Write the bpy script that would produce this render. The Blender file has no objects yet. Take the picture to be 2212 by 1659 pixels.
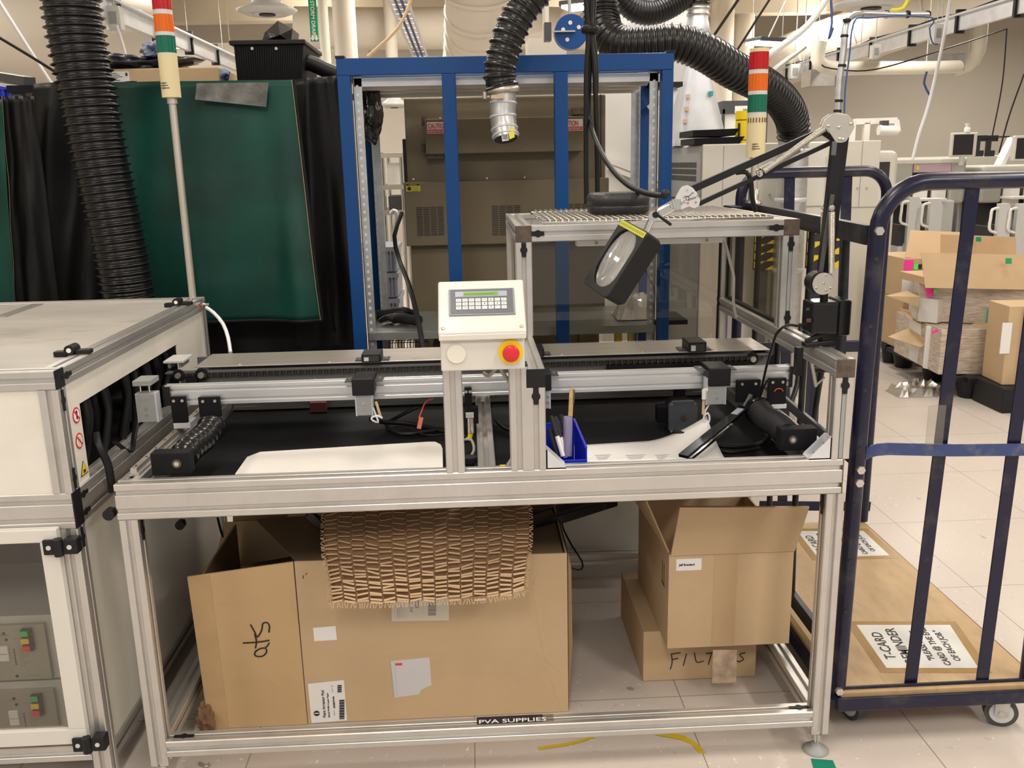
import bpy, bmesh, math, random
from mathutils import Vector, Matrix, noise
random.seed(7)
V = Vector
S = bpy.context.scene
C = S.collection
R = math.radians

# ------------------------------------------------------------------ camera
FPX = 1954.234
CAM = V((.8644, -2.0659, 1.5431))
def cam_axes(pitch, yaw, roll):
    p, y, r = R(pitch), R(yaw), R(roll)
    fw = V((math.sin(-y)*math.cos(p), math.cos(y)*math.cos(p), math.sin(p)))
    rt = V((math.cos(y), math.sin(y), 0)); up = rt.cross(fw)
    return math.cos(r)*rt + math.sin(r)*up, -math.sin(r)*rt + math.cos(r)*up, fw
RT, UP, FW = cam_axes(-13.6231, -2.3574, -1.2792)
cd = bpy.data.cameras.new('camera'); cam = bpy.data.objects.new('camera', cd); C.objects.link(cam)
cd.sensor_width = 36; cd.lens = FPX/2212*36; cd.clip_end = 200
M = Matrix((RT, UP, -FW)).transposed().to_4x4(); M.translation = CAM
cam.matrix_world = M
S.camera = cam

# ------------------------------------------------------------------ world, lights, exposure
S.view_settings.view_transform = 'Standard'; S.view_settings.look = 'None'
S.view_settings.exposure = 0.0; S.view_settings.gamma = 1.0
S.view_settings.use_curve_mapping = False
w = bpy.data.worlds.new('world'); S.world = w; w.use_nodes = True
w.node_tree.nodes['Background'].inputs[0].default_value = (1.0, .95, .88, 1)
w.node_tree.nodes['Background'].inputs[1].default_value = .56
def area(x, y, z, sx, sy, power, col=(1, .935, .85)):
    l = bpy.data.lights.new('ceiling_lamp_or_fill', 'AREA'); l.shape = 'RECTANGLE'; l.size = sx; l.size_y = sy
    l.energy = power; l.color = col
    o = bpy.data.objects.new('ceiling_lamp_or_fill', l); C.objects.link(o); o.location = (x, y, z)
    return o
for x in (-2.6, .6, 3.8, 7.0):
    for y in (-3.6, -.9, 1.9, 5.2, 9.2):
        e = {-3.6: 62, -.9: 34, 1.9: 26, 5.2: 55, 9.2: 70}[y]*(1.5 if x == 3.8 and y < 0 else 1)
        area(x, y, 3.75, .35, 1.3, e)
        up = area(x, y, 3.80, .35, 1.3, 12 if y < 4 else (18 if y < 8 else 3)); up.rotation_euler = (math.pi, 0, 0)  # upward twin is an added fill that brightens the ceiling, no fixture of its own
for x in (-1.5, 2.5, 6.5, 10.0):
    area(x, 13.0, 3.75, .35, 1.3, 90); up = area(x, 13.0, 3.80, .35, 1.3, 4); up.rotation_euler = (math.pi, 0, 0)  # row added to brighten the far end, again with upward ceiling fill

# ------------------------------------------------------------------ helpers
def P(u, v, X=None, Y=None, Z=None):
    """world point seen at a photograph pixel on a plane X, Y or Z = const"""
    d = FW + RT*((u-1106)/FPX) - UP*((v-829.5)/FPX)
    if X is not None: t = (X-CAM.x)/d.x
    elif Y is not None: t = (Y-CAM.y)/d.y
    else: t = (Z-CAM.z)/d.z
    return CAM + d*t

class MB:
    def __init__(s): s.v = []; s.f = []; s.m = []; s.sm = []
    def add(s, vs, fs, m=0, smooth=False):
        b = len(s.v); s.v += [V(p) for p in vs]
        for f in fs: s.f.append([i+b for i in f]); s.m.append(m); s.sm.append(smooth)
        return s
    def box(s, x0, x1, y0, y1, z0, z1, m=0):
        return s.obox(V(((x0+x1)/2, (y0+y1)/2, (z0+z1)/2)), V((abs(x1-x0)/2, 0, 0)), V((0, abs(y1-y0)/2, 0)), V((0, 0, abs(z1-z0)/2)), m)
    def obox(s, c, a, b, d, m=0):
        c, a, b, d = V(c), V(a), V(b), V(d)
        if a.cross(b).dot(d) < 0: a = -a
        vs = [c+sx*a+sy*b+sz*d for sz in (-1, 1) for sy in (-1, 1) for sx in (-1, 1)]
        return s.add(vs, [(0, 2, 3, 1), (4, 5, 7, 6), (0, 1, 5, 4), (2, 6, 7, 3), (0, 4, 6, 2), (1, 3, 7, 5)], m)
    def bar(s, p0, p1, w, h, up=(0, 0, 1), m=0):
        p0, p1 = V(p0), V(p1); d = (p1-p0); n = d.normalized(); side = n.cross(V(up)).normalized(); u = side.cross(n)
        return s.obox((p0+p1)/2, d/2, side*w/2, u*h/2, m)
    def frame(s, n):
        n = V(n).normalized(); t = V((0, 0, 1)) if abs(n.z) < .9 else V((0, 1, 0))
        a = t.cross(n).normalized(); return a, n.cross(a)
    def cyl(s, p0, p1, r0, r1=None, n=20, m=0, caps=True):
        p0, p1 = V(p0), V(p1); r1 = r0 if r1 is None else r1; a, b = s.frame(p1-p0)
        vs = [p+(a*math.cos(t)+b*math.sin(t))*r for p, r in ((p0, r0), (p1, r1)) for t in [2*math.pi*i/n for i in range(n)]]
        s.add(vs, [(i, (i+1) % n, n+(i+1) % n, n+i) for i in range(n)], m, True)
        if caps: s.add(vs, [tuple(range(n-1, -1, -1)), tuple(range(n, 2*n))], m)
        return s
    def lathe(s, p0, ax, prof, n=28, m=0):
        p0 = V(p0); ax = V(ax).normalized(); a, b = s.frame(ax); vs = []
        for r, h in prof: vs += [p0+ax*h+(a*math.cos(2*math.pi*i/n)+b*math.sin(2*math.pi*i/n))*r for i in range(n)]
        fs = [(k*n+i, k*n+(i+1) % n, (k+1)*n+(i+1) % n, (k+1)*n+i) for k in range(len(prof)-1) for i in range(n)]
        s.add(vs, fs, m, True)
        if prof[0][0] > 1e-5: s.add(vs[:n], [tuple(range(n-1, -1, -1))], m)
        if prof[-1][0] > 1e-5: s.add(vs[-n:], [tuple(range(n))], m)
        return s
    def tube(s, pts, r, n=8, m=0, closed=False, flat=None):
        pts = [V(p) for p in pts]; k = len(pts); rs = r if isinstance(r, (list, tuple)) else [r]*k
        tg = []
        for i in range(k):
            q = pts[(i+1) % k]-pts[i-1] if closed else pts[min(i+1, k-1)]-pts[max(i-1, 0)]
            tg.append(q.normalized() if q.length > 1e-9 else V((0, 0, 1)))
        a, b = s.frame(tg[0]); vs = []
        for i in range(k):
            a = (a - tg[i]*a.dot(tg[i])); a = a.normalized() if a.length > 1e-6 else s.frame(tg[i])[0]
            b = tg[i].cross(a)
            vs += [pts[i]+(a*math.cos(2*math.pi*j/n)+b*math.sin(2*math.pi*j/n)*(flat or 1))*rs[i] for j in range(n)]
        L = k if closed else k-1
        s.add(vs, [(i*n+j, i*n+(j+1) % n, ((i+1) % k)*n+(j+1) % n, ((i+1) % k)*n+j) for i in range(L) for j in range(n)], m, True)
        if not closed: s.add(vs[:n]+vs[-n:], [tuple(range(n-1, -1, -1)), tuple(range(n, 2*n))], m)
        return s
    def prism(s, pts, o, ex, ey, ez, m=0):
        """2-D outline pts in axes ex, ey from o, pushed by vector ez"""
        o, ex, ey, ez = V(o), V(ex), V(ey), V(ez); n = len(pts)
        ar = sum(pts[i][0]*pts[(i+1) % n][1]-pts[(i+1) % n][0]*pts[i][1] for i in range(n))
        if (ar > 0) == (ex.cross(ey).dot(ez) < 0): pts = pts[::-1]
        vs = [o+ex*p[0]+ey*p[1] for p in pts]; vs += [p+ez for p in vs]
        s.add(vs, [tuple(range(n-1, -1, -1)), tuple(range(n, 2*n))]+[(i, (i+1) % n, n+(i+1) % n, n+i) for i in range(n)], m)
        return s
    def slab(s, quad, th, m=0):
        """flat panel on 3-D corner points, th thick along its normal (to the back)"""
        q = [V(p) for p in quad]; n = (q[1]-q[0]).cross(q[2]-q[0]).normalized()*th; k = len(q)
        return s.add(q+[p+n for p in q], [tuple(range(k-1, -1, -1)), tuple(range(k, 2*k))]+[(i, (i+1) % k, k+(i+1) % k, k+i) for i in range(k)], m)
    def tslot(s, p0, p1, up, nw=1, nh=1, mod=.045, m=0):
        """aluminium slot profile from p0 to p1 (centre line); nh modules along up, nw across"""
        p0, p1 = V(p0), V(p1); n = (p1-p0).normalized(); u = V(up).normalized(); sd = n.cross(u)
        W, H = nw*mod, nh*mod; g = mod*.125; dp = mod*.2; c = mod*.05; out = []
        def side(L, k, f):
            res = [(c, 0)]
            for i in range(k):
                x = (i+.5)*mod; res += [(x-g*1.25, 0), (x-g, dp*.15), (x-g, dp), (x+g, dp), (x+g, dp*.15), (x+g*1.25, 0)]
            res.append((L-c, 0)); return [f(x, y) for x, y in res]
        out += side(W, nw, lambda x, y: (-W/2+x, -H/2+y)); out += side(H, nh, lambda x, y: (W/2-y, -H/2+x))
        out += side(W, nw, lambda x, y: (W/2-x, H/2-y)); out += side(H, nh, lambda x, y: (-W/2+y, H/2-x))
        return s.prism(out, p0, sd, u, p1-p0, m)
    def build(s, name, mats, parent=None, bevel=0, seg=2):
        me = bpy.data.meshes.new(name); org = ORG.get(parent, V((0, 0, 0))) if parent else None
        if parent is None and s.v:
            lo = V((min(p.x for p in s.v), min(p.y for p in s.v), min(p.z for p in s.v)))
            hi = V((max(p.x for p in s.v), max(p.y for p in s.v), lo.z)); org = (lo+hi)/2
        me.from_pydata([tuple(p-org) for p in s.v], [], s.f)
        for k, p in enumerate(me.polygons): p.material_index = s.m[k]; p.use_smooth = s.sm[k]
        for t in (mats if isinstance(mats, (list, tuple)) else [mats]): me.materials.append(t)
        me.update(); o = bpy.data.objects.new(name, me); C.objects.link(o)
        if parent: o.parent = parent
        else: o.location = org
        ORG[o] = org
        if bevel:
            b = o.modifiers.new('bevel', 'BEVEL'); b.width = bevel; b.segments = seg; b.limit_method = 'ANGLE'; b.angle_limit = R(40)
        return o
ORG = {}
def tag(o, label, cat, group=None):
    o['label'] = label; o['category'] = cat
    if group: o['group'] = group
    return o
def thing(name, label, cat, loc, group=None):
    o = bpy.data.objects.new(name, None); C.objects.link(o); o.location = loc; o.empty_display_size = .05
    ORG[o] = V(loc); return tag(o, label, cat, group)
def struct(o): o['kind'] = 'structure'; return o
def dup(root, shift, label, group=None):
    def cp(o, par):
        c = o.copy(); C.objects.link(c)
        if par: c.parent = par; c.matrix_parent_inverse = o.matrix_parent_inverse.copy()
        for ch in kids.get(o, []): cp(ch, c)
        return c
    kids = {}
    for o in C.objects:
        if o.parent: kids.setdefault(o.parent, []).append(o)
    r = cp(root, None); r.location = root.location+V(shift); r['label'] = label
    if group: r['group'] = group
    return r
def spline(pts, step=.02):
    pts = [V(p) for p in pts]; q = [2*pts[0]-pts[1]]+pts+[2*pts[-1]-pts[-2]]; out = []
    for i in range(1, len(q)-2):
        a, b, c, d = q[i-1:i+3]; n = max(2, int((c-b).length/step))
        for k in range(n):
            t = k/n; out.append(.5*((2*b)+(c-a)*t+(2*a-5*b+4*c-d)*t*t+(3*b-a-3*c+d)*t**3))
    out.append(pts[-1]); return out
def resample(pts, ds):
    out = [pts[0]]; acc = 0
    for a, b in zip(pts, pts[1:]):
        L = (b-a).length
        while L > 1e-9 and acc+L >= ds:
            t = (ds-acc)/L; a = a.lerp(b, t); out.append(a); L = (b-a).length; acc = 0
        acc += L
    return out
def hose(pts, R0, pitch, depth, n=28, seg=8):
    p = resample(spline(pts, .01), pitch/seg); rs = []
    for i in range(len(p)):
        t = (i % seg)/seg; d = min(t, 1-t); rs.append(R0-depth*min(1, d/.22)+depth*.25*max(0, (d-.22)/.28)**2)
    return MB().tube(p, rs, n)
FONTC = {}
def text(s, o, ex, ey, size, m, parent, name='lettering', align='LEFT', bold=0, th=.0006, sx=1):
    cu = bpy.data.curves.new(name, 'FONT'); cu.body = s; cu.size = size; cu.extrude = th; cu.align_x = align; cu.offset = bold
    cu.resolution_u = 3
    t = bpy.data.objects.new('tmp', cu); C.objects.link(t)
    me = bpy.data.meshes.new_from_object(t.evaluated_get(bpy.context.evaluated_depsgraph_get()))
    bpy.data.objects.remove(t); bpy.data.curves.remove(cu)
    ex, ey = V(ex).normalized(), V(ey).normalized(); ez = ex.cross(ey); A = Matrix((ex*sx, ey, ez)).transposed()
    org = ORG[parent]
    for v in me.vertices: v.co = A @ v.co + V(o) - org
    me.materials.clear(); me.materials.append(m); me.name = name
    q = bpy.data.objects.new(name, me); C.objects.link(q); q.parent = parent; ORG[q] = org
    return q

# ------------------------------------------------------------------ materials
def mat(name, col, rough=.5, metal=0, spec=.5, var=0, vscale=6, bump=0, bscale=60, emit=0, coat=0, dirt=None, dscale=3, damt=.5, trans=0, stretch=None):
    m = bpy.data.materials.new(name); m.use_nodes = True; nt = m.node_tree; b = nt.nodes['Principled BSDF']; L = nt.links.new
    b.inputs['Base Color'].default_value = (*col, 1); b.inputs['Roughness'].default_value = rough; b.inputs['Metallic'].default_value = metal
    b.inputs['Specular IOR Level'].default_value = spec
    if coat: b.inputs['Coat Weight'].default_value = coat; b.inputs['Coat Roughness'].default_value = .1
    if trans: b.inputs['Transmission Weight'].default_value = trans
    if emit: b.inputs['Emission Color'].default_value = (*col, 1); b.inputs['Emission Strength'].default_value = emit
    tc = nt.nodes.new('ShaderNodeTexCoord'); mp = nt.nodes.new('ShaderNodeMapping'); L(tc.outputs['Object'], mp.inputs['Vector'])
    if stretch: mp.inputs['Scale'].default_value = stretch
    src = None
    if var:
        n = nt.nodes.new('ShaderNodeTexNoise'); n.inputs['Scale'].default_value = vscale; n.inputs['Detail'].default_value = 5; L(mp.outputs[0], n.inputs['Vector'])
        r = nt.nodes.new('ShaderNodeValToRGB'); r.color_ramp.elements[0].position = .3; r.color_ramp.elements[1].position = .7
        r.color_ramp.elements[0].color = (*[max(0, c*(1-var)) for c in col], 1); r.color_ramp.elements[1].color = (*[min(1, c*(1+var)) for c in col], 1)
        L(n.outputs['Fac'], r.inputs[0]); L(r.outputs[0], b.inputs['Base Color']); src = r.outputs[0]
    if dirt:
        n = nt.nodes.new('ShaderNodeTexNoise'); n.inputs['Scale'].default_value = dscale; n.inputs['Detail'].default_value = 8; n.inputs['Roughness'].default_value = .65; L(mp.outputs[0], n.inputs['Vector'])
        r = nt.nodes.new('ShaderNodeValToRGB'); r.color_ramp.elements[0].position = .52; r.color_ramp.elements[1].position = .72
        r.color_ramp.elements[0].color = (0, 0, 0, 1); r.color_ramp.elements[1].color = (damt, damt, damt, 1)
        L(n.outputs['Fac'], r.inputs[0]); mx = nt.nodes.new('ShaderNodeMixRGB'); L(r.outputs[0], mx.inputs[0])
        if src: L(src, mx.inputs[1])
        else: mx.inputs[1].default_value = (*col, 1)
        mx.inputs[2].default_value = (*dirt, 1); L(mx.outputs[0], b.inputs['Base Color'])
    if bump:
        n = nt.nodes.new('ShaderNodeTexNoise'); n.inputs['Scale'].default_value = bscale; n.inputs['Detail'].default_value = 4; L(mp.outputs[0], n.inputs['Vector'])
        bp = nt.nodes.new('ShaderNodeBump'); bp.inputs['Strength'].default_value = bump; bp.inputs['Distance'].default_value = .01
        L(n.outputs['Fac'], bp.inputs['Height']); L(bp.outputs[0], b.inputs['Normal'])
    return m
def glass(name, tint, gloss=.06, rough=.02):
    m = bpy.data.materials.new(name); m.use_nodes = True; nt = m.node_tree; nt.nodes.clear(); L = nt.links.new
    o = nt.nodes.new('ShaderNodeOutputMaterial'); t = nt.nodes.new('ShaderNodeBsdfTransparent'); g = nt.nodes.new('ShaderNodeBsdfGlossy')
    t.inputs[0].default_value = (*tint, 1); g.inputs['Roughness'].default_value = rough
    fr = nt.nodes.new('ShaderNodeLayerWeight'); fr.inputs[0].default_value = .5; pw = nt.nodes.new('ShaderNodeMath'); pw.operation = 'POWER'; pw.inputs[1].default_value = 5
    L(fr.outputs['Facing'], pw.inputs[0]); sc = nt.nodes.new('ShaderNodeMath'); sc.operation = 'MULTIPLY'; sc.inputs[1].default_value = .6; L(pw.outputs[0], sc.inputs[0])
    mp = nt.nodes.new('ShaderNodeMath'); mp.operation = 'ADD'; mp.inputs[1].default_value = gloss
    L(sc.outputs[0], mp.inputs[0]); mx = nt.nodes.new('ShaderNodeMixShader'); L(mp.outputs[0], mx.inputs[0]); L(t.outputs[0], mx.inputs[1]); L(g.outputs[0], mx.inputs[2]); L(mx.outputs[0], o.inputs[0])
    return m
alu = mat('anodised_aluminium', (.60, .585, .565), .36, .78, var=.05, vscale=9, dirt=(.42, .40, .38), dscale=14, damt=.25)
alud = mat('worn_aluminium', (.46, .45, .43), .42, .7, var=.08, vscale=14)
steel = mat('brushed_steel', (.60, .56, .50), .36, .75, var=.08, vscale=4, stretch=(1, 14, 1))
galv = mat('galvanised_steel', (.55, .56, .57), .35, .75, var=.12, vscale=30)
galvw = mat('bright_galvanised_sheet', (.68, .70, .74), .42, .45, var=.07, vscale=10)
chrome = mat('chrome', (.75, .74, .72), .12, 1)
nickel = mat('satin_nickel', (.62, .59, .53), .3, .8)
white = mat('cream_white_paint', (.66, .64, .59), .38, coat=.15)
whiteb = mat('white_plastic', (.80, .78, .74), .4)
panelw = mat('white_melamine', (.74, .71, .64), .35, dirt=(.55, .52, .47), dscale=5, damt=.35, var=.03)
topw = mat('scuffed_top_panel', (.42, .40, .365), .5, dirt=(.24, .23, .215), dscale=5, damt=.75, var=.12, vscale=3, stretch=(.6, 1.6, 1))
black = mat('black_plastic', (.010, .010, .012), .42, spec=.3)
blackm = mat('matt_black', (.006, .006, .008), .6, spec=.22, var=.3, vscale=8)
blackg = mat('gloss_black_plastic', (.008, .008, .009), .2, spec=.4)
hosem = mat('black_ribbed_hose', (.007, .007, .008), .27, spec=.5)
rubber = mat('dark_rubber', (.013, .013, .015), .5, spec=.3)
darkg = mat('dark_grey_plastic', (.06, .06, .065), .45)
greym = mat('grey_paint', (.30, .31, .31), .45)
midg = mat('slate_grey', (.10, .11, .13), .4)
alub = mat('clear_anodised_rail', (.68, .69, .71), .34, .7)
leatherg = mat('side_plate_grey', (.13, .135, .14), .45)
lgrey = mat('light_grey_panel', (.58, .59, .58), .4)
brown = mat('brown_powder_coat', (.165, .130, .078), .5, bump=.06, bscale=250, var=.05)
brownd = mat('grimy_end_cap', (.085, .06, .045), .42, var=.35, vscale=60)
blue = mat('blue_paint', (.002, .056, .225), .38, spec=.35)
navy = mat('navy_enamel', (.0055, .006, .028), .28, spec=.45, dirt=(.10, .09, .08), dscale=9, damt=.45)
blackpaint = mat('worn_black_paint', (.010, .010, .014), .34, spec=.4, dirt=(.10, .10, .10), dscale=16, damt=.25)
green_c = mat('green_vinyl_curtain', (.002, .046, .034), .42, spec=.32, var=.45, vscale=3.0, bump=.12, bscale=6)
black_c = mat('black_vinyl_curtain', (.006, .006, .0065), .45, spec=.25, bump=.2, bscale=7)
cardb = mat('cardboard', (.55, .395, .235), .75, var=.05, vscale=5, bump=.08, bscale=40)
cardl = mat('cardboard_taped', (.50, .335, .17), .45, var=.08, vscale=5, stretch=(1, 1, 3))
cardd = mat('cardboard_edge', (.30, .19, .10), .8)
kraft = mat('kraft_paper_strip', (.62, .44, .27), .8)
kraftd = mat('kraft_wad_and_gap_shade', (.20, .11, .055), .9)  # brown of the paper wad, also painted shade behind the honeycomb strips
paper = mat('white_paper', (.80, .79, .78), .5)
ink = mat('black_ink', (.015, .015, .018), .6)
inkg = mat('grey_print', (.32, .30, .29), .7)
red = mat('red_plastic', (.62, .02, .03), .3)
redp = mat('red_print', (.70, .06, .04), .5)
yellow = mat('yellow_plastic', (.85, .62, .01), .35)
yellowp = mat('yellow_label', (.75, .66, .04), .5)
greenp = mat('green_label', (.0, .28, .13), .5)
lcd = mat('green_lcd', (.16, .33, .03), .3)
pink = mat('pink_sticker', (.95, .05, .42), .5)
neon = mat('neon_green_sticker', (.12, .9, .12), .5)
binblue = mat('blue_bin_plastic', (.012, .03, .52), .3)
wood = mat('bamboo', (.55, .36, .16), .5, var=.2, vscale=40)
ply = mat('plywood_deck', (.44, .30, .155), .5, var=.14, vscale=4, stretch=(3, 1, 1), dirt=(.24, .17, .10), dscale=12, damt=.4)
tapeb = mat('packing_tape', (.36, .225, .085), .18, var=.12, vscale=9)
clearp = glass('clear_plastic', (.86, .86, .84), .10)
film = mat('stretch_film', (.55, .46, .38), .15, var=.25, vscale=14, bump=.6, bscale=22, stretch=(1, 1, 5), coat=.5)
tint = glass('smoked_acrylic', (.68, .66, .62), .05)
tint2 = glass('tinted_acrylic_side', (.80, .77, .69), .05)
glassd = glass('door_window', (.86, .85, .82), .07, .08)
lensm = mat('magnifier_lens', (.92, .93, .92), .02, trans=.8, coat=.4)
cablem = mat('black_cable', (.007, .007, .008), .42, spec=.3)
cableg = mat('grey_cable', (.42, .40, .36), .5)
bluec = mat('blue_cable', (.03, .08, .24), .5)
wht = mat('white_tube', (.75, .76, .80), .35)
wallp = mat('wall_paint', (.62, .575, .50), .7, var=.02, vscale=1)
ceilp = mat('ceiling_paint', (.66, .60, .50), .75, var=.05, vscale=1.5)
ductp = mat('painted_duct', (.68, .63, .54), .6)
beigep = mat('aged_beige_plastic', (.70, .60, .36), .4)
ledm = mat('lit_diffuser', (1, .97, .88), .5, emit=9)
amber = mat('amber_lens', (.72, .13, .004), .15, coat=.3); redl = mat('red_lens', (.45, .004, .008), .15, coat=.3)
greenl = mat('green_lens', (.0, .13, .075), .15, coat=.3)
hazy = mat('hazard_yellow', (.72, .50, .01), .5)
pale = mat('machine_ivory', (.66, .64, .57), .4, var=.02)
paled = mat('machine_ivory_dark', (.42, .41, .37), .5)
pinks = mat('mauve_strip', (.50, .36, .42), .5)
tote = mat('grey_tote', (.30, .33, .40), .5)
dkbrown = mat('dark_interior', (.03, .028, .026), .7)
# ================================================================== room
def floor_mat():
    m = bpy.data.materials.new('esd_floor_tile'); m.use_nodes = True; nt = m.node_tree; b = nt.nodes['Principled BSDF']; L = nt.links.new; N = nt.nodes.new
    tc = N('ShaderNodeTexCoord'); sp = N('ShaderNodeSeparateXYZ'); L(tc.outputs['Object'], sp.inputs[0])
    def seam(out, off):
        a = N('ShaderNodeMath'); a.operation = 'ADD'; a.inputs[1].default_value = off; L(out, a.inputs[0])
        d = N('ShaderNodeMath'); d.operation = 'DIVIDE'; d.inputs[1].default_value = .6096; L(a.outputs[0], d.inputs[0])
        f = N('ShaderNodeMath'); f.operation = 'FRACT'; L(d.outputs[0], f.inputs[0])
        c = N('ShaderNodeMath'); c.operation = 'SUBTRACT'; c.inputs[1].default_value = .5; L(f.outputs[0], c.inputs[0])
        e = N('ShaderNodeMath'); e.operation = 'ABSOLUTE'; L(c.outputs[0], e.inputs[0])
        g = N('ShaderNodeMath'); g.operation = 'GREATER_THAN'; g.inputs[1].default_value = .4975; L(e.outputs[0], g.inputs[0]); return g.outputs[0]
    sx = seam(sp.outputs[0], FX-.2204+6.096); sy = seam(sp.outputs[1], FY-.30+6.096)
    mxs = N('ShaderNodeMath'); mxs.operation = 'MAXIMUM'; L(sx, mxs.inputs[0]); L(sy, mxs.inputs[1])
    n1 = N('ShaderNodeTexNoise'); n1.inputs['Scale'].default_value = 1.2; n1.inputs['Detail'].default_value = 4; L(tc.outputs['Object'], n1.inputs[0])
    r1 = N('ShaderNodeValToRGB'); r1.color_ramp.elements[0].position = .35; r1.color_ramp.elements[1].position = .65
    r1.color_ramp.elements[0].color = (.54, .48, .44, 1); r1.color_ramp.elements[1].color = (.60, .54, .49, 1); L(n1.outputs['Fac'], r1.inputs[0])
    def chips(scale, lo, col, prev, amt, st=(1, 1, 1), inv=False):
        mp = N('ShaderNodeMapping'); mp.inputs['Scale'].default_value = st; mp.inputs['Rotation'].default_value = (0, 0, scale); L(tc.outputs['Object'], mp.inputs[0])
        v = N('ShaderNodeTexNoise'); v.inputs['Scale'].default_value = scale; v.inputs['Detail'].default_value = 2; L(mp.outputs[0], v.inputs[0])
        g = N('ShaderNodeValToRGB'); g.color_ramp.elements[0].position = lo; g.color_ramp.elements[1].position = lo+.02
        g.color_ramp.elements[1].color = (amt, amt, amt, 1); L(v.outputs['Fac'], g.inputs[0])
        mx = N('ShaderNodeMixRGB'); L(g.outputs[0], mx.inputs[0]); L(prev, mx.inputs[1]); mx.inputs[2].default_value = (*col, 1); return mx.outputs[0]
    c = chips(75, .72, (.78, .74, .68), r1.outputs[0], .8, (1, .45, 1)); c = chips(92, .72, (.80, .76, .70), c, .8, (.4, 1, 1))
    c = chips(34, .70, (.40, .34, .29), c, .35); c = chips(7, .76, (.24, .22, .20), c, .7); c = chips(16, .77, (.20, .18, .16), c, .7)
    mx = N('ShaderNodeMixRGB'); L(mxs.outputs[0], mx.inputs[0]); L(c, mx.inputs[1]); mx.inputs[2].default_value = (.25, .22, .19, 1)
    L(mx.outputs[0], b.inputs['Base Color']); b.inputs['Roughness'].default_value = .33; b.inputs['Specular IOR Level'].default_value = .4
    return m
FX0, FX1, FY0, FY1 = -7, 13, -5, 16
FX, FY = (FX0+FX1)/2, (FY0+FY1)/2
struct(MB().box(FX0, FX1, FY0, FY1, -.1, 0).build('floor', floor_mat()))
CZ = 4.4
mb = MB().box(FX0, FX1, FY0, FY1, CZ, CZ+.1)
for i in range(60): mb.box(FX0, FX1, FY0+.35*i, FY0+.35*i+.12, CZ-.06, CZ+.01)
struct(mb.build('ceiling', ceilp))
struct(MB().box(FX0, FX1, FY1, FY1+.15, 0, CZ).build('wall_back', wallp))
struct(MB().box(FX0-.15, FX0, FY0, FY1+.15, 0, CZ).build('wall_left', wallp))
struct(MB().box(FX1, FX1+.15, FY0, FY1+.15, 0, CZ).build('wall_right', wallp))
for k, y in enumerate((3.0, 6.2, 8.6, 11.0, 13.4)):
    struct(MB().box(FX0, FX1, y, y+.35, CZ-.55, CZ-.06).build('trim_%d' % (k+1), ceilp))
# white booth wall with a handrail behind the rack
mb = MB(); a = P(1308, 400, Y=4.2); b = P(1488, 400, Y=4.2)
mb.box(a.x-.02, b.x, 4.2, 4.9, 0, 3.3)
bw = struct(mb.build('wall_booth', whiteb))
h = thing('wall_rail', 'pair of white sloping rails along the bright white booth wall', 'rail', (a.x+.3, 4.18, 1.4))
for (u0, v0, u1, v1) in ((1305, 346, 1445, 396), (1308, 361, 1445, 411)):
    MB().bar(P(u0+6, v0, Y=4.16), P(u1, v1, Y=4.16), .04, .03).build('rail', whiteb, h)

area(a.x+.35, 3.3, 3.4, .3, 1.0, 26, (1, .97, .94))
# ---- overhead services
def duct(name, pts, r, label, cat='duct', m=None, n=24, ribs=0, r2=None):
    mb = MB().tube(spline(pts, .15), r, n)
    p = resample(spline(pts, .1), ribs) if ribs else []
    for i in range(1, len(p)-1):
        d = (p[i+1]-p[i-1]).normalized(); mb.cyl(p[i]-d*.02, p[i]+d*.02, r*1.05, n=n)
    for k in (1, len(pts)-2): mb.cyl(V(pts[k])+V((0, 0, r*.9)), V((pts[k][0], pts[k][1], CZ)), .006, n=6)
    return tag(mb.build(name, m or ductp), label, cat)
duct('duct', [P(2380, -110, Y=10), P(2120, -20, Y=11.3), P(1900, 60, Y=12.6), P(1720, 122, Y=14.2), P(1640, 150, Y=15.3)], .42, 'fat round white duct slanting down from the upper right corner', ribs=1.1)
duct('duct', [P(1772, 90, Y=9.5), P(1766, 125, Y=9.5), P(1778, 142, Y=9.5), P(1810, 148, Y=9.7), P(1870, 147, Y=10), P(2000, 146, Y=10.6), P(2070, 144, Y=11)], .085, 'thin white elbow duct dropping and turning right below the fat duct')
duct('duct', [P(2120, 20, Y=12), P(2112, 110, Y=12), P(2090, 140, Y=12), P(2060, 148, Y=12)], .11, 'white vertical pipe with an elbow near the far right wall')
duct('duct', [P(1033, -60, Y=8.3), P(1033, 20, Y=8.5), P(1030, 80, Y=8.9), P(1022, 150, Y=9.6)], .36, 'fat white ribbed duct above the middle of the blue rack', ribs=.22)
duct('duct', [P(-200, 40, Y=7), P(100, 62, Y=8.2), P(310, 74, Y=9.0)], .55, 'huge white round duct behind the black ribbed hose at left')
duct('duct', [P(-100, 120, Y=10), P(200, 130, Y=11), P(500, 140, Y=12), P(780, 120, Y=13)], .30, 'long white duct low above the green curtain')
duct('duct', [P(640, 60, Y=11.5), P(850, 62, Y=11.5), P(1060, 60, Y=11.5), P(1300, 62, Y=11.5)], .28, 'level white duct crossing behind the storm drain pipe')
for (u, y, v0, r, lb) in ((745, 9, 300, .13, 'white round column pipe left of the blue rack top'), (700, 9.6, 300, .06, 'slim white pipe carrying the green storm drain sign'),
                      (1560, 13.4, 330, .19, 'pale vertical pipe behind the galvanised cone'), (1607, 13.6, 330, .17, 'pale vertical pipe left of the right hand tower light')):
    p = P(u, 60, Y=y); p2 = P(u, v0, Y=y)
    tag(MB().cyl((p.x, y, max(0, p2.z-1.2)), (p.x, y, CZ-.05), r).build('pipe', ductp), lb, 'pipe')
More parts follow.
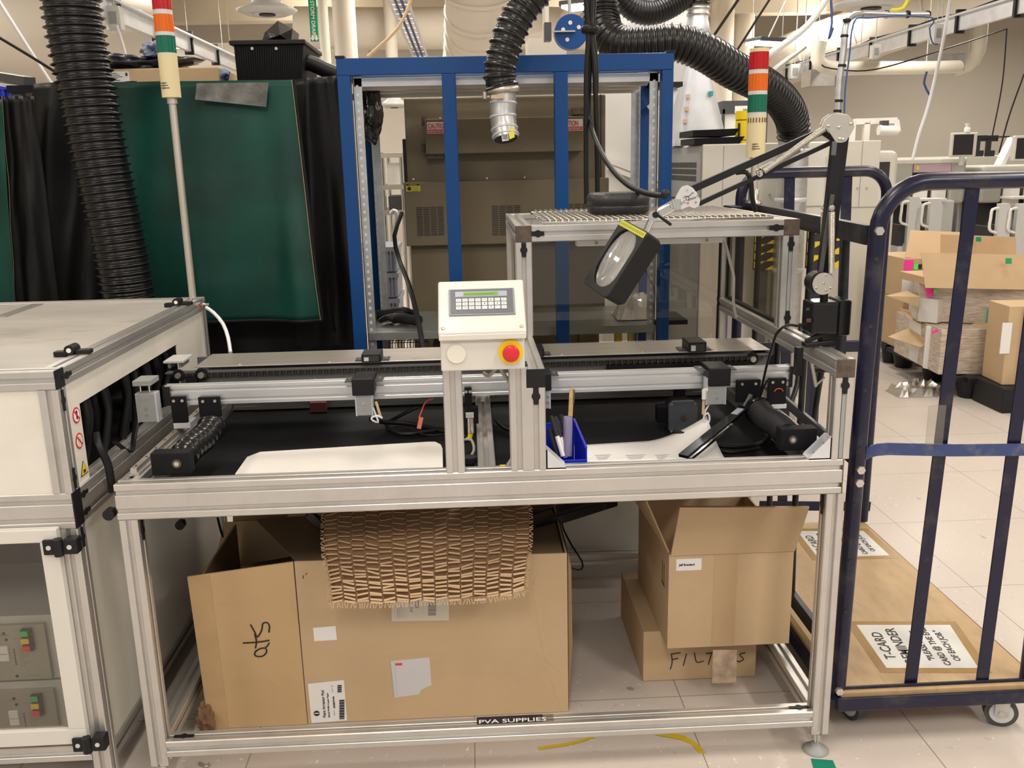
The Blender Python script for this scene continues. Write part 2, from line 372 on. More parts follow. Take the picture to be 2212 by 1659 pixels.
duct('pipe', [P(1340, -40, Y=9), P(1230, 30, Y=11), P(1190, 110, Y=14)], .10, 'white pipe under the lamp above the blue cord reel')
# diffusers
def diffuser(u, v, Y, label, s=1):
    c = P(u, v, Y=Y); t = thing('ceiling_diffuser', label, 'air diffuser', (c.x, c.y, c.z))
    MB().lathe(c, (0, 0, 1), [(.10*s, -.02), (.16*s, -.03), (.17*s, -.01), (.22*s, -.03), (.30*s, 0), (.32*s, .02), (.24*s, .05), (.15*s, .09), (.15*s, .16)], 32).build('diffuser_plate', greym if s < 0 else lgrey, t)
    MB().cyl(c+V((0, 0, .14)), V((c.x, c.y, CZ)), .14*s, n=24).build('neck', ductp, t)
    MB().cyl(c+V((0, 0, -.035)), c+V((0, 0, -.02)), .085*s, n=24).build('inlet', dkbrown, t)
diffuser(577, 26, 8.3, 'round ceiling diffuser above the black tote bin')
diffuser(1882, 12, 7.2, 'round ceiling diffuser at the top right above the grey conduit', 1.12)
diffuser(852, 228, 11, 'small round diffuser seen through the gap left of the brown oven', .6)
# cable trays with clamps
def tray(X, y0, y1, label, side):
    t = thing('cable_tray', label, 'cable tray', (X, (y0+y1)/2, 2.95))
    mb = MB(); mb.bar((X, y0, 2.95), (X, y1, 2.95), .05, .16); mb.bar((X+.02*side, y0, 3.03), (X+.02*side, y1, 3.03), .12, .02)
    mb.build('channel', galvw, t)
    for q in (0, .025):
        MB().tube(spline([(X-.04*side, y0+(y1-y0)*k/16, 3.05+q+.015*math.sin(k*2.3)) for k in range(17)], .3), .011, 6).build('cable', bluec if q == 0 else cablem, t)
    n = int((y1-y0)/1.1)
    for k in range(n):
        y = y0+.5+k*1.1; MB().box(X-.05, X+.05, y-.02, y+.02, 2.84, 3.09).build('clamp', black, t)
    for k in range(0, n, 2):
        y = y0+.9+k*1.1; MB().cyl((X, y, 3.03), (X, y, CZ), .006, n=6).build('hanger_rod', alud, t)
tray(-2.27, 5.2, 11.5, 'silver cable tray with blue cable at the upper left', 1)
tray(6.31, 5.6, 14.5, 'long silver cable tray with blue cable at the upper right', -1)
# outlet boxes hanging under trays
for (u, v, Y, w_, hh, lb) in ((248, 40, 6.6, .13, .20, 'grey outlet box hanging under the left cable tray'), (1716, 155, 13, .16, .22, 'grey outlet box on the right cable tray farthest away'),
                   (1890, 112, 9.5, .10, .16, 'grey outlet box under the middle of the right cable tray'), (2023, 73, 8.3, .10, .2, 'white outlet box nearest on the right cable tray')):
    c = P(u, v, Y=Y); t = thing('outlet_box', lb, 'outlet box', (c.x, c.y, c.z))
    MB().box(c.x-w_/2, c.x+w_/2, c.y-.05, c.y+.05, c.z-hh/2, c.z+hh/2).build('box', lgrey, t, .006)
    MB().cyl((c.x, c.y, c.z+hh/2), (c.x, c.y, CZ), .006, n=6).build('hanger_rod', alud, t)
    MB().box(c.x-w_/4, c.x+w_/4, c.y-.055, c.y-.049, c.z-hh/4, c.z+hh/4).build('face_plate', greym, t)
for (u, v, Y, wx, lb) in ((1775, 170, 12.5, .5, 'galvanised damper box low at the right below the tray'), (2030, 137, 12, .55, 'galvanised damper box at the far right wall')):
    c = P(u, v, Y=Y); t = thing('damper_box', lb, 'duct box', (c.x, c.y, c.z))
    MB().box(c.x-wx/2, c.x+wx/2, c.y-.2, c.y+.2, c.z-.12, c.z+.12).build('housing', alud, t)
    MB().box(c.x+wx*.28, c.x+wx*.47, c.y-.24, c.y-.2, c.z-.13, c.z+.10).build('grille', greym, t)
# lamps
def lamp(u0, v0, u1, v1, Y, label):
    a, b = P(u0, v0, Y=Y), P(u1, v1, Y=Y+.2); b.z = a.z; c = (a+b)/2
    t = thing('strip_lamp', label, 'lamp', tuple(c))
    MB().bar(a+V((0, 0, .03)), b+V((0, 0, .03)), .30, .05).build('housing', darkg, t, .01)
    MB().bar(a, b, .24, .03).build('diffuser', ledm, t)
    for p in (a, b): MB().cyl(p+V((0, 0, .05)), V((p.x, p.y, CZ)), .005, n=6).build('hanger_wire', alud, t)
lamp(1625, 92, 1690, 84, 9, 'lit strip lamp behind the right hand tower light')
lamp(335, 98, 408, 102, 10.4, 'lit strip lamp behind the green lens of the left tower light')
lamp(1238, 12, 1258, 2, 7, 'lit strip lamp above the blue cord reel')
# storm drain sign
p = P(676, 45, Y=9.45); sg = thing('pipe_marker', 'green vertical storm drain sign with white down arrows', 'sign', tuple(p))
z0, z1 = P(676, 90, Y=9.45).z, P(676, -6, Y=9.45).z; x0, x1 = P(669, 45, Y=9.45).x, P(686, 45, Y=9.45).x
MB().box(x0, x1, 9.43, 9.45, z0, z1).build('sign_plate', greenp, sg)
text('STORM DRAIN', (x0+.024, 9.427, z1-.04), (0, 0, -1), (1, 0, 0), .062, paper, sg, bold=.001)
for k in (0, 1):
    cx = x0+(x1-x0)*(.27+.46*k)
    MB().prism([(-.012, .05), (.012, .05), (.012, .02), (.028, .02), (0, -.015), (-.028, .02), (-.012, .02)], (cx, 9.427, z0+.02), (1, 0, 0), (0, 0, 1), (0, -.002, 0)).build('arrow', paper, sg)
# wires, cords and tubes in the air
def wire(pts, r, m, label, cat='cable', name='cable', n=7):
    return tag(MB().tube(spline(pts, .08), r, n).build(name, m), label, cat)
wire([P(1775, 140, Y=9), P(1795, 148, Y=9), P(1890, 150, Y=9), P(2060, 100, Y=9), P(2175, 62, Y=9)], .008, cablem, 'black cord swagging along the far right wall')
wire([P(2175, 62, Y=9), P(2165, 180, Y=9), P(2142, 300, Y=9)], .008, cablem, 'black cord dropping straight down to the far monitors')
wire([P(2212, 160, Y=8.5), P(2180, 250, Y=8.5), P(2158, 330, Y=8.5)], .009, cablem, 'thick black cord at the right edge')
wire([P(2052, 0, Y=8), P(2035, 100, Y=8), P(2006, 225, Y=8), P(1985, 290, Y=8), P(1971, 345, Y=8)], .018, wht, 'white bundled cord with a black tie hanging beside the far wall')
wire([P(1740, 100, Y=6), P(1650, 178, Y=6), P(1620, 300, Y=6)], .02, alud, 'thin grey cord behind the ribbed hose')
wire([P(1790, -10, Y=5), P(1745, 55, Y=5), P(1660, 118, Y=5), P(1600, 150, Y=5)], .025, wht, 'bright white tube curving down from the top right')
wire([P(1598, -5, Y=6), P(1540, 80, Y=6)], .012, cablem, 'black cord slanting above the galvanised cone')
wire([P(1665, -5, Y=6), P(1585, 120, Y=6)], .010, cablem, 'thin black cord slanting toward the ribbed hose')
wire([P(1700, -5, Y=6), P(1660, 80, Y=6)], .006, lgrey, 'pale string hanging by the ceiling lamp')
wire([P(-10, -10, Y=5), P(50, 85, Y=5), P(95, 155, Y=5), P(125, 200, Y=5)], .012, wht, 'pale air line crossing at the upper left', 'cable')
wire([P(-20, 70, Y=4.5), P(60, 118, Y=4.5), P(135, 165, Y=4.5)], .010, cablem, 'dark cord crossing the pale air line at upper left')
wire([P(252, 55, Y=6.5), P(265, 95, Y=6.5), P(275, 135, Y=6.5)], .012, wht, 'short white drop cord under the left outlet box')
wire([P(892, -10, Y=5), P(860, 60, Y=5), P(795, 122, Y=5)], .012, kraft, 'tan air tube slanting behind the blue rack top')
wire([P(1795, 0, Y=7), P(1797, 50, Y=7), P(1790, 85, Y=7), P(1800, 60, Y=7)], .012, bluec, 'coiled blue cord hanging by the right duct')
wire([P(2002, 155, Y=9), P(1996, 180, Y=9), P(2008, 205, Y=9)], .014, bluec, 'loop of blue wires on the far wall')
wire([P(1962, -5, Y=6.8), P(1950, 18, Y=6.8), P(1925, 22, Y=6.8)], .018, yellowp, 'yellow tube curl at the top right diffuser')
# blue wire basket chute
ct = thing('wire_basket_tray', 'blue wire mesh cable ladder slanting above the blue rack', 'cable ladder', tuple(P(880, 60, Y=6.5)))
for du in (0, 14, 28, 42):
    MB().tube([P(835+du, -10, Y=5.6), P(893+du*.7, 122, Y=7.4)], .012, 6).build('rail', bluec if du in (14, 28) else galvw, ct)
for k in range(14):
    t = k/13; MB().tube([P(835+58*t, -10+132*t, Y=5.6+1.8*t), P(877+45*t, -10+132*t, Y=5.6+1.8*t)], .005, 5).build('rung', galvw, ct)
# bent conduit
cp = thing('bent_conduit', 'grey steel conduit bending over with black ties above the magnifier arm', 'conduit', tuple(P(1830, 150, Y=4)))
pth = [P(1810, 248, Y=4), P(1813, 180, Y=4), P(1822, 110, Y=4), P(1826, 60, Y=4.0), P(1836, 38, Y=4.05), P(1862, 30, Y=4.1), P(1930, 32, Y=4.4), P(2005, 32, Y=4.7)]
MB().tube(spline(pth, .04), .021, 12).build('conduit', galv, cp)
MB().tube(spline([p+V((.03, -.03, -.01-.02*(i % 2))) for i, p in enumerate(pth)]+[P(2008, 60, Y=4.7), P(2014, 92, Y=4.7), P(2026, 95, Y=4.7)], .04), .0055, 6).build('cable', bluec, cp)
for (u, v, Y) in ((1809, 240, 4), (1812, 218, 4), (1819, 142, 4), (1824, 78, 4), (1829, 44, 4), (1858, 31, 4.1), (1915, 31, 4.35), (1960, 31, 4.5), (2004, 31, 4.7)):
    c = P(u, v, Y=Y); d = V((1, .3, 0)) if v < 40 else V((.05, 0, 1)); d.normalize(); MB().cyl(c-d*.008, c+d*.008, .026, n=12).build('cable_tie', black, cp)
# cord reel
rc = P(1233, 70, Y=3.6); rl = thing('cord_reel', 'blue round cord reel with cut-outs beside the hanging black cords', 'cord reel', tuple(rc))
MB().cyl(rc+V((0, -.03, 0)), rc+V((0, .05, 0)), .098, n=36).build('drum', blue, rl, .008)
for a in (.5, 1.7, 2.9, 4.2): MB().cyl(rc+V((.05*math.cos(a), -.034, .05*math.sin(a))), rc+V((.05*math.cos(a), -.03, .05*math.sin(a))), .012, n=10).build('cut_out', ductp, rl)
MB().bar(rc+V((-.14, -.045, 0)), rc+V((.02, -.045, 0)), .02, .008).build('guide_arm', alud, rl)
MB().box(rc.x-.16, rc.x-.12, rc.y-.06, rc.y+.02, rc.z-.05, rc.z+.05).build('bracket', darkg, rl); MB().cyl(rc+V((0, .06, 0)), V((rc.x, rc.y+.06, CZ)), .01, n=8).build('hanger_rod', alud, rl)
q = P(1150, 85, Y=3.9); q2 = P(1222, 120, Y=3.9); dbx = P(1180, 120, Y=4.0).x
tag(MB().box(P(1140, 85, Y=3.9).x, q2.x, 3.85, 4.15, P(1222, 135, Y=3.9).z, q.z).cyl((dbx, 4.0, q.z), (dbx, 4.0, CZ), .02, n=8).build('duct_box', ductp), 'cream boxed duct under the blue cord reel', 'duct')

# ================================================================== far background, right side
def hazard(mb_parent, x0, x1, y, z0, z1, n, part='hazard_stripe'):
    MB().box(x0, x1, y, y+.02, z0, z1).build('hazard_plate', ink, mb_parent)
    hgt = (z1-z0)/n
    for k in range(n):
        zb = z0+k*hgt; W = x1-x0
        MB().prism([(0, 0), (0, -.0)][:0] or [(W, 0), (W, hgt*.62), (W*.55, hgt*.0)], (x0, y-.001, zb), (1, 0, 0), (0, 0, 1), (0, -.003, 0)).build(part, hazy, mb_parent)
        MB().prism([(0, hgt*.98), (0, hgt*.22), (W*.52, hgt*.98)], (x0, y-.001, zb), (1, 0, 0), (0, 0, 1), (0, -.003, 0)).build(part, hazy, mb_parent)
# grey vented machine with galvanised cone
y = 3.3; a = P(1519, 312, Y=y); b = P(1640, 312, Y=y); zt = a.z
g = thing('grey_machine', 'light grey machine cabinet with vent slots behind the tower light', 'machine', ((a.x+b.x)/2, y+.5, 0))
MB().box(a.x, b.x+.4, y, y+1.15, .1, zt).build('cabinet_body', pale, g, .006)
MB().box(a.x-.012, a.x-.001, y+.02, y+1.13, .12, zt-.01).build('side_panel', greym, g)
def vents(par, x, y0, y1, z0, z1, nr, nc, gapc=.1):
    mb = MB()
    for c_ in range(nc):
        ya = y0+(y1-y0)*c_/nc; yb = y0+(y1-y0)*(c_+1-gapc)/nc
        for r_ in range(nr):
            z = z0+(z1-z0)*(r_+.5)/nr; mb.box(x-.006, x, ya, yb, z-(z1-z0)/nr*.22, z+(z1-z0)/nr*.22)
    return mb
mb = MB()
for zz in (zt-.10, zt-.32):
    for c_ in range(38):
        for r_ in range(3): mb.box(a.x-.0145, a.x-.010, y+.10+c_*.022, y+.108+c_*.022, zz-r_*.04-.032, zz-r_*.04)
mb.build('vent_slots', darkg, g)
MB().box(a.x+.12, a.x+.123, y-.002, y, .3, zt-.01).build('door_seam', greym, g)
MB().box(a.x, b.x+.4, y-.002, y, P(1560, 452, Y=y).z, P(1560, 449, Y=y).z).build('door_seam', greym, g)
for (u, v) in ((1522, 462), (1527, 455), (1516, 462), (1662, 420), (1665, 427)):
    c = P(u, v, Y=y); MB().cyl(c+V((0, -.008, 0)), c, .006, n=8).build('bolt', nickel, g)
for k, (u0, v0, u1, v1) in enumerate(((1450, 302, 1551, 288), (1453, 310, 1562, 300))):
    A_, B_ = P(u0, v0, Y=y+.05), P(u1, v1, Y=y+.05); zb = zt+.001+k*-.0+(.045 if k == 0 else 0)
    tag(MB().prism([(0, 0), (B_.x-A_.x-.03, 0), (B_.x-A_.x, .04), (.0, .035)], (A_.x+.12, y+.02, zb), (1, 0, 0), (0, 0, 1), (0, .35, 0)).build('black_tray', blackm), 'black tray lid on the grey machine, %s of the two' % ('upper' if k == 0 else 'lower'), 'tray')
# cone: pyramid duct
yc = 3.75
bl, br, tl, tr = P(1462, 300, Y=yc), P(1577, 302, Y=yc), P(1497, 128, Y=yc), P(1537, 128, Y=yc)
cn = thing('exhaust_cone', 'tall galvanised exhaust cone narrowing up to a ribbed hose', 'exhaust hood', ((bl.x+br.x)/2, yc+.2, bl.z))
z0, z1 = zt+.002, tl.z+.1
def loft(secs, m, name, par, n=24, mi=0):
    mb = MB(); vs = []
    for c, r, sq in secs:
        for i in range(n):
            t = 2*math.pi*i/n+math.pi/4; cc, ss = math.cos(t), math.sin(t); k = 1/max(abs(math.cos((t+math.pi/4) % (math.pi/2)-math.pi/4)), .7)
            f = 1+(k-1)*sq*1.0; 
            q_ = max(abs(cc), abs(ss)); f = (1-sq)+sq/q_
            vs.append(V(c)+V((cc*f*r, ss*f*r, 0)))
    mb.add(vs, [(k*n+i, k*n+(i+1) % n, (k+1)*n+(i+1) % n, (k+1)*n+i) for k in range(len(secs)-1) for i in range(n)], 0, True)
    return mb.build(name, m, par)
cx0, cx1 = (bl.x+br.x)/2, (tl.x+tr.x)/2
loft([((cx0, yc+.22, z0), .165, 1), ((cx0, yc+.22, z0+.02), .165, 1), ((cx1, yc+.15, z1-.18), .085, .6), ((cx1, yc+.14, z1), .062, 0)], galvw, 'cone', cn)
MB().lathe((cx1, yc+.14, z1-.005), (0, 0, 1), [(.078, 0), (.092, .0), (.068, .14), (.064, .15), (.064, .22)], 28).build('reducer', galvw, cn)
for k in (0, 1): MB().lathe((cx1, yc+.14, z1+.17+.035*k), (0, 0, 1), [(.066, 0), (.070, .0), (.070, .015), (.066, .015)], 28).build('clamp', steel, cn)
for k in range(3):
    c = P(1486-k*3, 208+k*27, Y=yc+.05); MB().box(c.x-.012, c.x+.012, c.y-.012, c.y+.004, c.z-.012, c.z+.012).build('rivet_plate', kraft, cn)
c = P(1536, 202, Y=yc+.045); MB().box(c.x-.011, c.x+.011, c.y-.01, c.y+.02, c.z-.014, c.z+.014).build('tape_patch', mat('teal_tape', (.02, .3, .3), .5), cn)
top_hose_end = V((cx1, yc+.14, z1+.24))
hs = hose([P(1300, -120, Y=3.8), P(1330, -40, Y=3.8), P(1362, 14, Y=3.8), P(1405, 27, Y=3.82), P(1450, 10, Y=3.85), P(1482, -12, Y=3.87), top_hose_end+V((-.02, 0, .09)), top_hose_end+V((0, 0, .03)), top_hose_end+V((0, 0, -.01))], .078, .02, .008)
tag(hs.build('ribbed_hose', hosem), 'black ribbed hose dipping from the ceiling into the galvanised cone', 'hose')
# dark shelf with sign and yellow jar
y = 3.9; a = P(1562, 218, Y=y); b = P(1655, 335, Y=y)
s_ = thing('equipment_box', 'dark grey framed box with a white name strip behind the ribbed hose', 'box', ((a.x+b.x)/2, y+.2, zt+.001))
MB().box(a.x, b.x, y, y+.3, P(1600, 245, Y=y).z, a.z).build('top_band', darkg, s_)
MB().box(a.x, b.x-.02, y+.02, y+.3, zt+.002, P(1600, 245, Y=y).z).build('white_body', whiteb, s_)
MB().box(a.x, a.x+.015, y, y+.02, zt+.002, a.z-.05).build('side_post', darkg, s_); MB().box(b.x-.03, b.x, y, y+.02, zt+.002, a.z-.05).build('side_post', darkg, s_)
p0, p1 = P(1588, 229, Y=y-.01), P(1650, 243, Y=y-.01)
MB().box(p0.x, p1.x, y-.012, y, p1.z, p0.z).build('name_strip', paper, s_)
text('SMT', (P(1604, 229, Y=y).x, y-.0135, p1.z+.006), (1, 0, 0), (0, 0, 1), .028, ink, s_)
a = P(1604, 240, Y=3.5); r = (P(1620, 240, Y=3.5).x-P(1592, 240, Y=3.5).x)/2; zj = zt+.001
jr = thing('yellow_canister', 'yellow cylindrical canister on the grey machine left of the tower light', 'canister', (a.x, 3.5, zj))
MB().cyl((a.x, 3.5, zj), (a.x, 3.5, a.z-.055), r, n=28).build('body', yellow, jr); MB().cyl((a.x, 3.5, a.z-.05), (a.x, 3.5, a.z), r*1.03, n=28).build('lid', yellow, jr)
MB().cyl((a.x, 3.5, a.z-.056), (a.x, 3.5, a.z-.048), r*.97, n=28).build('band', ink, jr); MB().cyl((a.x, 3.5, zj+.02), (a.x, 3.5, zj+.025), r*1.01, n=28).build('band', ink, jr)
MB().box(a.x-r*.85, a.x-r*.55, 3.5-r*.95, 3.5-r*.7, a.z-.2, a.z-.07).build('gauge_label', ink, jr)
# tall pale cabinets
for (u0, u1, v, Y, d, nm, lb) in ((1640, 1760, 335, 4.6, .8, 'pale_cabinet', 'pale cabinet behind the far end of the roll cart'), (1758, 1904, 306, 5.2, 1.0, 'tall_cabinet', 'tall ivory machine cabinet behind the magnifier arm post')):
    a, b = P(u0, v, Y=Y), P(u1, v, Y=Y); t = thing(nm, lb, 'machine', ((a.x+b.x)/2, Y+d/2, 0))
    MB().box(a.x, b.x, Y, Y+d, .06, a.z).build('cabinet_body', pale, t, .006)
    MB().box(a.x+.05, b.x-.05, Y+.05, Y+d-.05, 0, .06).build('plinth', greym, t)
    for vv in (449,): MB().box(a.x, b.x, Y-.003, Y, P(u0, vv+2, Y=Y).z, P(u0, vv, Y=Y).z).build('door_seam', greym, t)
    xm = a.x+(b.x-a.x)*.72; MB().box(xm, xm+.004, Y-.003, Y, P(u0, 449, Y=Y).z, a.z).build('door_seam', greym, t)
    if nm == 'tall_cabinet':
        for u in (1852, 1872): c = P(u, 406, Y=Y); MB().cyl(c+V((0, -.008, 0)), c, .01, n=8).build('bolt', nickel, t)
        c = P(1778, 342, Y=Y-.02); MB().box(c.x-.035, c.x+.035, Y-.02, Y-.001, c.z-.5, c.z+.03).build('latch_strap', lgrey, t, .008)
        MB().cyl(c+V((0, -.03, 0)), c+V((0, -.0, 0)), .014, n=10).build('latch_pin', nickel, t)
for (u0, u1, v0, v1, Y, n, lb) in ((1632, 1672, 490, 582, 3.15, 5, 'black and yellow hazard striped post seen through the smoked side window'), (1746, 1816, 492, 578, 2.9, 3, 'black and yellow hazard striped post behind the magnifier lamp post')):
    a, b = P(u0, v0, Y=Y), P(u1, v1, Y=Y); t = thing('hazard_post', lb, 'guard post', ((a.x+b.x)/2, Y, 0))
    hazard(t, a.x, b.x, Y-.0, b.z, a.z, n); MB().box((a.x+b.x)/2-.03, (a.x+b.x)/2+.03, Y+.02, Y+.08, 0, a.z).build('post', navy if n == 3 else darkg, t)
# galvanised vertical duct under the big hose
Yg = 3.15; c = P(1714, 300, Y=Yg); rg = (P(1747, 340, Y=Yg).x-P(1681, 340, Y=Yg).x)/2; zb = 0
gd = thing('galvanised_duct', 'vertical galvanised duct taking the big ribbed hose behind the cart', 'duct', (c.x, Yg, 0))
MB().cyl((c.x, Yg, 0), (c.x, Yg, c.z-.07), rg, n=36).build('duct_pipe', galv, gd)
for z in (c.z-.08, c.z-.35, .9, .5): MB().lathe((c.x, Yg, z), (0, 0, 1), [(rg, 0), (rg*1.04, .005), (rg*1.04, .02), (rg, .025)], 36).build('seam_ring', galvw, gd)
MB().lathe((c.x, Yg, c.z-.07), (0, 0, 1), [(rg, 0), (.085, .03), (.085, .06)], 36).build('collar', galv, gd)
hs = hose([P(1303, -90, Y=2.75), P(1299, -30, Y=2.75), P(1299, 30, Y=2.75), P(1308, 72, Y=2.7), P(1340, 96, Y=2.66), P(1400, 96, Y=2.62), P(1460, 92, Y=2.6), P(1520, 112, Y=2.62), P(1585, 152, Y=2.7), P(1650, 185, Y=2.82), P(1692, 222, Y=2.98), P(1712, 262, Y=3.1), V((c.x, Yg, c.z-.01))], .093, .030, .012)
tag(hs.build('ribbed_hose', hosem), 'thick black ribbed hose snaking over the blue rack to the galvanised duct', 'hose')
# conveyor frame + lamp far (white extrusion arch)
wf = thing('lamp_stand', 'white aluminium stand holding a shielded lamp behind the magnifier joint', 'lamp', tuple(P(1870, 300, Y=6.2)))
for (u0, v0, u1, v1) in ((1841, 263, 1815, 700), (1872, 262, 1843, 700), (1845, 263, 1936, 260), (1934, 260, 1938, 285)):
    MB().bar(P(u0, v0, Y=6.2), P(u1, v1, Y=6.2), .05, .05, (0, 1, 0)).build('frame_bar', whiteb, wf)
a, b = P(1898, 281, Y=6.1), P(1938, 283, Y=6.1); MB().cyl(a, b, .045, n=16).build('lamp_tube', whiteb, wf); MB().box(a.x+.02, a.x+.08, 6.08, 6.14, a.z, a.z+.08).build('lamp_bracket', darkg, wf)

# ---- assembly machines in the back
def smt(u0, u1, v, Y, label):
    a, b = P(u0, v, Y=Y), P(u1, v, Y=Y); x0, x1, zt = a.x, b.x, a.z; W = x1-x0
    t = thing('placement_machine', label, 'machine', ((x0+x1)/2, Y+.8, 0))
    MB().box(x0, x1, Y+.5, Y+1.8, .5, zt).build('rear_body', pale, t, .02)
    MB().box(x0, x0+.26*W, Y, Y+.6, .95, zt).build('front_cheek', paled, t, .03); MB().box(x1-.22*W, x1, Y, Y+.6, .95, zt).build('front_cheek', paled, t, .03)
    MB().box(x0, x1, Y-.01, Y+.6, zt-.06, zt+.01).build('hood_top', pale, t, .02)
    MB().box(x0+.26*W, x1-.22*W, Y, Y+.05, zt-.16, zt-.06).build('mauve_band', pinks, t)
    MB().box(x0+.26*W, x1-.22*W, Y+.05, Y+.1, zt-.55, zt-.16).build('window', dkbrown, t)
    for k in (0, 1):
        xs = x0+W*(.29+.26*k); MB().box(xs, xs+.2*W, Y+.02, Y+.05, zt-.5, zt-.23).build('feeder_bank', whiteb, t); MB().box(xs, xs+.2*W, Y+.015, Y+.05, zt-.24, zt-.21).build('feeder_strip', bluec, t)
    MB().box(x0+.3*W, x0+.33*W, Y-.004, Y, zt-.13, zt-.08).build('warning_label', yellowp, t)
    MB().box(x1-.15*W, x1-.08*W, Y-.02, Y, zt-.34, zt-.27).build('stop_button', red, t)
    MB().box(x0+.05*W, x1, Y+.25, Y+1.6, .25, .95).build('lower_bay', dkbrown, t)
    MB().box(x0+.55*W, x0+.82*W, Y-.1, Y+.5, .25, 1.0).build('side_console', lgrey, t, .02)
    MB().box(x0+.25*W, x0+.62*W, Y-.25, Y+.1, 1.0, 1.03).build('keyboard_shelf', whiteb, t, .005)
    c = V((x0+.62*W, Y-.105, .5)); MB().box(c.x, c.x+.04, c.y-.004, c.y, c.z, c.z+.04).build('warning_label', yellowp, t)
    return x0, x1
smt(1935, 2090, 345, 9.2, 'ivory component placement machine with mauve band, nearer the far wall corner')
smt(2124, 2300, 360, 9.15, 'ivory component placement machine with mauve band at the right edge')
def feeder(u, Y, v, label):
    a = P(u, v, Y=Y); x = a.x; z = a.z; t = thing('feeder_trolley', label, 'trolley', (x, Y, 0), 'grey feeder trolleys before the machines')
    MB().prism([(0, .18), (0, z), (.11, z), (.15, z-.08), (.15, .18)], (x, Y, 0), (1, 0, 0), (0, 0, 1), (0, .06, 0)).build('upright', lgrey, t)
    MB().tube(spline([(x-.01, Y, z-.05), (x-.09, Y-.02, z-.06), (x-.10, Y-.02, z-.15), (x-.10, Y-.02, z-.28), (x-.01, Y, z-.32)], .03), .016, 8).build('handle', whiteb, t)
    MB().box(x-.07, x+.02, Y+.07, Y+.5, .42, .50).build('shelf', lgrey, t); MB().box(x-.07, x+.15, Y-.02, Y+.6, .12, .18).build('base', lgrey, t)
    MB().box(x-.07, x-.01, Y+.06, Y+.45, .18, .42).build('tape_bin', darkg, t); MB().box(x-.07, x-.01, Y+.07, Y+.5, .50, .75).build('feeder_stack', dkbrown, t)
    for dx in (-.04, .11):
        MB().cyl((x+dx-.02, Y+.08, .06), (x+dx+.02, Y+.08, .06), .06, n=16).build('wheel', rubber, t)
feeder(1966, 8.5, 426, 'grey feeder trolley with a white handle, leftmost of the row')
feeder(2011, 8.45, 430, 'grey feeder trolley with a white handle, second from left')
feeder(2160, 7.9, 440, 'grey feeder trolley with a white handle right of the navy cart bar')
feeder(2200, 7.9, 440, 'grey feeder trolley with a white handle at the right edge')
def monitor(u0, u1, v0, v1, Y, label):
    a, b = P(u0, v0, Y=Y), P(u1, v1, Y=Y); t = thing('monitor', label, 'monitor', ((a.x+b.x)/2, Y, b.z))
    MB().box(a.x, b.x, Y, Y+.06, b.z, a.z).build('housing', pale, t, .012); k = (b.x-a.x)*.07
    MB().box(a.x+k, b.x-k*2.2, Y-.004, Y, b.z+k, a.z-k).build('screen', ink, t)
    MB().cyl(((a.x+b.x)/2, Y+.03, b.z-.1), ((a.x+b.x)/2, Y+.03, b.z+.02), .03, n=12).build('stand', lgrey, t)
monitor(2058, 2108, 287, 338, 9.0, 'flat monitor with a dark screen on the machine top')
monitor(2193, 2260, 293, 347, 8.3, 'flat monitor with a dark screen cut by the right edge')
c = P(2089, 285, Y=9.03); tag(MB().lathe(c, (0, 0, 1), [(.035, 0), (.035, .05), (.02, .06), (.02, .075), (.03, .08), (.03, .1)], 16).build('bottle', whiteb), 'small white bottle standing on the far monitor', 'bottle')
a, b = P(2095, 300, Y=10.5), P(2215, 345, Y=10.5)
sc = thing('partition_screen', 'black stepped silhouette screens behind the far monitors', 'screen', ((a.x+b.x)/2, 10.5, b.z))
for k, u in enumerate((2108, 2132)):
    x = P(u, 300, Y=10.5).x; MB().prism([(0, 0), (0, .28), (.16, .28), (.16, .2), (.07, .2), (.07, .08), (.13, .08), (.13, 0)], (x, 10.5, P(u, 338, Y=10.5).z), (1, 0, 0), (0, 0, 1), (0, .03, 0)).build('screen_panel', ink, sc)
MB().bar(P(2105, 298, Y=10.5), P(2180, 295, Y=10.5), .02, .02).build('top_rail', ink, sc)
a, b = P(2018, 340, Y=10), P(2210, 460, Y=10)
t = thing('machine_row', 'long low ivory machine row against the far right wall', 'machine', ((a.x+b.x)/2, 10.4, 0))
MB().box(a.x, b.x+2, 11.2, 12.2, 0, P(2100, 337, Y=11.2).z).build('cabinet_body', pale, t, .02)
a, b = P(1905, 360, Y=8), P(1940, 520, Y=8)
t = thing('ivory_machine', 'ivory machine with a dark window between the tall cabinet and the cart', 'machine', ((a.x+b.x)/2, 8.4, 0))
MB().box(a.x-.6, b.x-.05, 8, 9.0, 0, P(1900, 325, Y=8).z).build('cabinet_body', pale, t, .08, 4)
MB().box(P(1887, 350, Y=8).x, P(1922, 350, Y=8).x, 7.99, 8.0, P(1900, 395, Y=8).z, P(1900, 350, Y=8).z).build('window', dkbrown, t)
c = P(2172, 310, Y=9.4); tag(MB().bar(P(2158, 358, Y=9.4), P(2188, 298, Y=9.4), .05, .16, (0, 1, 0)).build('paper_clipboard', paper), 'leaning white clipboard by the right hand monitor', 'clipboard')
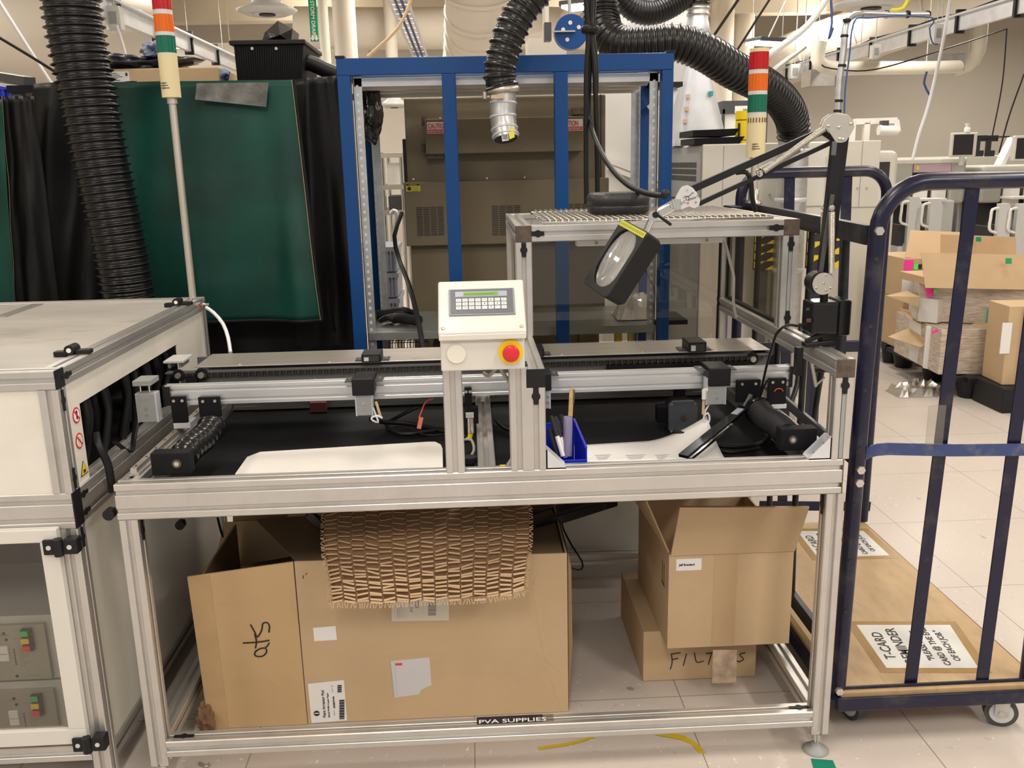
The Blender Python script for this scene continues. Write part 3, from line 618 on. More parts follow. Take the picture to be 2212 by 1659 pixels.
# ================================================================== blue rack and brown oven
YB, YR = 1.6, 2.15
bx0, bx1, bzt = .371, 1.671, 1.948
rk = thing('blue_rack', 'blue steel rack frame with galvanised shelves around the brown oven', 'rack', ((bx0+bx1)/2, 1.87, 0))
for (x0, x1) in ((bx0, bx0+.05), (.771, .824), (1.206, 1.258), (bx1-.045, bx1)):
    MB().box(x0, x1, YB, YB+.05, 0, bzt-.06).build('post', blue, rk, .003)
for x0 in (bx0+.015, bx1-.03): MB().box(x0, x0+.045, YR, YR+.045, 0, bzt-.02).build('post', blue, rk, .003)
MB().box(bx0, bx1, YB, YB+.05, bzt-.06, bzt+.003).build('top_rail', blue, rk, .003)
MB().box(bx0, bx1, YR, YR+.045, bzt-.055, bzt).build('top_rail', blue, rk, .003)
for x0 in (bx0, bx1-.045): MB().box(x0, x0+.045, YB+.05, YR, bzt-.05, bzt).build('side_rail', blue, rk, .003)
for x0 in (bx0-.002, bx1-.03): MB().box(x0, x0+.035, YB-.002, YB+.045, bzt+.003, bzt+.012).build('end_cap', black, rk)
def angle(x, y, z0, z1, sx, sy):
    mb = MB(); mb.box(x, x+.035*sx, y, y+.003*sy, z0, z1); mb.box(x, x+.003*sx, y, y+.035*sy, z0, z1)
    for k in range(int((z1-z0)/.03)):
        z = z0+.015+k*.03
        mb.box(x+.012*sx, x+.022*sx, y-.0012, y+.0042, z, z+.012, 1)
        mb.box(x-.0012 if sx > 0 else x+.0012, x+.0042*sx, y+.012*sy, y+.022*sy, z, z+.012, 1)
    return mb
for (x, y, sx, sy) in ((bx0+.052, YB+.055, 1, 1), (bx1-.048, YB+.055, -1, 1), (bx0+.065, YR-.005, 1, -1), (bx1-.035, YR-.005, -1, -1)):
    angle(x, y, 0, bzt-.06, sx, sy).build('slotted_angle', [galv, whiteb], rk)
zs = P(800, 187, Y=YB+.06).z
mb = MB(); mb.box(bx0+.056, bx1-.05, YB+.055, YR-.05, zs+.018, zs+.021); mb.box(bx0+.056, bx1-.05, YB+.055, YB+.06, zs-.001, zs+.032, 1); mb.box(bx0+.056, bx1-.05, YR-.055, YR-.05, zs-.012, zs+.02)
for k in (1, 2): y = YB+.05+k*.17; mb.box(bx0+.06, bx1-.06, y, y+.03, zs-.002, zs+.018)
mb.build('top_shelf', [steel, galvw], rk, .002)
zt_ = P(785, 720, Y=YB+.03).z
mb = MB(); mb.box(bx0+.056, bx1-.05, YB+.03, YR+.02, zt_-.003, zt_); mb.box(bx0+.056, bx1-.05, YB+.03, YB+.034, zt_-.032, zt_)
mb.box(bx0+.056, bx0+.06, YB+.03, YR+.02, zt_-.03, zt_); mb.box(bx1-.054, bx1-.05, YB+.03, YR+.02, zt_-.03, zt_)
mb.build('lower_shelf', mat('dull_zinc_shelf', (.33, .35, .34), .35, .6, var=.1, vscale=5, dirt=(.10, .10, .09), dscale=5, damt=.6), rk, .002)
c = P(1466, 155, Y=2.0); MB().box(bx1, bx1+.14, YR-.1, YR+.1, 1.86, 1.88).build('side_bracket', black, rk)
MB().bar((bx1, YR-.05, 1.77), (bx1+.12, YR-.05, 1.86), .03, .012, (0, 1, 0)).build('brace', galv, rk)
MB().cyl((bx1+.03, YR-.0, 1.882), (bx1+.03, YR, 1.925), .035, n=20).build('pipe_stub', galvw, rk)
# oven
YO = 2.35
def X_(u, v, Y=YO): return P(u, v, Y=Y).x
def Z_(u, v, Y=YO): return P(u, v, Y=Y).z
ov = thing('oven', 'large brown sheet metal oven standing behind the blue rack', 'oven', (1.03, YO+.4, 0))
ztop = Z_(1090, 208)
MB().box(X_(876, 300), X_(1308, 300), YO, YO+.8, .75, ztop).build('upper_body', brown, ov, .006)
MB().box(X_(876, 450), X_(1312, 450), YO-.05, YO+.8, Z_(1000, 529, YO-.05), Z_(1000, 391, YO-.05)).build('control_skirt', brown, ov, .004)
MB().box(X_(888, 600), X_(1290, 600), YO+.02, YO+.78, 0, .76).build('lower_body', brown, ov, .004)
MB().box(X_(1252, 600), X_(1290, 600)+.01, YO+.005, YO+.02, .1, Z_(1000, 529)).build('corner_strip', brown, ov)
MB().box(X_(868, 300), X_(876, 300), YO+.03, YO+.75, Z_(870, 530), Z_(870, 300)).build('side_panel', dkbrown, ov)
MB().box(X_(1296, 300), X_(1299, 300), YO-.002, YO, Z_(1296, 391), ztop).build('panel_seam', dkbrown, ov)
yb = YO-.10
for (u_, v_) in ((0, 0),): pass
MB().box(X_(918, 290, yb), X_(1262, 290, yb), yb, YO, Z_(1090, 330, yb), Z_(1090, 254, yb)).build('door_box', brown, ov, .004)
for (x, z) in ((916, 262), (916, 320), (1264, 262)):
    c = P(x, z, Y=yb+.05); MB().cyl(c+V((0, 0, -.02)), c+V((0, 0, .02)), .012, n=10).build('hinge', brownd, ov)
c = P(940, 338, Y=yb+.05); MB().box(c.x-.04, c.x+.04, yb+.03, YO, c.z-.01, c.z+.02).build('latch', brownd, ov); c = P(1250, 248, Y=YO-.03); MB().box(c.x-.03, c.x+.03, YO-.06, YO, c.z-.0, c.z+.03).build('latch', brownd, ov)
for (u0, u1, v0, v1, nc) in ((899, 962, 448, 508, 4), (1062, 1127, 445, 507, 4), (1224, 1290, 441, 503, 4)):
    a, b = P(u0, v0, Y=YO-.05), P(u1, v1, Y=YO-.05); mb = MB()
    for c_ in range(nc):
        for r_ in range(17):
            x = a.x+(b.x-a.x)*c_/nc; z = a.z+(b.z-a.z)*r_/16.5; mb.box(x, x+(b.x-a.x)/nc*.86, YO-.0515, YO-.0495, z-.0035, z)
    mb.build('vent_slots', ink, ov)
mb = MB()
for (u, v) in ((893, 387), (1052, 385), (1133, 383), (951, 255), (1061, 255)): c = P(u, v, Y=YO-.01 if v > 300 else yb); mb.cyl(c+V((0, -.006, 0)), c, .005, n=8)
mb.build('screws', nickel, ov)
def caution(u, v, nm):
    a, b = P(u, v, Y=yb), P(u+53, v+24, Y=yb); st = MB().box(a.x, b.x, yb-.0012, yb-.0002, b.z, a.z).build('caution_label', paper, ov); H = a.z-b.z
    MB().box(a.x+.002, b.x-.002, yb-.002, yb-.001, b.z+.002, b.z+H*.36).build('red_band', redp, st)
    text('CAUTION', (a.x+.003, yb-.0022, b.z+H*.45), (1, 0, 0), (0, 0, 1), H*.62, redp, st, bold=.0006, sx=.62)
    text('SURFACE MAY BE HOT', (a.x+.004, yb-.003, b.z+H*.10), (1, 0, 0), (0, 0, 1), H*.26, paper, st, sx=.72)
caution(922, 264, 'l'); caution(1206, 258, 'r')
a, b = P(877, 397, Y=YO-.05), P(908, 413, Y=YO-.05); wl = MB().box(a.x, b.x, YO-.0515, YO-.05, b.z, a.z).build('warning_label', yellowp, ov); H = a.z-b.z
MB().box(a.x+.001, b.x-.001, YO-.053, YO-.051, a.z-H*.26, a.z-.001).build('black_band', ink, wl)
MB().cyl((a.x+.014, YO-.053, b.z+H*.36), (a.x+.014, YO-.051, b.z+H*.36), H*.27, n=16).build('symbol_disc', ink, wl)
text('WARNING', (a.x+.012, YO-.0535, a.z-H*.22), (1, 0, 0), (0, 0, 1), H*.22, yellowp, wl)
mb = MB()
for k in range(4): mb.box(a.x+.026, b.x-.004-.003*(k % 2), YO-.0525, YO-.0512, b.z+.002+k*H*.16, b.z+.0032+k*H*.16)
mb.build('fine_print', ink, wl)
# middle hose with metal elbow
he = P(1086, 196, Y=1.38)
hs = hose([P(1205, -90, Y=1.42), P(1168, -30, Y=1.41), P(1128, 20, Y=1.4), P(1102, 70, Y=1.39), P(1084, 130, Y=1.38), P(1080, 165, Y=1.38), he], .064, .036, .010)
mh = thing('extraction_hose', 'black ribbed hose with a clamped metal elbow hanging before the blue rack', 'hose', tuple(P(1090, 320, Y=1.3)))
hs.build('ribbed_hose', hosem, mh)
d = (P(1082, 215, Y=1.38)-P(1080, 185, Y=1.38)).normalized()
MB().lathe(he-d*.012, d, [(.055, 0), (.060, 0), (.060, .020), (.055, .020)], 32).build('hose_clamp', steel, mh)
c = P(1074, 209, Y=1.318); MB().box(c.x-.022, c.x+.022, c.y-.003, c.y+.002, c.z-.006, c.z+.006).build('clamp_tag', kraft, mh)
c = P(1047, 206, Y=1.36); MB().cyl(c+V((0, 0, -.012)), c+V((0, 0, .012)), .008, n=8).build('clamp_screw', nickel, mh)
ep = [he, P(1087, 222, Y=1.378), P(1086, 245, Y=1.376), P(1089, 272, Y=1.37), P(1093, 300, Y=1.355)]
MB().tube(spline(ep, .01), .047, 28).build('elbow_pipe', galv, mh)
sp_ = spline(ep, .01)
for k in (int(len(sp_)*.30), int(len(sp_)*.55), int(len(sp_)*.78), len(sp_)-2):
    q = sp_[k]; dd = (sp_[min(k+1, len(sp_)-1)]-sp_[k-1]).normalized(); MB().lathe(q-dd*.004, dd, [(.047, 0), (.0505, .002), (.0505, .006), (.047, .008)], 32).build('seam_ring', galvw, mh)
q = sp_[-1]; dd = (sp_[-1]-sp_[-3]).normalized(); MB().cyl(q, q+dd*.0015, .043, n=28).build('dark_opening', dkbrown, mh)
c = P(1103, 287, Y=1.262); q = MB().slab([P(1082, 281, Y=1.319), P(1096, 279, Y=1.319), P(1099, 303, Y=1.308), P(1085, 305, Y=1.308)], .003).build('barcode_label', paper, mh)
MB().slab([P(1097, 278, Y=1.318), P(1108, 272, Y=1.324), P(1112, 296, Y=1.314), P(1101, 301, Y=1.307)], .003).build('yellow_label', yellowp, mh)
mb = MB()
for k in range(7): mb.slab([P(1084+k*1.7, 284, Y=1.316), P(1084.8+k*1.7, 284, Y=1.316), P(1087+k*1.7, 301, Y=1.305), P(1086.2+k*1.7, 301, Y=1.305)], .001)
mb.build('barcode', ink, q)
# hanging black cords
cb = thing('cord_bundle', 'bundle of black cords tied together hanging before the blue rack', 'cable', tuple(P(1275, 430, Y=1.3)))
for k, pts in enumerate(([(1268, -60), (1266, 0), (1270, 60), (1270, 100), (1267, 140), (1266, 250), (1266, 350), (1267, 440)],
                         [(1280, -60), (1278, 0), (1276, 60), (1278, 100), (1284, 150), (1288, 250), (1290, 350), (1291, 431)],
                         [(1274, -60), (1272, 0), (1274, 60), (1275, 100), (1273, 160), (1273, 250), (1290, 310), (1318, 360), (1355, 398), (1395, 417), (1436, 424)],
                         [(1284, -60), (1283, 10), (1279, 60), (1281, 80), (1287, 130), (1288, 200)])):
    MB().tube(spline([P(u, v, Y=(1.10-(i-5)*.15 if k == 2 and i > 5 else 1.12)+k*.012) for i, (u, v) in enumerate(pts)], .02), .0085, 8).build('cord', cablem, cb)
c = P(1275, 64, Y=1.13); MB().lathe(c+V((0, 0, -.012)), (0, 0, 1), [(.026, 0), (.031, .006), (.031, .018), (.026, .024)], 16).build('tie_knot', cablem, cb)
# things on the lower shelf
def glove(u, v, Y, rot, m, label, s=1.0):
    base = V((P(u, v, Y=Y).x, Y, zt_+.001)); t = MB()
    ca, sa = math.cos(rot), math.sin(rot)
    def W(x, y, z): return base+V(((x*ca-y*sa)*s, (x*sa+y*ca)*s, z*s))
    t.tube(spline([W(-.09, 0, .024), W(-.05, .0, .026), W(0, .0, .03), (W(.035, 0, .026))], .008), .031, 12, flat=.7)
    for k in range(4): t.tube(spline([W(.02, -.026+k*.018, .024), W(.055, -.032+k*.022, .034), W(.085+.008*(k in (1, 2)), -.036+k*.025, .018)], .006), .0115, 8)
    t.tube(spline([W(-.01, -.025, .022), W(.02, -.05, .026), W(.045, -.062, .014)], .006), .0125, 8)
    return tag(t.build('work_glove', m, None), label, 'glove', 'work gloves on the zinc shelf')
glove(866, 668, 1.80, 2.6, rubber, 'dark grey work glove nearest on the zinc shelf of the blue rack')
glove(850, 650, 1.97, .4, blackm, 'black work glove lying behind the grey one on the zinc shelf')
wire([P(868, 460, Y=2.2), P(852, 510, Y=2.1), P(862, 560, Y=2.0), P(885, 620, Y=1.6), P(905, 700, Y=1.35), P(915, 760, Y=1.15)], .010, cablem, 'black cable running down past the left edge of the zinc shelf')
# baskets and crates seen through the rack
wr = thing('wire_shelf_rack', 'chrome wire shelving seen left of the brown oven', 'shelving', tuple(P(845, 560, Y=4.4)*1))
wr.location.z = 0; ORG[wr] = V(wr.location)
for u in (825, 866):
    for dy in (0, .5):
        c = P(u, 330, Y=4.4); MB().cyl((c.x, 4.4+dy, 0), (c.x, 4.4+dy, c.z), .014, n=8).build('upright', chrome, wr)
a, b = P(822, 400, Y=4.4), P(900, 400, Y=4.4)
for v in (331, 400, 455):
    z = P(840, v, Y=4.4).z; mb = MB(); mb.box(a.x, b.x, 4.39, 4.91, z-.002, z+.002)
    for k in range(14): y = 4.4+.5*k/13; mb.cyl((a.x, y, z), (b.x, y, z), .004, n=5)
    mb.bar((a.x, 4.39, z-.015), (b.x, 4.39, z-.015), .008, .03); mb.build('wire_shelf', steel, wr)
a, b = P(836, 355, Y=4.45), P(880, 400, Y=4.45); tag(MB().box(a.x, b.x+.1, 4.45, 4.8, b.z+.004, P(840, 352, Y=4.45).z).build('white_box', whiteb), 'white box on the upper wire shelf left of the oven', 'box')
a, b = P(836, 372, Y=4.43), P(880, 398, Y=4.43); z = P(840, 455, Y=4.4).z+.006; tag(MB().box(a.x, b.x+.1, 4.43, 4.8, z, z+.09).build('dark_tray', darkg), 'dark tray on the lower wire shelf left of the oven', 'tray')
for k in range(3):
    a = P(800, 640, Y=3.4); x0, x1 = P(803, 560, Y=3.4).x, P(856, 560, Y=3.4).x; hz = .155; z0 = .62+k*hz
    t = thing('grey_tote', 'grey ribbed plastic tote, %s of the stack left of the oven' % ('bottom', 'middle', 'top')[k], 'crate', ((x0+x1)/2, 3.6, z0), 'stack of grey totes')
    MB().box(x0, x1, 3.4, 3.8, z0, z0+.15).build('tote_body', tote, t, .008); MB().box(x0-.01, x1+.01, 3.39, 3.81, z0+.125, z0+.152).build('rim', tote, t)
    mb = MB()
    for j in range(7): x = x0+(x1-x0)*(j+.5)/7; mb.box(x-.004, x+.004, 3.39, 3.4, z0+.01, z0+.125)
    mb.build('ribs', tote, t)
dl = thing('tote_dolly', 'wheeled dolly carrying the grey totes left of the oven', 'dolly', (P(830, 600, Y=3.6).x, 3.6, 0))
x0, x1 = P(803, 560, Y=3.4).x, P(856, 560, Y=3.4).x
MB().box(x0, x1, 3.42, 3.78, .58, .615).build('platform', darkg, dl)
for x in (x0+.03, x1-.02):
    for y in (3.46, 3.74): MB().cyl((x, y, .1), (x, y, .58), .012, n=8).build('leg', alud, dl); MB().cyl((x-.015, y, .05), (x+.015, y, .05), .05, n=16).build('wheel', rubber, dl)
MB().tube(spline([P(845, 462, Y=3.3), P(850, 455, Y=3.3), P(857, 462, Y=3.3), P(852, 500, Y=3.3), P(850, 520, Y=3.3)], .02), .012, 8).build('handle', galvw, dl)
bk = thing('black_curtain', 'dark hanging curtain strip behind the left rear blue post', 'curtain', tuple(P(805, 450, Y=2.9)))
mb = MB(); a, b = P(790, 320, Y=2.9), P(808, 320, Y=2.9)
for k in range(4): mb.cyl((a.x+(b.x-a.x)*(k+.5)/4, 2.9+.01*(k % 2), 0), (a.x+(b.x-a.x)*(k+.5)/4, 2.9+.01*(k % 2), P(800, 318+k, Y=2.9).z), .014, n=10)
mb.build('curtain_strip', black_c, bk)
# wire baskets under the shelf
for (u0, u1, k) in ((840, 925, 0), (936, 952, 1)):
    a, b = P(u0, 731, Y=1.75), P(u1, 748, Y=1.75); t = MB(); zz = a.z-.02
    for j in range(14): x = a.x+(b.x-a.x)*j/13; t.cyl((x, 1.75, zz-.16), (x, 1.75, zz), .0022, n=5); t.cyl((x, 1.75, zz), (x, 2.1, zz), .0022, n=5)
    for j in range(7): t.cyl((a.x, 1.75, zz-.025*j), (b.x, 1.75, zz-.025*j), .002, n=5)
    for j in range(8): t.cyl((a.x, 1.75+.05*j, zz), (b.x, 1.75+.05*j, zz), .002, n=5)
    tag(t.build('wire_basket', darkg), 'dark wire basket under the zinc shelf, %s' % ('the wide one at left' if k == 0 else 'the narrow one beside the control box'), 'basket')
a, b = P(1330, 722, Y=1.9), P(1363, 745, Y=1.9)
for k, (u0, u1) in enumerate(((1329, 1344), (1358, 1363))):
    tag(MB().box(P(u0, 730, Y=1.9).x, P(u1, 730, Y=1.9).x, 1.9, 1.93, .55, P(u0, 720, Y=1.9).z).build('yellow_bar', yellow), 'yellow bar behind the steel conveyor plate, %s' % ('wide one' if k == 0 else 'thin one'), 'bar')
tag(MB().box(P(1245, 690, Y=2.0).x, P(1480, 690, Y=2.0).x, 1.95, 2.2, zt_-.06, zt_-.04).build('dark_bar', blackm), 'dark shelf bar seen through the smoked panel', 'shelf')
# crumpled clear bag on shelf behind panel
random.seed(3); mb = MB(); c = V((P(1375, 660, Y=1.85).x, 1.85, zt_+.004)); n = 12; vs = []
for j in range(n):
    for i in range(n):
        x, y = (i/(n-1)-.5), (j/(n-1)-.5); r = max(0, 1-4*(x*x+y*y)); vs.append(c+V((x*.20, y*.22, .10*r**.5*(.6+.5*random.random()))))
mb.add(vs, [(j*n+i, j*n+i+1, (j+1)*n+i+1, (j+1)*n+i) for j in range(n-1) for i in range(n-1)])
tag(mb.build('crumpled_bag', clearp and mat('clear_crumpled_film', (.62, .62, .60), .12, coat=.6)), 'crumpled clear plastic bag seen through the smoked panel', 'bag')

# ================================================================== curtains at the left
def cloth(name, quad, m, label, nx=60, nz=40, amp=.02, freq=5, ph=0, cat='curtain', sag=0, edge=None, slant=0, extra=None):
    """quad: TL, TR, BR, BL world points; folds pushed along Y"""
    TL, TR, BR, BL = [V(p) for p in quad]; vs = []
    for j in range(nz+1):
        t = j/nz
        for i in range(nx+1):
            s = i/nx; p = TL.lerp(TR, s).lerp(BL.lerp(BR, s), t)
            y = amp*math.sin((s+slant*t)*freq*2*math.pi+ph)*(.35+.65*t)+amp*.5*math.sin((s*1.7+t*.8)*freq*2+ph*2)+amp*.35*noise.noise(V((s*4, t*4, ph)))*2
            if extra: y += extra(s, t)
            vs.append(p+V((0, y, -sag*math.sin(math.pi*s)*(1-t)*0)))
    mb = MB().add(vs, [(j*(nx+1)+i, (j+1)*(nx+1)+i, (j+1)*(nx+1)+i+1, j*(nx+1)+i+1) for j in range(nz) for i in range(nx)], 0, True)
    t_ = thing(name, label, cat, tuple((BL+BR)/2)); o = mb.build('cloth_sheet', m, t_)
    so = o.modifiers.new('solidify', 'SOLIDIFY'); so.thickness = .003
    if edge:
        for e in edge:
            pts = [vs[j*(nx+1)+(0 if e == 'L' else nx)]+V((0, -.003, 0)) for j in range(nz+1)] if e in 'LR' else [vs[nz*(nx+1)+i]+V((0, -.003, 0)) for i in range(nx+1)]
            MB().tube(pts, .0075, 6).build('black_hem', blackm, t_)
            if e in 'LR': MB().tube([p+V((.006 if e == 'L' else -.006, -.008, 0)) for p in pts], .0009, 4).build('stitching', kraft, t_)
    return t_
YC = 1.66
gc = cloth('green_curtain', (P(212, 178, Y=YC), P(634, 172, Y=YC), P(697, 690, Y=YC-.06), P(240, 700, Y=YC-.06)), green_c, 'dark green vinyl curtain with a grey tape patch behind the chrome pole', amp=.012, freq=2.1, ph=.6, slant=.35, edge='RB',
     extra=lambda s, t: -.03*math.exp(-((s-.9-.0*t)**2)/.004)*t+.05*(max(0, t-.85)))
MB().slab([P(425, 180, Y=YC-.045), P(580, 178, Y=YC-.045), P(575, 231, Y=YC-.05), P(421, 215, Y=YC-.05)], .002).build('tape_patch', mat('grey_duct_tape', (.13, .13, .12), .3, var=.5, vscale=18, coat=.4, bump=.3, bscale=30), gc)
cloth('black_curtain', (P(66, 180, Y=YC+.05), P(300, 176, Y=YC+.05), P(320, 720, Y=YC+.0), P(20, 720, Y=YC+.0)), black_c, 'black vinyl curtain hanging behind the left ribbed hose', amp=.028, freq=2.7, ph=1.0)
cloth('black_curtain', (P(2, 208, Y=YC-.03), P(75, 208, Y=YC-.03), P(130, 720, Y=YC-.06), P(34, 720, Y=YC-.06)), black_c, 'black curtain panel with a pale stitched edge at the far left', amp=.02, freq=1.3, ph=.2, edge='L')
cloth('green_curtain', (P(-120, 215, Y=YC-.05), P(2, 215, Y=YC-.05), P(38, 720, Y=YC-.08), P(-90, 720, Y=YC-.08)), green_c, 'strip of dark green curtain at the left picture edge', amp=.012, freq=1.2, ph=2.2)
cloth('black_curtain', (P(628, 172, Y=YC+.10), P(728, 163, Y=YC+.12), P(790, 760, Y=YC+.10), P(640, 760, Y=YC+.08)), black_c, 'black curtain between the green curtain and the blue rack', amp=.022, freq=1.8, ph=.9)
cloth('black_curtain', (P(225, 640, Y=YC+.12), P(700, 560, Y=YC+.12), P(780, 1050, Y=YC+.12), P(235, 1050, Y=YC+.12)), black_c, 'black curtain visible below the green curtain hem', amp=.02, freq=3, ph=.3)
# enclosure carrying things on top
ex0, ex1 = P(20, 180, Y=1.85).x, P(715, 180, Y=1.85).x; ezt = P(400, 179, Y=1.85).z
en = thing('curtained_enclosure', 'dark topped enclosure behind the hanging curtains', 'enclosure', ((ex0+ex1)/2, 2.2, 0))
MB().box(ex0, ex1, 1.82, 2.6, ezt-.03, ezt).build('top_board', blackm, en)
for x in (ex0+.03, ex1-.03):
    for y in (1.85, 2.55): MB().box(x-.02, x+.02, y-.02, y+.02, 0, ezt-.03).build('leg', darkg, en)
a, b = P(-80, 152, Y=2.6), P(70, 182, Y=1.95)
fr = thing('dark_rail', 'dark grey rail at the upper left above the blue crate', 'rail', tuple((a+b)/2)); MB().bar(P(-120, 146, Y=2.5), P(64, 176, Y=2.0), .05, .035).build('rail_bar', darkg, fr); MB().bar(P(-120, 165, Y=2.5), P(64, 190, Y=2.0), .05, .015).build('rail_lip', lgrey, fr)
a, b = P(-60, 182, Y=2.9), P(38, 240, Y=2.9)
cr = thing('blue_crate', 'bright blue plastic crate at the left edge above the black curtain', 'crate', ((a.x+b.x)/2, 3.0, b.z)); MB().box(a.x, b.x, 2.9, 3.2, b.z, a.z).build('crate_body', binblue, cr, .01)
mb = MB()
for k in range(6): x = a.x+(b.x-a.x)*(k+.5)/6; mb.box(x-.006, x+.006, 2.885, 2.9, b.z, a.z)
mb.box(a.x, b.x, 2.88, 2.9, a.z-.03, a.z-.015); mb.build('ribs', binblue, cr)
a, b = P(222, 150, Y=1.95), P(492, 180, Y=1.95)
cx = thing('cardboard_box', 'flat cardboard box with a white label on top of the green curtain', 'box', ((a.x+b.x)/2, 2.1, ezt+.002))
MB().box(a.x, b.x-.03, 1.93, 2.35, ezt+.002, P(350, 148, Y=1.95).z).build('box_body', cardb, cx, .004); za = P(350, 148, Y=1.95).z
l0, l1 = P(226, 155, Y=1.93), P(281, 178, Y=1.93); lb = MB().box(l0.x, l1.x, 1.927, 1.93, ezt+.01, l0.z).build('shipping_label', paper, cx)
mb = MB()
for k in range(6): mb.box(l0.x+.006, l0.x+.05+.01*(k % 3), 1.9255, 1.927, l0.z-.008-k*.007, l0.z-.006-k*.007)
mb.box(l1.x-.014, l1.x-.006, 1.9255, 1.927, l0.z-.018, l0.z-.006); mb.build('print', ink, lb)
def lump(name, c, size, m, label, cat, seed=1, n=26, rough=.35, seat=None):
    vs = []; fs = []; c = V(c)
    for j in range(n+1):
        for i in range(n*2):
            th, ph = math.pi*j/n, math.pi*i/n; d = V((math.sin(th)*math.cos(ph), math.sin(th)*math.sin(ph), math.cos(th)))
            k = 1+rough*noise.noise(d*1.6+V((seed*7, 0, 0)))+rough*.45*noise.noise(d*4+V((0, seed*5, 0)))
            p = V((d.x*size[0]*k, d.y*size[1]*k, d.z*size[2]*k)); 
            if seat is not None and c.z+p.z < seat: p.z = seat-c.z
            vs.append(c+p)
    for j in range(n):
        for i in range(2*n): a_ = j*2*n+i; b_ = j*2*n+(i+1) % (2*n); fs.append((a_, a_+2*n, b_+2*n, b_))
    return tag(MB().add(vs, fs, 0, True).build(name, m), label, cat)
lump('folded_tarp', (P(290, 135, Y=2.05).x, 2.1, za+.028), (.19, .16, .036), mat('navy_sheeting', (.012, .014, .03), .3, coat=.3), 'dark navy folded sheeting on the flat cardboard box', 'tarp', 4, rough=.6, seat=za+.002)
lump('folded_bag', (P(333, 122, Y=2.0).x, 2.0, za+.075), (.05, .05, .03), mat('grey_blue_film', (.20, .24, .34), .25, coat=.3), 'crumpled grey blue bag on top of the navy sheeting', 'bag', 9, rough=.9, seat=za+.05)
lump('blue_cloth', (P(465, 160, Y=1.97).x, 2.0, ezt+.035), (.055, .05, .035), mat('blue_grey_fabric', (.16, .22, .34), .6), 'blue grey cloth cap at the right end of the cardboard box', 'cloth', 2, rough=.4, seat=ezt+.003)
# tote bin
a, b = P(510, 120, Y=1.84), P(652, 178, Y=1.84)
bn = thing('tote_bin', 'black ribbed plastic bin with two rivets above the green curtain', 'bin', ((a.x+b.x)/2, 2.0, ezt+.001)); zt2 = P(580, 88, Y=1.84).z
mb = MB(); x0, x1 = P(510, 170, Y=1.84).x, P(650, 170, Y=1.84).x; X0, X1 = P(505, 100, Y=1.84).x, P(658, 100, Y=1.84).x
mb.add([(x0, 1.86, ezt+.001), (x1, 1.86, ezt+.001), (x1, 2.2, ezt+.001), (x0, 2.2, ezt+.001), (X0, 1.84, zt2), (X1, 1.84, zt2), (X1, 2.24, zt2), (X0, 2.24, zt2)], [(3, 2, 1, 0), (0, 1, 5, 4), (1, 2, 6, 5), (2, 3, 7, 6), (3, 0, 4, 7), (4, 5, 6, 7)])
mb.build('bin_body', blackm, bn)
mb = MB()
for k in range(30):
    s = (k+.5)/30; mb.bar((x0+(x1-x0)*s, 1.858, ezt+.004), (X0+(X1-X0)*s, 1.838, zt2-.02), .003, .004, (0, 1, 0))
mb.build('ribs', black, bn)
xa, xb = P(496, 90, Y=1.84).x, P(661, 95, Y=1.84).x; MB().box(xa, xb, 1.825, 2.26, zt2-.016, zt2+.002).build('rim', black, bn, .004)
for u in (545, 597): c = P(u, 105, Y=1.84); MB().cyl((c.x, 1.835, c.z), (c.x, 1.848, c.z), .006, n=12).build('rivet', lgrey, bn)
bgp = [P(566, 90, Y=1.95), P(572, 70, Y=1.95), P(598, 43, Y=1.95), P(632, 62, Y=1.95), P(628, 92, Y=1.95)]
vs = bgp+[p+V((0.01, .09, -.01)) for p in bgp]; vs[2] += V((0, .02, 0)); vs.append(P(605, 75, Y=1.90))
tag(MB().add(vs, [(0, 1, 10), (1, 2, 10), (2, 3, 10), (3, 4, 10), (4, 0, 10), (0, 5, 6, 1), (1, 6, 7, 2), (2, 7, 8, 3), (3, 8, 9, 4), (5, 9, 8, 7, 6), (0, 4, 9, 5)]).build('plastic_bag', mat('glossy_black_film', (.018, .018, .02), .16, coat=.5, bump=.6, bscale=12)), 'glossy black plastic bag poking out of the black bin', 'bag')
a = P(662, 150, Y=1.95)
tag(MB().tube(spline([P(655, 132, Y=1.95), P(680, 140, Y=1.95), P(705, 152, Y=1.95), P(726, 160, Y=1.95)], .02), .032, 12).build('rolled_sheet', black_c), 'rolled black sheet between the black bin and the blue rack', 'roll')
lump('black_bag', P(800, 245, Y=1.95), (.055, .09, .11), mat('shiny_black_bag', (.008, .008, .009), .15, coat=.5, bump=.5, bscale=14), 'shiny black bag bulging through the left side of the blue rack', 'bag', 5, rough=.35)
# left hose
hs = hose([P(138, -120, Y=1.40), P(146, -50, Y=1.40), P(153, 0, Y=1.4), P(165, 80, Y=1.4), P(187, 190, Y=1.4), P(212, 320, Y=1.4), P(243, 460, Y=1.4), P(264, 560, Y=1.4), P(278, 640, Y=1.4), P(292, 740, Y=1.4), P(300, 900, Y=1.4)], .104, .0300, .015, n=36, seg=8)
tag(hs.build('ribbed_hose', hosem), 'thick black ribbed hose hanging down behind the left cabinet', 'hose')

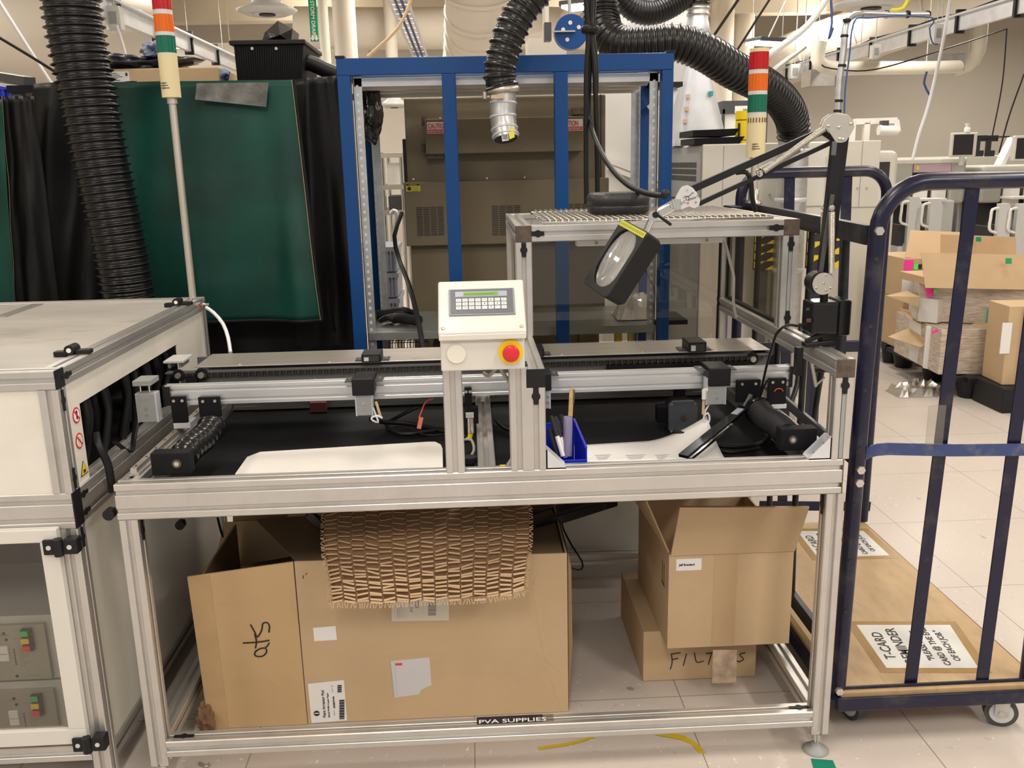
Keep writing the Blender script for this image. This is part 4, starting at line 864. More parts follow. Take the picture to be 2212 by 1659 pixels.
# ================================================================== tower lights
def tower(base, zpole0, u_off, zs, label, cap, r=.031, polr=.0125):
    x, y = base; t = thing('tower_light', label, 'tower light', (x, y, zpole0))
    (zb0, zb1), (g0, g1), (a0, a1), (r0, r1) = zs
    MB().cyl((x, y, zpole0), (x, y, zb0), polr, n=20).build('pole', steel, t)
    MB().cyl((x, y, zb0-.02), (x, y, zb0), polr*1.35, n=20).build('collar', steel, t)
    MB().cyl((x, y, zb0), (x, y, zb1), r, n=32).build('housing', beigep, t, .002)
    prev = zb1
    for (z0, z1, m, nm) in ((g0, g1, greenl, 'green_lens'), (a0, a1, amber, 'amber_lens'), (r0, r1, redl, 'red_lens')):
        MB().cyl((x, y, prev), (x, y, z0), r*.98, n=32).build('white_ring', lgrey, t)
        mb = MB(); n = 40; pr_ = [(r*(1 if i % 2 else .965)) for i in range(n)]
        mb.add([(x+pr_[i]*math.cos(2*math.pi*i/n), y+pr_[i]*math.sin(2*math.pi*i/n), z) for z in (z0, z1) for i in range(n)], [(i, (i+1) % n, n+(i+1) % n, n+i) for i in range(n)]+[tuple(range(n-1, -1, -1)), tuple(range(n, 2*n))])
        mb.build(nm, m, t); prev = z1
    MB().cyl((x, y, prev), (x, y, prev+.012), r*.98, n=32).build('white_ring', beigep if cap else whiteb, t)
    mb = MB()
    for k in range(3): mb.box(x-.022, x+.006-.004*k, y-r-.0008, y-r+.004, zb0+.028+k*.008, zb0+.030+k*.008)
    mb.build('print', ink, t)
    return t
TY = 1.165
def z_at(u, v): return P(u, v, Y=TY).z
bL = P(405, 637, Y=TY); xl = P(391, 400, Y=TY).x
tower((xl, TY), 1.108, 0, ((z_at(375, 211), z_at(372, 119)), (z_at(370, 115), z_at(368, 78)), (z_at(367, 70), z_at(365, 32)), (z_at(364, 22), z_at(362, -16))), 'tall chrome pole tower light on the left cabinet before the green curtain', False)
xr = P(1636, 220, Y=TY).x
tr_ = tower((xr, TY), 1.40, 0, ((z_at(1633, 340), z_at(1636, 249)), (z_at(1636, 243), z_at(1637, 205)), (z_at(1637, 197), z_at(1638, 160)), (z_at(1638, 151), z_at(1639, 113))), 'tower light with a short pole behind the magnifier arm at right', True, r=.033)
mb = MB()
for k in range(9): a_ = -math.pi*.9+k*math.pi*.8/8; mb.box(xr+.0335*math.cos(a_)-.0015, xr+.0335*math.cos(a_)+.0015, TY+.0335*math.sin(a_)-.0015, TY+.0335*math.sin(a_)+.0015, z_at(1636, 265), z_at(1636, 255))
mb.build('sound_slots', brownd, tr_)
MB().lathe((xr, TY, 1.385), (0, 0, 1), [(.03, 0), (.03, .012), (.018, .02), (.018, .05), (.013, .055)], 24).build('pole_base', chrome, tr_)
MB().box(1.775, xr+.04, TY-.05, TY+.05, 1.35, 1.385).build('mount_bracket', blackm, tr_, .003)
MB().box(1.775, 1.80, 1.06, TY-.05, 1.35, 1.385).build('mount_arm', blackm, tr_, .003)

c = P(1411, 386, Y=2.32); dm = thing('disc_marker', 'white disc with red mark on a pale post inside the blue rack', 'marker', (c.x, 2.32, zt_))
MB().cyl(c+V((0, -.004, 0)), c+V((0, .004, 0)), .021, n=28).build('disc', whiteb, dm); MB().obox(c+V((.001, -.005, .002)), V((.006, 0, .003)), V((0, .0008, 0)), V((-.003, 0, .008))).build('red_mark', red, dm)
MB().cyl((c.x, 2.325, 0), (c.x, 2.325, c.z-.02), .010, n=12).build('post', whiteb, dm)
# ================================================================== roll cart
ct = thing('roll_cart', 'navy tube-frame roll cart with a plywood deck right of the bench', 'cart', (2.08, .62, 0))
KX0, KX1, KY0, KY1, KZ = 1.80, 2.38, .035, 1.22, .150
yf = .06
zb, ztp = P(1797, 1540, Y=KY0).z, P(1797, 1512, Y=KY0).z
KZ = ztp
# deck frame
MB().box(KX0, KX1, KY0, KY0+.012, zb, ztp).build('frame_bar', navy, ct, .004)
MB().box(KX0, KX1, KY1-.012, KY1, zb, ztp).build('frame_bar', navy, ct)
MB().box(KX0, KX0+.012, KY0+.012, KY1-.012, zb, ztp).build('frame_bar', navy, ct)
MB().box(KX1-.012, KX1, KY0+.012, KY1-.012, zb, ztp).build('frame_bar', navy, ct)
dz = ztp+.012
MB().box(KX0+.014, KX1-.014, KY0+.014, KY1-.014, ztp-.006, dz).build('deck', ply, ct, .003)
def arch(x0, x1, y, ztop, r, name, m, rr=.020, z0=None, right=True, lean=0):
    z0 = z0 or zb+.02; pts = [V((x0, y, z0)), V((x0+lean*.5, y, (z0+ztop)/2)), V((x0+lean, y, ztop-r))]
    for k in range(1, 9): a = math.pi/2*k/8; pts.append(V((x0+lean+r-r*math.cos(a), y, ztop-r+r*math.sin(a))))
    if right:
        for k in range(0, 9): a = math.pi/2*k/8; pts.append(V((x1-r+r*math.sin(a), y, ztop-r+r*math.cos(a))))
        pts += [V((x1, y, (z0+ztop)/2)), V((x1, y, z0))]
    return MB().tube(pts, rr, 18).build(name, m, ct)
zt1 = P(2100, 390, Y=.075).z
ax0 = P(1815, 1400, Y=.075).x; axt = P(1898, 470, Y=.075).x; ax1 = KX1-.04
def post_x(u, v): return P(u, v, Y=.075).x
arch(ax0, ax1, .075, zt1, .115, 'front_arch', navy, lean=axt-ax0, rr=.0205)
for v in (560, 705, 843, 970, 1090, 1212, 1320):
    u = 1896-(v-470)*.0865+2; c = P(u+3, v, Y=.055); MB().cyl(c+V((0, -.0015, 0)), c+V((0, .0015, 0)), .0055, n=10).build('hole', ink, ct)
for (u, v) in ((1899, 499), (1859, 988+27), (1856, 1043), (1813, 1493)):
    c = P(u, v, Y=.052); MB().cyl(c+V((0, -.006, 0)), c+V((0, .004, 0)), .011, n=6).build('bolt_head', nickel, ct)
# front flats
def flat(u0, v0, u1, v1, Y, wd, m=navy, nm='flat_bar', th=.005):
    return MB().bar(P(u0, v0, Y=Y), P(u1, v1, Y=Y), wd, th, (0, 1, 0)).build(nm, m, ct, .001)
flat(2102, 400, 1966, 1482, .075, .034); flat(2262, 420, 2120, 1480, .070, .034)
ms_ = MB(); mp_ = [P(1868, 984, Y=.066), P(1880, 976, Y=.060), P(1895, 972, Y=.056), P(1920, 970, Y=.054), P(2060, 973, Y=.054), P(2290, 971, Y=.054)]; k_ = len(mp_)
ms_.add([p+V((0, dy, dz__)) for p in mp_ for dz__ in (-.016, .016) for dy in (0, .004)], [f for i in range(k_-1) for f in ((4*i, 4*i+4, 4*i+6, 4*i+2), (4*i+1, 4*i+3, 4*i+7, 4*i+5), (4*i+2, 4*i+6, 4*i+7, 4*i+3), (4*i, 4*i+1, 4*i+5, 4*i+4))]+[(0, 2, 3, 1), (4*k_-4, 4*k_-3, 4*k_-1, 4*k_-2)]).build('mid_strap', mat('chipped_blue_enamel', (.02, .045, .16), .3, coat=.3, dirt=(.25, .22, .18), dscale=18, damt=.4), ct)
MB().box(ax0-.0, KX1-.02, .060, .066, P(2000, 1503, Y=.06).z, P(2000, 1476, Y=.06).z).build('kick_bar', navy, ct, .001)
MB().box(P(2003, 900, Y=.05).x, P(2040, 900, Y=.05).x, .045, .048, P(2010, 960, Y=.05).z, P(2010, 875, Y=.05).z).build('card_sleeve', clearp, ct)
# rear panel
zr_ = P(1800, 371, Y=1.2).z; rx0 = P(1600, 440, Y=1.2).x; rx1 = P(1914, 440, Y=1.2).x
arch(rx0+.0, rx1-.0, 1.2, zr_, .085, 'rear_arch', navy, rr=.0195, z0=dz+.001)
def rbar(u0, v0, u1, v1, wd, Y=1.2, m=navy, nm='flat_bar'): return flat(u0, v0, u1, v1, Y, wd, m, nm)
rbar(1706, 378, 1690, 1085, .038); rbar(1805, 1085, 1830, 378, .038)
rbar(1605, 752, 1895, 748, .040, 1.195); rbar(1640, 1092, 1880, 1094, .038, 1.195)
for v in (560, 640, 720, 800, 880): c = P(1913-(v-500)*.07, v, Y=1.18); MB().cyl(c+V((0, -.002, 0)), c+V((0, .002, 0)), .005, n=8).build('hole', ink, ct)
# left side gate
A_, B_ = P(1607, 451, Y=1.15), P(1883, 508, Y=.12); A_.x = B_.x = (A_.x+B_.x)/2; sx_ = A_.x
MB().bar(A_, B_, .022, .048).build('side_rail', blackpaint, ct, .002)
MB().bar((sx_, 1.18, dz+.05), (sx_, .11, dz+.05), .02, .045).build('side_rail', blackpaint, ct, .002)
MB().bar((sx_, 1.18, .82), (sx_, .11, .78), .010, .03).build('side_rail', navy, ct)
for (y, bow) in ((.26, 0), (.50, .05), (.74, .03), (.98, 0)):
    z1 = A_.z+(B_.z-A_.z)*(1.15-y)/1.03
    MB().tube(spline([(sx_, y, dz+.05), (sx_, y+bow*.3, .5), (sx_+bow*.3, y+bow, .85), (sx_, y, z1)], .05), .010, 8).build('side_bar', blackpaint, ct)
# casters
def caster(x, y, turn, par):
    r = .043; c = V((x, y, r)); d = V((math.cos(turn), math.sin(turn), 0))
    w_ = MB().cyl(c-d*.016, c+d*.016, r, n=32).build('wheel', darkg, par, .004)
    MB().cyl(c-d*.018, c+d*.018, r*.72, n=28).build('hub', lgrey, w_); MB().cyl(c-d*.026, c+d*.026, .009, n=10).build('axle_bolt', nickel, w_)
    s_ = d.cross(V((0, 0, 1)))
    for k in (-1, 1): MB().obox(c+d*.021*k+V((0, 0, .026)), d*.002, s_*.018, V((0, 0, .032))).build('fork', galv, par)
    MB().cyl((x, y, 2*r-.004), (x, y, zb+.002), .028, n=20).build('swivel_plate', galv, par)
for (x, y, a) in ((2.29, .10, 1.25), (1.90, .16, .3), (1.88, 1.10, .8), (2.3, 1.1, .2)):
    caster(x, y, a, ct)
# card sheets taped on the deck
def sheet(q, label, fs):
    q = [P(u, v, Z=dz+.0006) for u, v in q]; cen = sum(q, V((0, 0, 0)))/4
    t = thing('taped_sign', label, 'sign', tuple(cen), 'reminder signs on the plywood deck')
    q2 = [cen+(p-cen)*1.0+(p-cen).normalized()*.035 for p in q]
    MB().slab([V((p.x, p.y, dz+.0005)) for p in q2], -.0001 if (q2[1]-q2[0]).cross(q2[2]-q2[0]).z > 0 else .0001).build('tape_border', tapeb, t)
    up_ = [V((p.x, p.y, dz+.0009)) for p in q]
    MB().slab(up_, .0001).build('paper_sheet', mat('laminated_paper', (.70, .70, .69), .22, coat=.5, var=.05, vscale=14), t)
    TL, TR, BR, BL = up_; ex = ((TL-BL)+(TR-BR)).normalized(); ey = -((TR-TL)+(BR-BL)).normalized(); ey = (ey-ex*ey.dot(ex)).normalized()
    W = ((TR-TL).length+(BR-BL).length)/2; o0 = BL+V((0, 0, .0004))
    rows = [('T-CARD', .17, .042), ('REMINDER', .36, .042), ('"PLEASE MOVE', .59, .026), ('CARD @ THE END', .73, .026), ('OF EACH JOB."', .87, .026)]
    L_ = (TL-BL).length
    for s_, f, sz in rows:
        text(s_, (BL+(BR-BL)*f)+ex*L_*.5+V((0, 0, .0006)), ex, ey, sz*fs, ink, t, align='CENTER', bold=.0004, th=.0002)
    return t
sheet([(1850, 1350), (2052, 1350), (2114, 1443), (1915, 1443)], 'white taped reminder card sheet near the front of the plywood deck', 1.0)
sheet([(1722, 1147), (1865, 1147), (1922, 1200), (1766, 1204)], 'white taped reminder card sheet at the far end of the plywood deck', .95)

# ================================================================== pallet of cartons
def wbox(name, q, depth, z0, z1, m, label, cat='box', top=True):
    """upright box: front bottom edge from pixel-derived points q=(x0,y0),(x1,y1)"""
    (x0, y0), (x1, y1) = q; d = V((x1-x0, y1-y0, 0)); n = V((-d.y, d.x, 0)).normalized()*depth
    t = thing(name, label, cat, ((x0+x1)/2, (y0+y1)/2, z0))
    a, b = V((x0, y0, 0)), V((x1, y1, 0)); c, e = b+n, a+n
    h0, h1 = V((0, 0, z0)), V((0, 0, z1))
    if top: MB().add([a+h0, b+h0, c+h0, e+h0, a+h1, b+h1, c+h1, e+h1], [(3, 2, 1, 0), (0, 1, 5, 4), (1, 2, 6, 5), (2, 3, 7, 6), (3, 0, 4, 7), (4, 5, 6, 7)]).build('box_body', m, t, .004)
    else:
        mb = MB()
        for p, r in ((a, b), (b, c), (c, e), (e, a)): mb.bar((p+r)/2+(r-p)*-.5+V((0, 0, (z0+z1)/2)), r+V((0, 0, (z0+z1)/2)), .006, z1-z0)
        mb.bar((a+e)/2+h0+V((0, 0, .004)), (b+c)/2+h0+V((0, 0, .004)), depth, .006); mb.build('box_body', m, t)
    return t
def px(u, v, Z=0): p = P(u, v, Z=Z); return (p.x, p.y)
PY = 3.75
pb0 = P(2010, 795, Y=PY); 
# pallet
pl = thing('black_pallet', 'black plastic pallet with cup feet under the wrapped cartons', 'pallet', (4.6, 4.0, 0))
fx = [P(2065, 815, Y=3.9), P(2140, 800, Y=3.75), P(2195, 870, Y=3.3)]
pz = .15
px0, px1, py0, py1 = 4.02, 5.6, 3.48, 4.5
mb = MB()
for k in range(5): y = py0+(py1-py0)*k/4; mb.box(px0, px1, y-.05, y+.05, pz-.03, pz)
for k in range(4): x = px0+(px1-px0)*k/3; mb.box(x-.05, x+.05, py0, py1, pz-.034, pz-.004)
mb.build('deck_grid', rubber, pl, .004)
for x in (px0+.06, (px0+px1)/2, px1-.06):
    for y in (py0+.06, (py0+py1)/2, py1-.06): MB().lathe((x, y, 0), (0, 0, 1), [(.055, 0), (.060, .01), (.085, pz-.03)], 20).build('foot', rubber, pl)
x0 = P(2028, 790, Y=3.55).x; x1 = P(2165, 790, Y=3.55).x
ZL = P(2100, 710, Y=3.55).z
lower = wbox('wrapped_carton', ((x0, 3.55), (x1+.3, 3.5)), .75, pz+.002, ZL, film, 'lowest stretch-wrapped carton on the black pallet with an open flap')
MB().slab([P(2078, 716, Y=3.54), P(2185, 712, Y=3.54), P(2180, 690, Y=3.75), P(2112, 693, Y=3.75)], .004).build('open_flap', cardb, lower)
a = P(2012, 715, Y=3.7)
w2 = wbox('white_carton', ((P(2008, 780, Y=3.72).x-.03, 3.75), (P(2058, 785, Y=3.6).x-.06, 3.60)), .06, pz+.002, ZL-.01, paper, 'white sided carton at the left end of the pallet below the folded flaps')
MB().slab([P(2012, 716, Y=3.6), P(2024, 710, Y=3.6), P(2026, 716, Y=3.6), P(2014, 722, Y=3.6)], .003).build('pink_sticker', pink, w2)
zm0, zm1 = ZL+.004, P(2120, 622, Y=3.6).z
mid = wbox('wrapped_bundle', ((P(1996, 680, Y=3.75).x, 3.85), (P(2250, 690, Y=3.6).x, 3.55)), .6, zm0, zm1, film, 'shiny stretch-wrapped bundle in the middle of the pallet stack')
q = [P(2099, 690, Y=3.60), P(2168, 690, Y=3.58), P(2172, 662, Y=3.58), P(2106, 660, Y=3.60)]
MB().slab([p+V((0, -.12, 0)) for p in q], .002).build('green_label', mat('mint_label', (.25, .42, .30), .3), mid)
q = [P(1998, 640, Y=3.8), P(2014, 640, Y=3.8), P(2012, 612, Y=3.8), P(1996, 612, Y=3.8)]
MB().slab([p+V((0, -.02, 0)) for p in q], .002).build('pink_sticker', pink, mid)
q = [P(2014, 632, Y=3.78), P(2022, 632, Y=3.78), P(2022, 624, Y=3.78), P(2014, 624, Y=3.78)]
MB().slab([p+V((0, -.02, 0)) for p in q], .002).build('green_sticker', neon, mid)
lwb = wbox('label_bag', ((P(1985, 690, Y=3.82).x, 3.84), (P(2022, 690, Y=3.75).x, 3.74)), .12, zm0+.001, P(2000, 645, Y=3.8).z, mat('milky_film', (.68, .66, .64), .25, coat=.3, bump=.4, bscale=12), 'milky plastic sleeve with papers at the left end of the wrapped bundle', 'bag')
# big open cartons on top
zt0, zc1 = zm1+.004, P(2100, 600, Y=3.65).z
big = thing('open_carton', 'large open carton with tall raised flaps and green tape on top of the pallet', 'box', (P(2100, 620, Y=3.8).x, 3.9, zt0))
MB().slab([P(1998, 622, Y=3.65), P(2262, 627, Y=3.55), P(2262, 552, Y=3.62), P(1989, 546, Y=3.72)], .006).build('front_flap', cardb, big)
MB().slab([P(2030, 610, Y=4.1), P(2196, 612, Y=4.0), P(2194, 512, Y=4.0), P(2032, 506, Y=4.1)], .006).build('back_flap', cardb, big)
q = [P(2172, 570, Y=3.56), P(2185, 570, Y=3.56), P(2185, 558, Y=3.57), P(2172, 558, Y=3.57)]
MB().slab(q, .003).build('green_tape', greenp, big)
q = [P(2108, 522, Y=3.98), P(2119, 522, Y=3.98), P(2119, 512, Y=3.98), P(2108, 512, Y=3.98)]
MB().slab(q, .003).build('green_tape', greenp, big)
xa, xb = P(2002, 620, Y=3.75).x, P(2250, 620, Y=3.75).x
MB().box(xa, xb, 3.66, 4.15, zt0, zt0+.05).build('carton_base', cardb, big)
b2 = thing('open_carton', 'rear open carton with raised flap above pink and green stickers', 'box', (P(1980, 570, Y=4.5).x, 4.6, .3))
MB().slab([P(1955, 557, Y=4.45), P(2046, 560, Y=4.45), P(2094, 503, Y=4.6), P(1966, 498, Y=4.6)], .006).build('back_flap', cardb, b2)
xa, xb = P(1952, 600, Y=4.4).x, P(2030, 600, Y=4.4).x; zA, zB = P(1960, 559, Y=4.4).z, P(1950, 645, Y=4.4).z
MB().box(xa, xb, 4.4, 4.9, max(.3, zB), zA).build('carton_body', cardb, b2)
for (u0, u1, v0, v1, m, nm) in ((1954, 1972, 562, 584, pink, 'pink_sticker'), (1974, 1983, 570, 582, neon, 'green_sticker'), (1985, 1991, 571, 581, ink, 'printed_symbol'), (1951, 1990, 588, 632, paper, 'white_label')):
    a, b = P(u0, v0, Y=4.39), P(u1, v1, Y=4.39); MB().box(a.x, b.x, 4.39, 4.395, b.z, a.z).build(nm, m, b2)
b3 = wbox('carton', ((xa, 4.38), (xb, 4.38)), .5, pz+.002, max(.3, zB)-.004, cardb, 'plain carton carrying the stickered open carton at the back of the pallet')
pl2 = thing('black_pallet', 'second black pallet under the rear cartons', 'pallet', ((xa+xb)/2, 4.75, 0))
MB().box(xa-.02, xb+.3, 4.56, 5.0, pz-.03, pz).build('deck_grid', rubber, pl2)
for x in (xa+.05, xb+.2):
    for y in (4.62, 4.94): MB().lathe((x, y, 0), (0, 0, 1), [(.05, 0), (.07, pz-.03)], 16).build('foot', rubber, pl2)
fl = thing('folded_flaps', 'row of unfolded brown carton flaps sticking out to the left of the pallet', 'cardboard', tuple(P(1980, 720, Y=3.9)))
for q in (((1915, 638), (1960, 628), (1988, 640), (1984, 662)), ((1942, 665), (1966, 670), (1972, 690), (1962, 686)), ((1957, 682), (1990, 684), (2038, 708), (2008, 710)), ((1918, 727), (1968, 706), (2014, 738), (1988, 750))):
    MB().slab([P(u, v, Y=3.95-(0.3 if i in (2, 3) else 0)*.6) for i, (u, v) in enumerate(q)], .005).build('flap', cardb, fl)
MB().slab([P(1963, 640, Y=3.95), P(1990, 640, Y=3.85), P(1990, 790, Y=3.85), P(1963, 775, Y=3.95)], .005).build('side_panel', paper, fl)
st = wbox('tall_carton', ((P(2165, 815, Y=3.2).x, 3.2), (P(2260, 820, Y=3.15).x, 3.18)), .26, .16, P(2180, 662, Y=3.2).z, cardb, 'upright taped carton with a green dot at the right edge of the pallet')
a, b = P(2168, 700, Y=3.18), P(2176, 720, Y=3.18); MB().cyl(((a.x+b.x)/2+.02, 3.19, (a.z+b.z)/2), ((a.x+b.x)/2+.02, 3.196, (a.z+b.z)/2), .018, n=16).build('green_dot', neon, st)
MB().box(a.x-.0, a.x+.06, 3.188, 3.194, .36, .55).build('white_label', paper, st)
MB().box(P(2165, 700, Y=3.2).x+.12, P(2165, 700, Y=3.2).x+.2, 3.17, 3.18, .17, P(2180, 662, Y=3.2).z).build('tape_strip', tapeb, st)
sup = thing('black_crate', 'black plastic crate base under the tall carton at the right edge', 'crate', (P(2200, 830, Y=3.3).x, 3.4, 0))
MB().box(P(2160, 830, Y=3.2).x-.02, P(2290, 830, Y=3.2).x, 3.12, 3.46, .0, .158).build('crate_body', rubber, sup, .01)
random.seed(11); mb = MB(); vs = []; n = 12; c = P(1990, 775, Y=3.65); c.z = 0
for j in range(n):
    for i in range(n):
        x, y = i/(n-1)-.5, j/(n-1)-.5; r = max(0, 1-4*max(x*x, y*y)); vs.append(V((c.x+x*.36, c.y+y*.2, .005+.10*r**.6*(.4+.7*random.random()))))
mb.add(vs, [(j*n+i, j*n+i+1, (j+1)*n+i+1, (j+1)*n+i) for j in range(n-1) for i in range(n-1)])
tag(mb.build('crumpled_film', glass('crumpled_clear_film', (.80, .78, .75), .28, .15)), 'crumpled clear film lying on the floor left of the pallet', 'film')
# floor tape pieces
def strip(q, m, label, nm='floor_tape'):
    return tag(MB().slab([P(u, v, Z=.0012) for u, v in q][::-1], .001).build(nm, m), label, 'tape')
strip([(1752, 1639), (1799, 1643), (1813, 1675), (1763, 1680)], mat('green_floor_tape', (.0, .20, .12), .5), 'green tape piece on the floor below the levelling foot')
ytape = mat('yellow_floor_tape', (.62, .45, .02), .45)
strip([(1415, 1588), (1458, 1585), (1480, 1590), (1470, 1598), (1440, 1592)], ytape, 'torn yellow tape on the floor before the lower rail, upper piece')
strip([(1480, 1590), (1505, 1605), (1526, 1627), (1510, 1627), (1494, 1608), (1470, 1598)], ytape, 'torn yellow tape on the floor before the lower rail, slanting piece')
strip([(1162, 1614), (1230, 1604), (1283, 1590), (1285, 1594), (1235, 1609), (1165, 1620)], ytape, 'thin yellow tape remnant on the floor left of the torn one')
# ================================================================== left cabinet
CX, CY0, CY1 = -.0955, -.005, 1.207
T1, B1, B0 = 1.108, .812, .722
cab = thing('machine_cabinet', 'white panelled machine cabinet with aluminium edges at the left end', 'cabinet', (-.9, .6, 0))
h = .0225; LX = -1.75
def pr_(p0, p1, up=(0, 0, 1), nw=1, nh=1, nm='frame_profile', m=alu): return MB().tslot(p0, p1, up, nw, nh, m=0).build(nm, m, cab)
pr_((LX, CY0+h, T1-h), (CX-.003, CY0+h, T1-h)); pr_((CX-h, CY0+.045, T1-h), (CX-h, CY1-.045, T1-h))
pr_((LX, CY1-h, T1-h), (CX, CY1-h, T1-h)); pr_((LX+h, CY0+.045, T1-h), (LX+h, CY1-.045, T1-h))
MB().box(CX-.003, CX+.0005, CY0, CY0+.045, T1-.045, T1).build('end_cap', black, cab, .001)
pr_((LX, CY0+h, (B0+B1)/2), (CX-.003, CY0+h, (B0+B1)/2), nh=2); pr_((CX-h, CY0+.045, (B0+B1)/2), (CX-h, CY1-.045, (B0+B1)/2), nh=2)
pr_((LX, CY1-h, (B0+B1)/2), (CX, CY1-h, (B0+B1)/2), nh=2)
MB().box(CX-.003, CX+.0005, CY0, CY0+.045, B0, B1).build('end_cap', black, cab, .001)
for y in (CY0+h, CY1-h):
    pr_((CX-h, y, B1), (CX-h, y, T1-.045), (0, 1, 0), nm='corner_post'); pr_((CX-h, y, .03), (CX-h, y, B0), (0, 1, 0), nm='corner_post')
    pr_((LX+h, y, B1), (LX+h, y, T1-.045), (0, 1, 0), nm='corner_post'); pr_((LX+h, y, .03), (LX+h, y, B0), (0, 1, 0), nm='corner_post')
pr_((LX+.045, CY0+h, .115), (CX-.045, CY0+h, .115), nm='bottom_rail'); pr_((CX-h, CY0+.045, .095), (CX-h, CY1-.045, .095), nm='bottom_rail', m=alud)
pr_((LX+.045, CY1-h, .095), (CX-.045, CY1-h, .095), nm='bottom_rail')
for x in (CX-h, LX+h):
    for y in (CY0+h, CY1-h): MB().lathe((x, y, 0), (0, 0, 1), [(.03, 0), (.03, .008), (.01, .014), (.008, .035)], 20).build('levelling_foot', greym, cab)
# connectors caps (black keyholes)
def key(p, d, n, s=1, m=black, par=None, nm='slot_cap', L=.028):
    p, d, n = V(p), V(d).normalized(), V(n).normalized(); sd = d.cross(n)
    mb = MB(); mb.obox(p, d*L*s, sd*.0055*s, n*.0012); mb.cyl(p-n*.0014, p+n*.0016, .0105*s, n=14); mb.build(nm, m, par or cab)
key((CX+.0005, CY0+.045+.012, T1-h), (0, 1, 0), (1, 0, 0), .9); 
for z in (B0+h, B1-h): key((CX+.0005, CY0+.057, z), (0, 1, 0), (1, 0, 0), .9)
key((CX+.0005, CY0+h, T1-.075), (0, 0, 1), (1, 0, 0), .9); key((CX+.0005, CY0+h, B1+.03), (0, 0, 1), (1, 0, 0), .9); key((CX+.0005, CY0+h, B0-.03), (0, 0, 1), (1, 0, 0), .9)
# panels
MB().box(LX+.045, CX-.045, CY0+.045, CY1-.045, T1-.014, T1-.006).build('top_panel', topw, cab)
a = P(0, 682, Z=T1); b = P(112, 648, Z=T1)
MB().bar((a.x+.0, a.y, T1-.006), (b.x-.02, b.y-.06, T1-.006), .035, .008).build('top_divider', alud, cab)
MB().box(LX+.045, CX-.045, CY0+.006, CY0+.010, B1, T1-.045).build('front_panel', panelw, cab)
MB().prism([(.04, B1), (.112, B1), (.112, 1.0), (.866, 1.0), (.866, B1), (1.162, B1), (1.162, T1-.045), (.04, T1-.045)], (CX-.010, 0, 0), (0, 1, 0), (0, 0, 1), (.004, 0, 0)).build('side_panel', panelw, cab)
MB().box(CX-.012, CX-.008, .04, 1.162, .118, B0).build('lower_side_panel', mat('glossy_white_panel', (.74, .73, .66), .18, coat=.3), cab)
MB().box(LX, LX+.004, CY0+.045, CY1-.045, .1, T1-.045).build('far_side_panel', panelw, cab)
MB().box(LX+.045, CX-.045, CY1-.01, CY1-.006, .1, T1-.045).build('back_panel', panelw, cab)
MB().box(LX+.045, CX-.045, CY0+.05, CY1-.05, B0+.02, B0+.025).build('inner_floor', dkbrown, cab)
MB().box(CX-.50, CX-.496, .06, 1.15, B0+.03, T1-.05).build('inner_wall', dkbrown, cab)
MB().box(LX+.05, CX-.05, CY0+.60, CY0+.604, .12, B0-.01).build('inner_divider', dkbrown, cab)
# hanging rubber strips inside the opening
random.seed(5)
for k in range(20):
    y = .13+k*.036; x = CX-.03-.05*random.random(); z1 = 1.0-.0; z0 = .80+.05*random.random()
    MB().tube(spline([(x, y, z1), (x+.01, y+.01*random.uniform(-1, 1), .93), (x-.01, y+.02*random.uniform(-1, 1), z0)], .03), .011+.004*random.random(), 5, flat=.35).build('rubber_strip', rubber, cab)
MB().tube(spline([P(248, 955, X=CX-.02), P(282, 975, X=CX+.0), P(290, 940, X=CX+.01), P(296, 905, X=CX)], .01), .011, 6, flat=.4).build('rubber_strip', rubber, cab)
MB().tube(spline([P(207, 935, X=CX-.02), P(212, 960, X=CX+.004), P(232, 1000, X=CX+.02), P(240, 1040, X=CX+.022), P(243, 1062, X=CX+.012)], .01), .010, 6, flat=.35).build('rubber_strip', rubber, cab)
# stickers
def sticker(u, v, kind):
    c = P(u, v, X=CX-.005); n = V((1, 0, 0)); ey_ = V((0, 0, 1)); ex_ = V((0, 1, 0)); r = .0195
    nm = 'warning_sticker' if kind == 2 else 'prohibition_sticker'
    if kind < 2:
        st = MB().cyl(c-n*.0005, c+n*.0006, r, n=32).build(nm, red, cab)
        MB().cyl(c+n*.0006, c+n*.0009, r*.80, n=32).build('white_disc', paper, st)
        if kind == 0:
            mb = MB(); mb.obox(c+n*.0011+ey_*-.003, ex_*.0035, ey_*.007, n*.0003)
            for j in range(4): mb.obox(c+n*.0011+ex_*(-.0032+.0021*j)+ey_*.007, ex_*.0008, ey_*(.004+.001*(j in (1, 2))), n*.0003)
            mb.build('hand_symbol', ink, st)
        else:
            mb = MB()
            for j in range(5): mb.obox(c+n*.0011+ey_*(-.010+.005*j), ex_*.009, ey_*.0007, n*.0003)
            mb.build('spray_symbol', inkg, st)
        MB().obox(c+n*.0016, (ex_*.7-ey_*.7)*r*.95, (ex_*.7+ey_*.7)*.0018, n*.0003).build('red_bar', red, st)
    else:
        tri = lambda s: [(-s, -s*.75), (s, -s*.75), (0, s*.95)]
        st = MB().prism(tri(.021), c, ex_, ey_, n*.0008).build(nm, ink, cab)
        MB().prism(tri(.0175), c+n*.0008, ex_, ey_, n*.0004).build('yellow_field', yellow, st)
        MB().obox(c+n*.0014-ey_*.006, ex_*.006, ey_*.004, n*.0003).build('hand_symbol', ink, st)
sticker(165, 897, 0); sticker(171.5, 952, 1); sticker(181, 1012, 2)
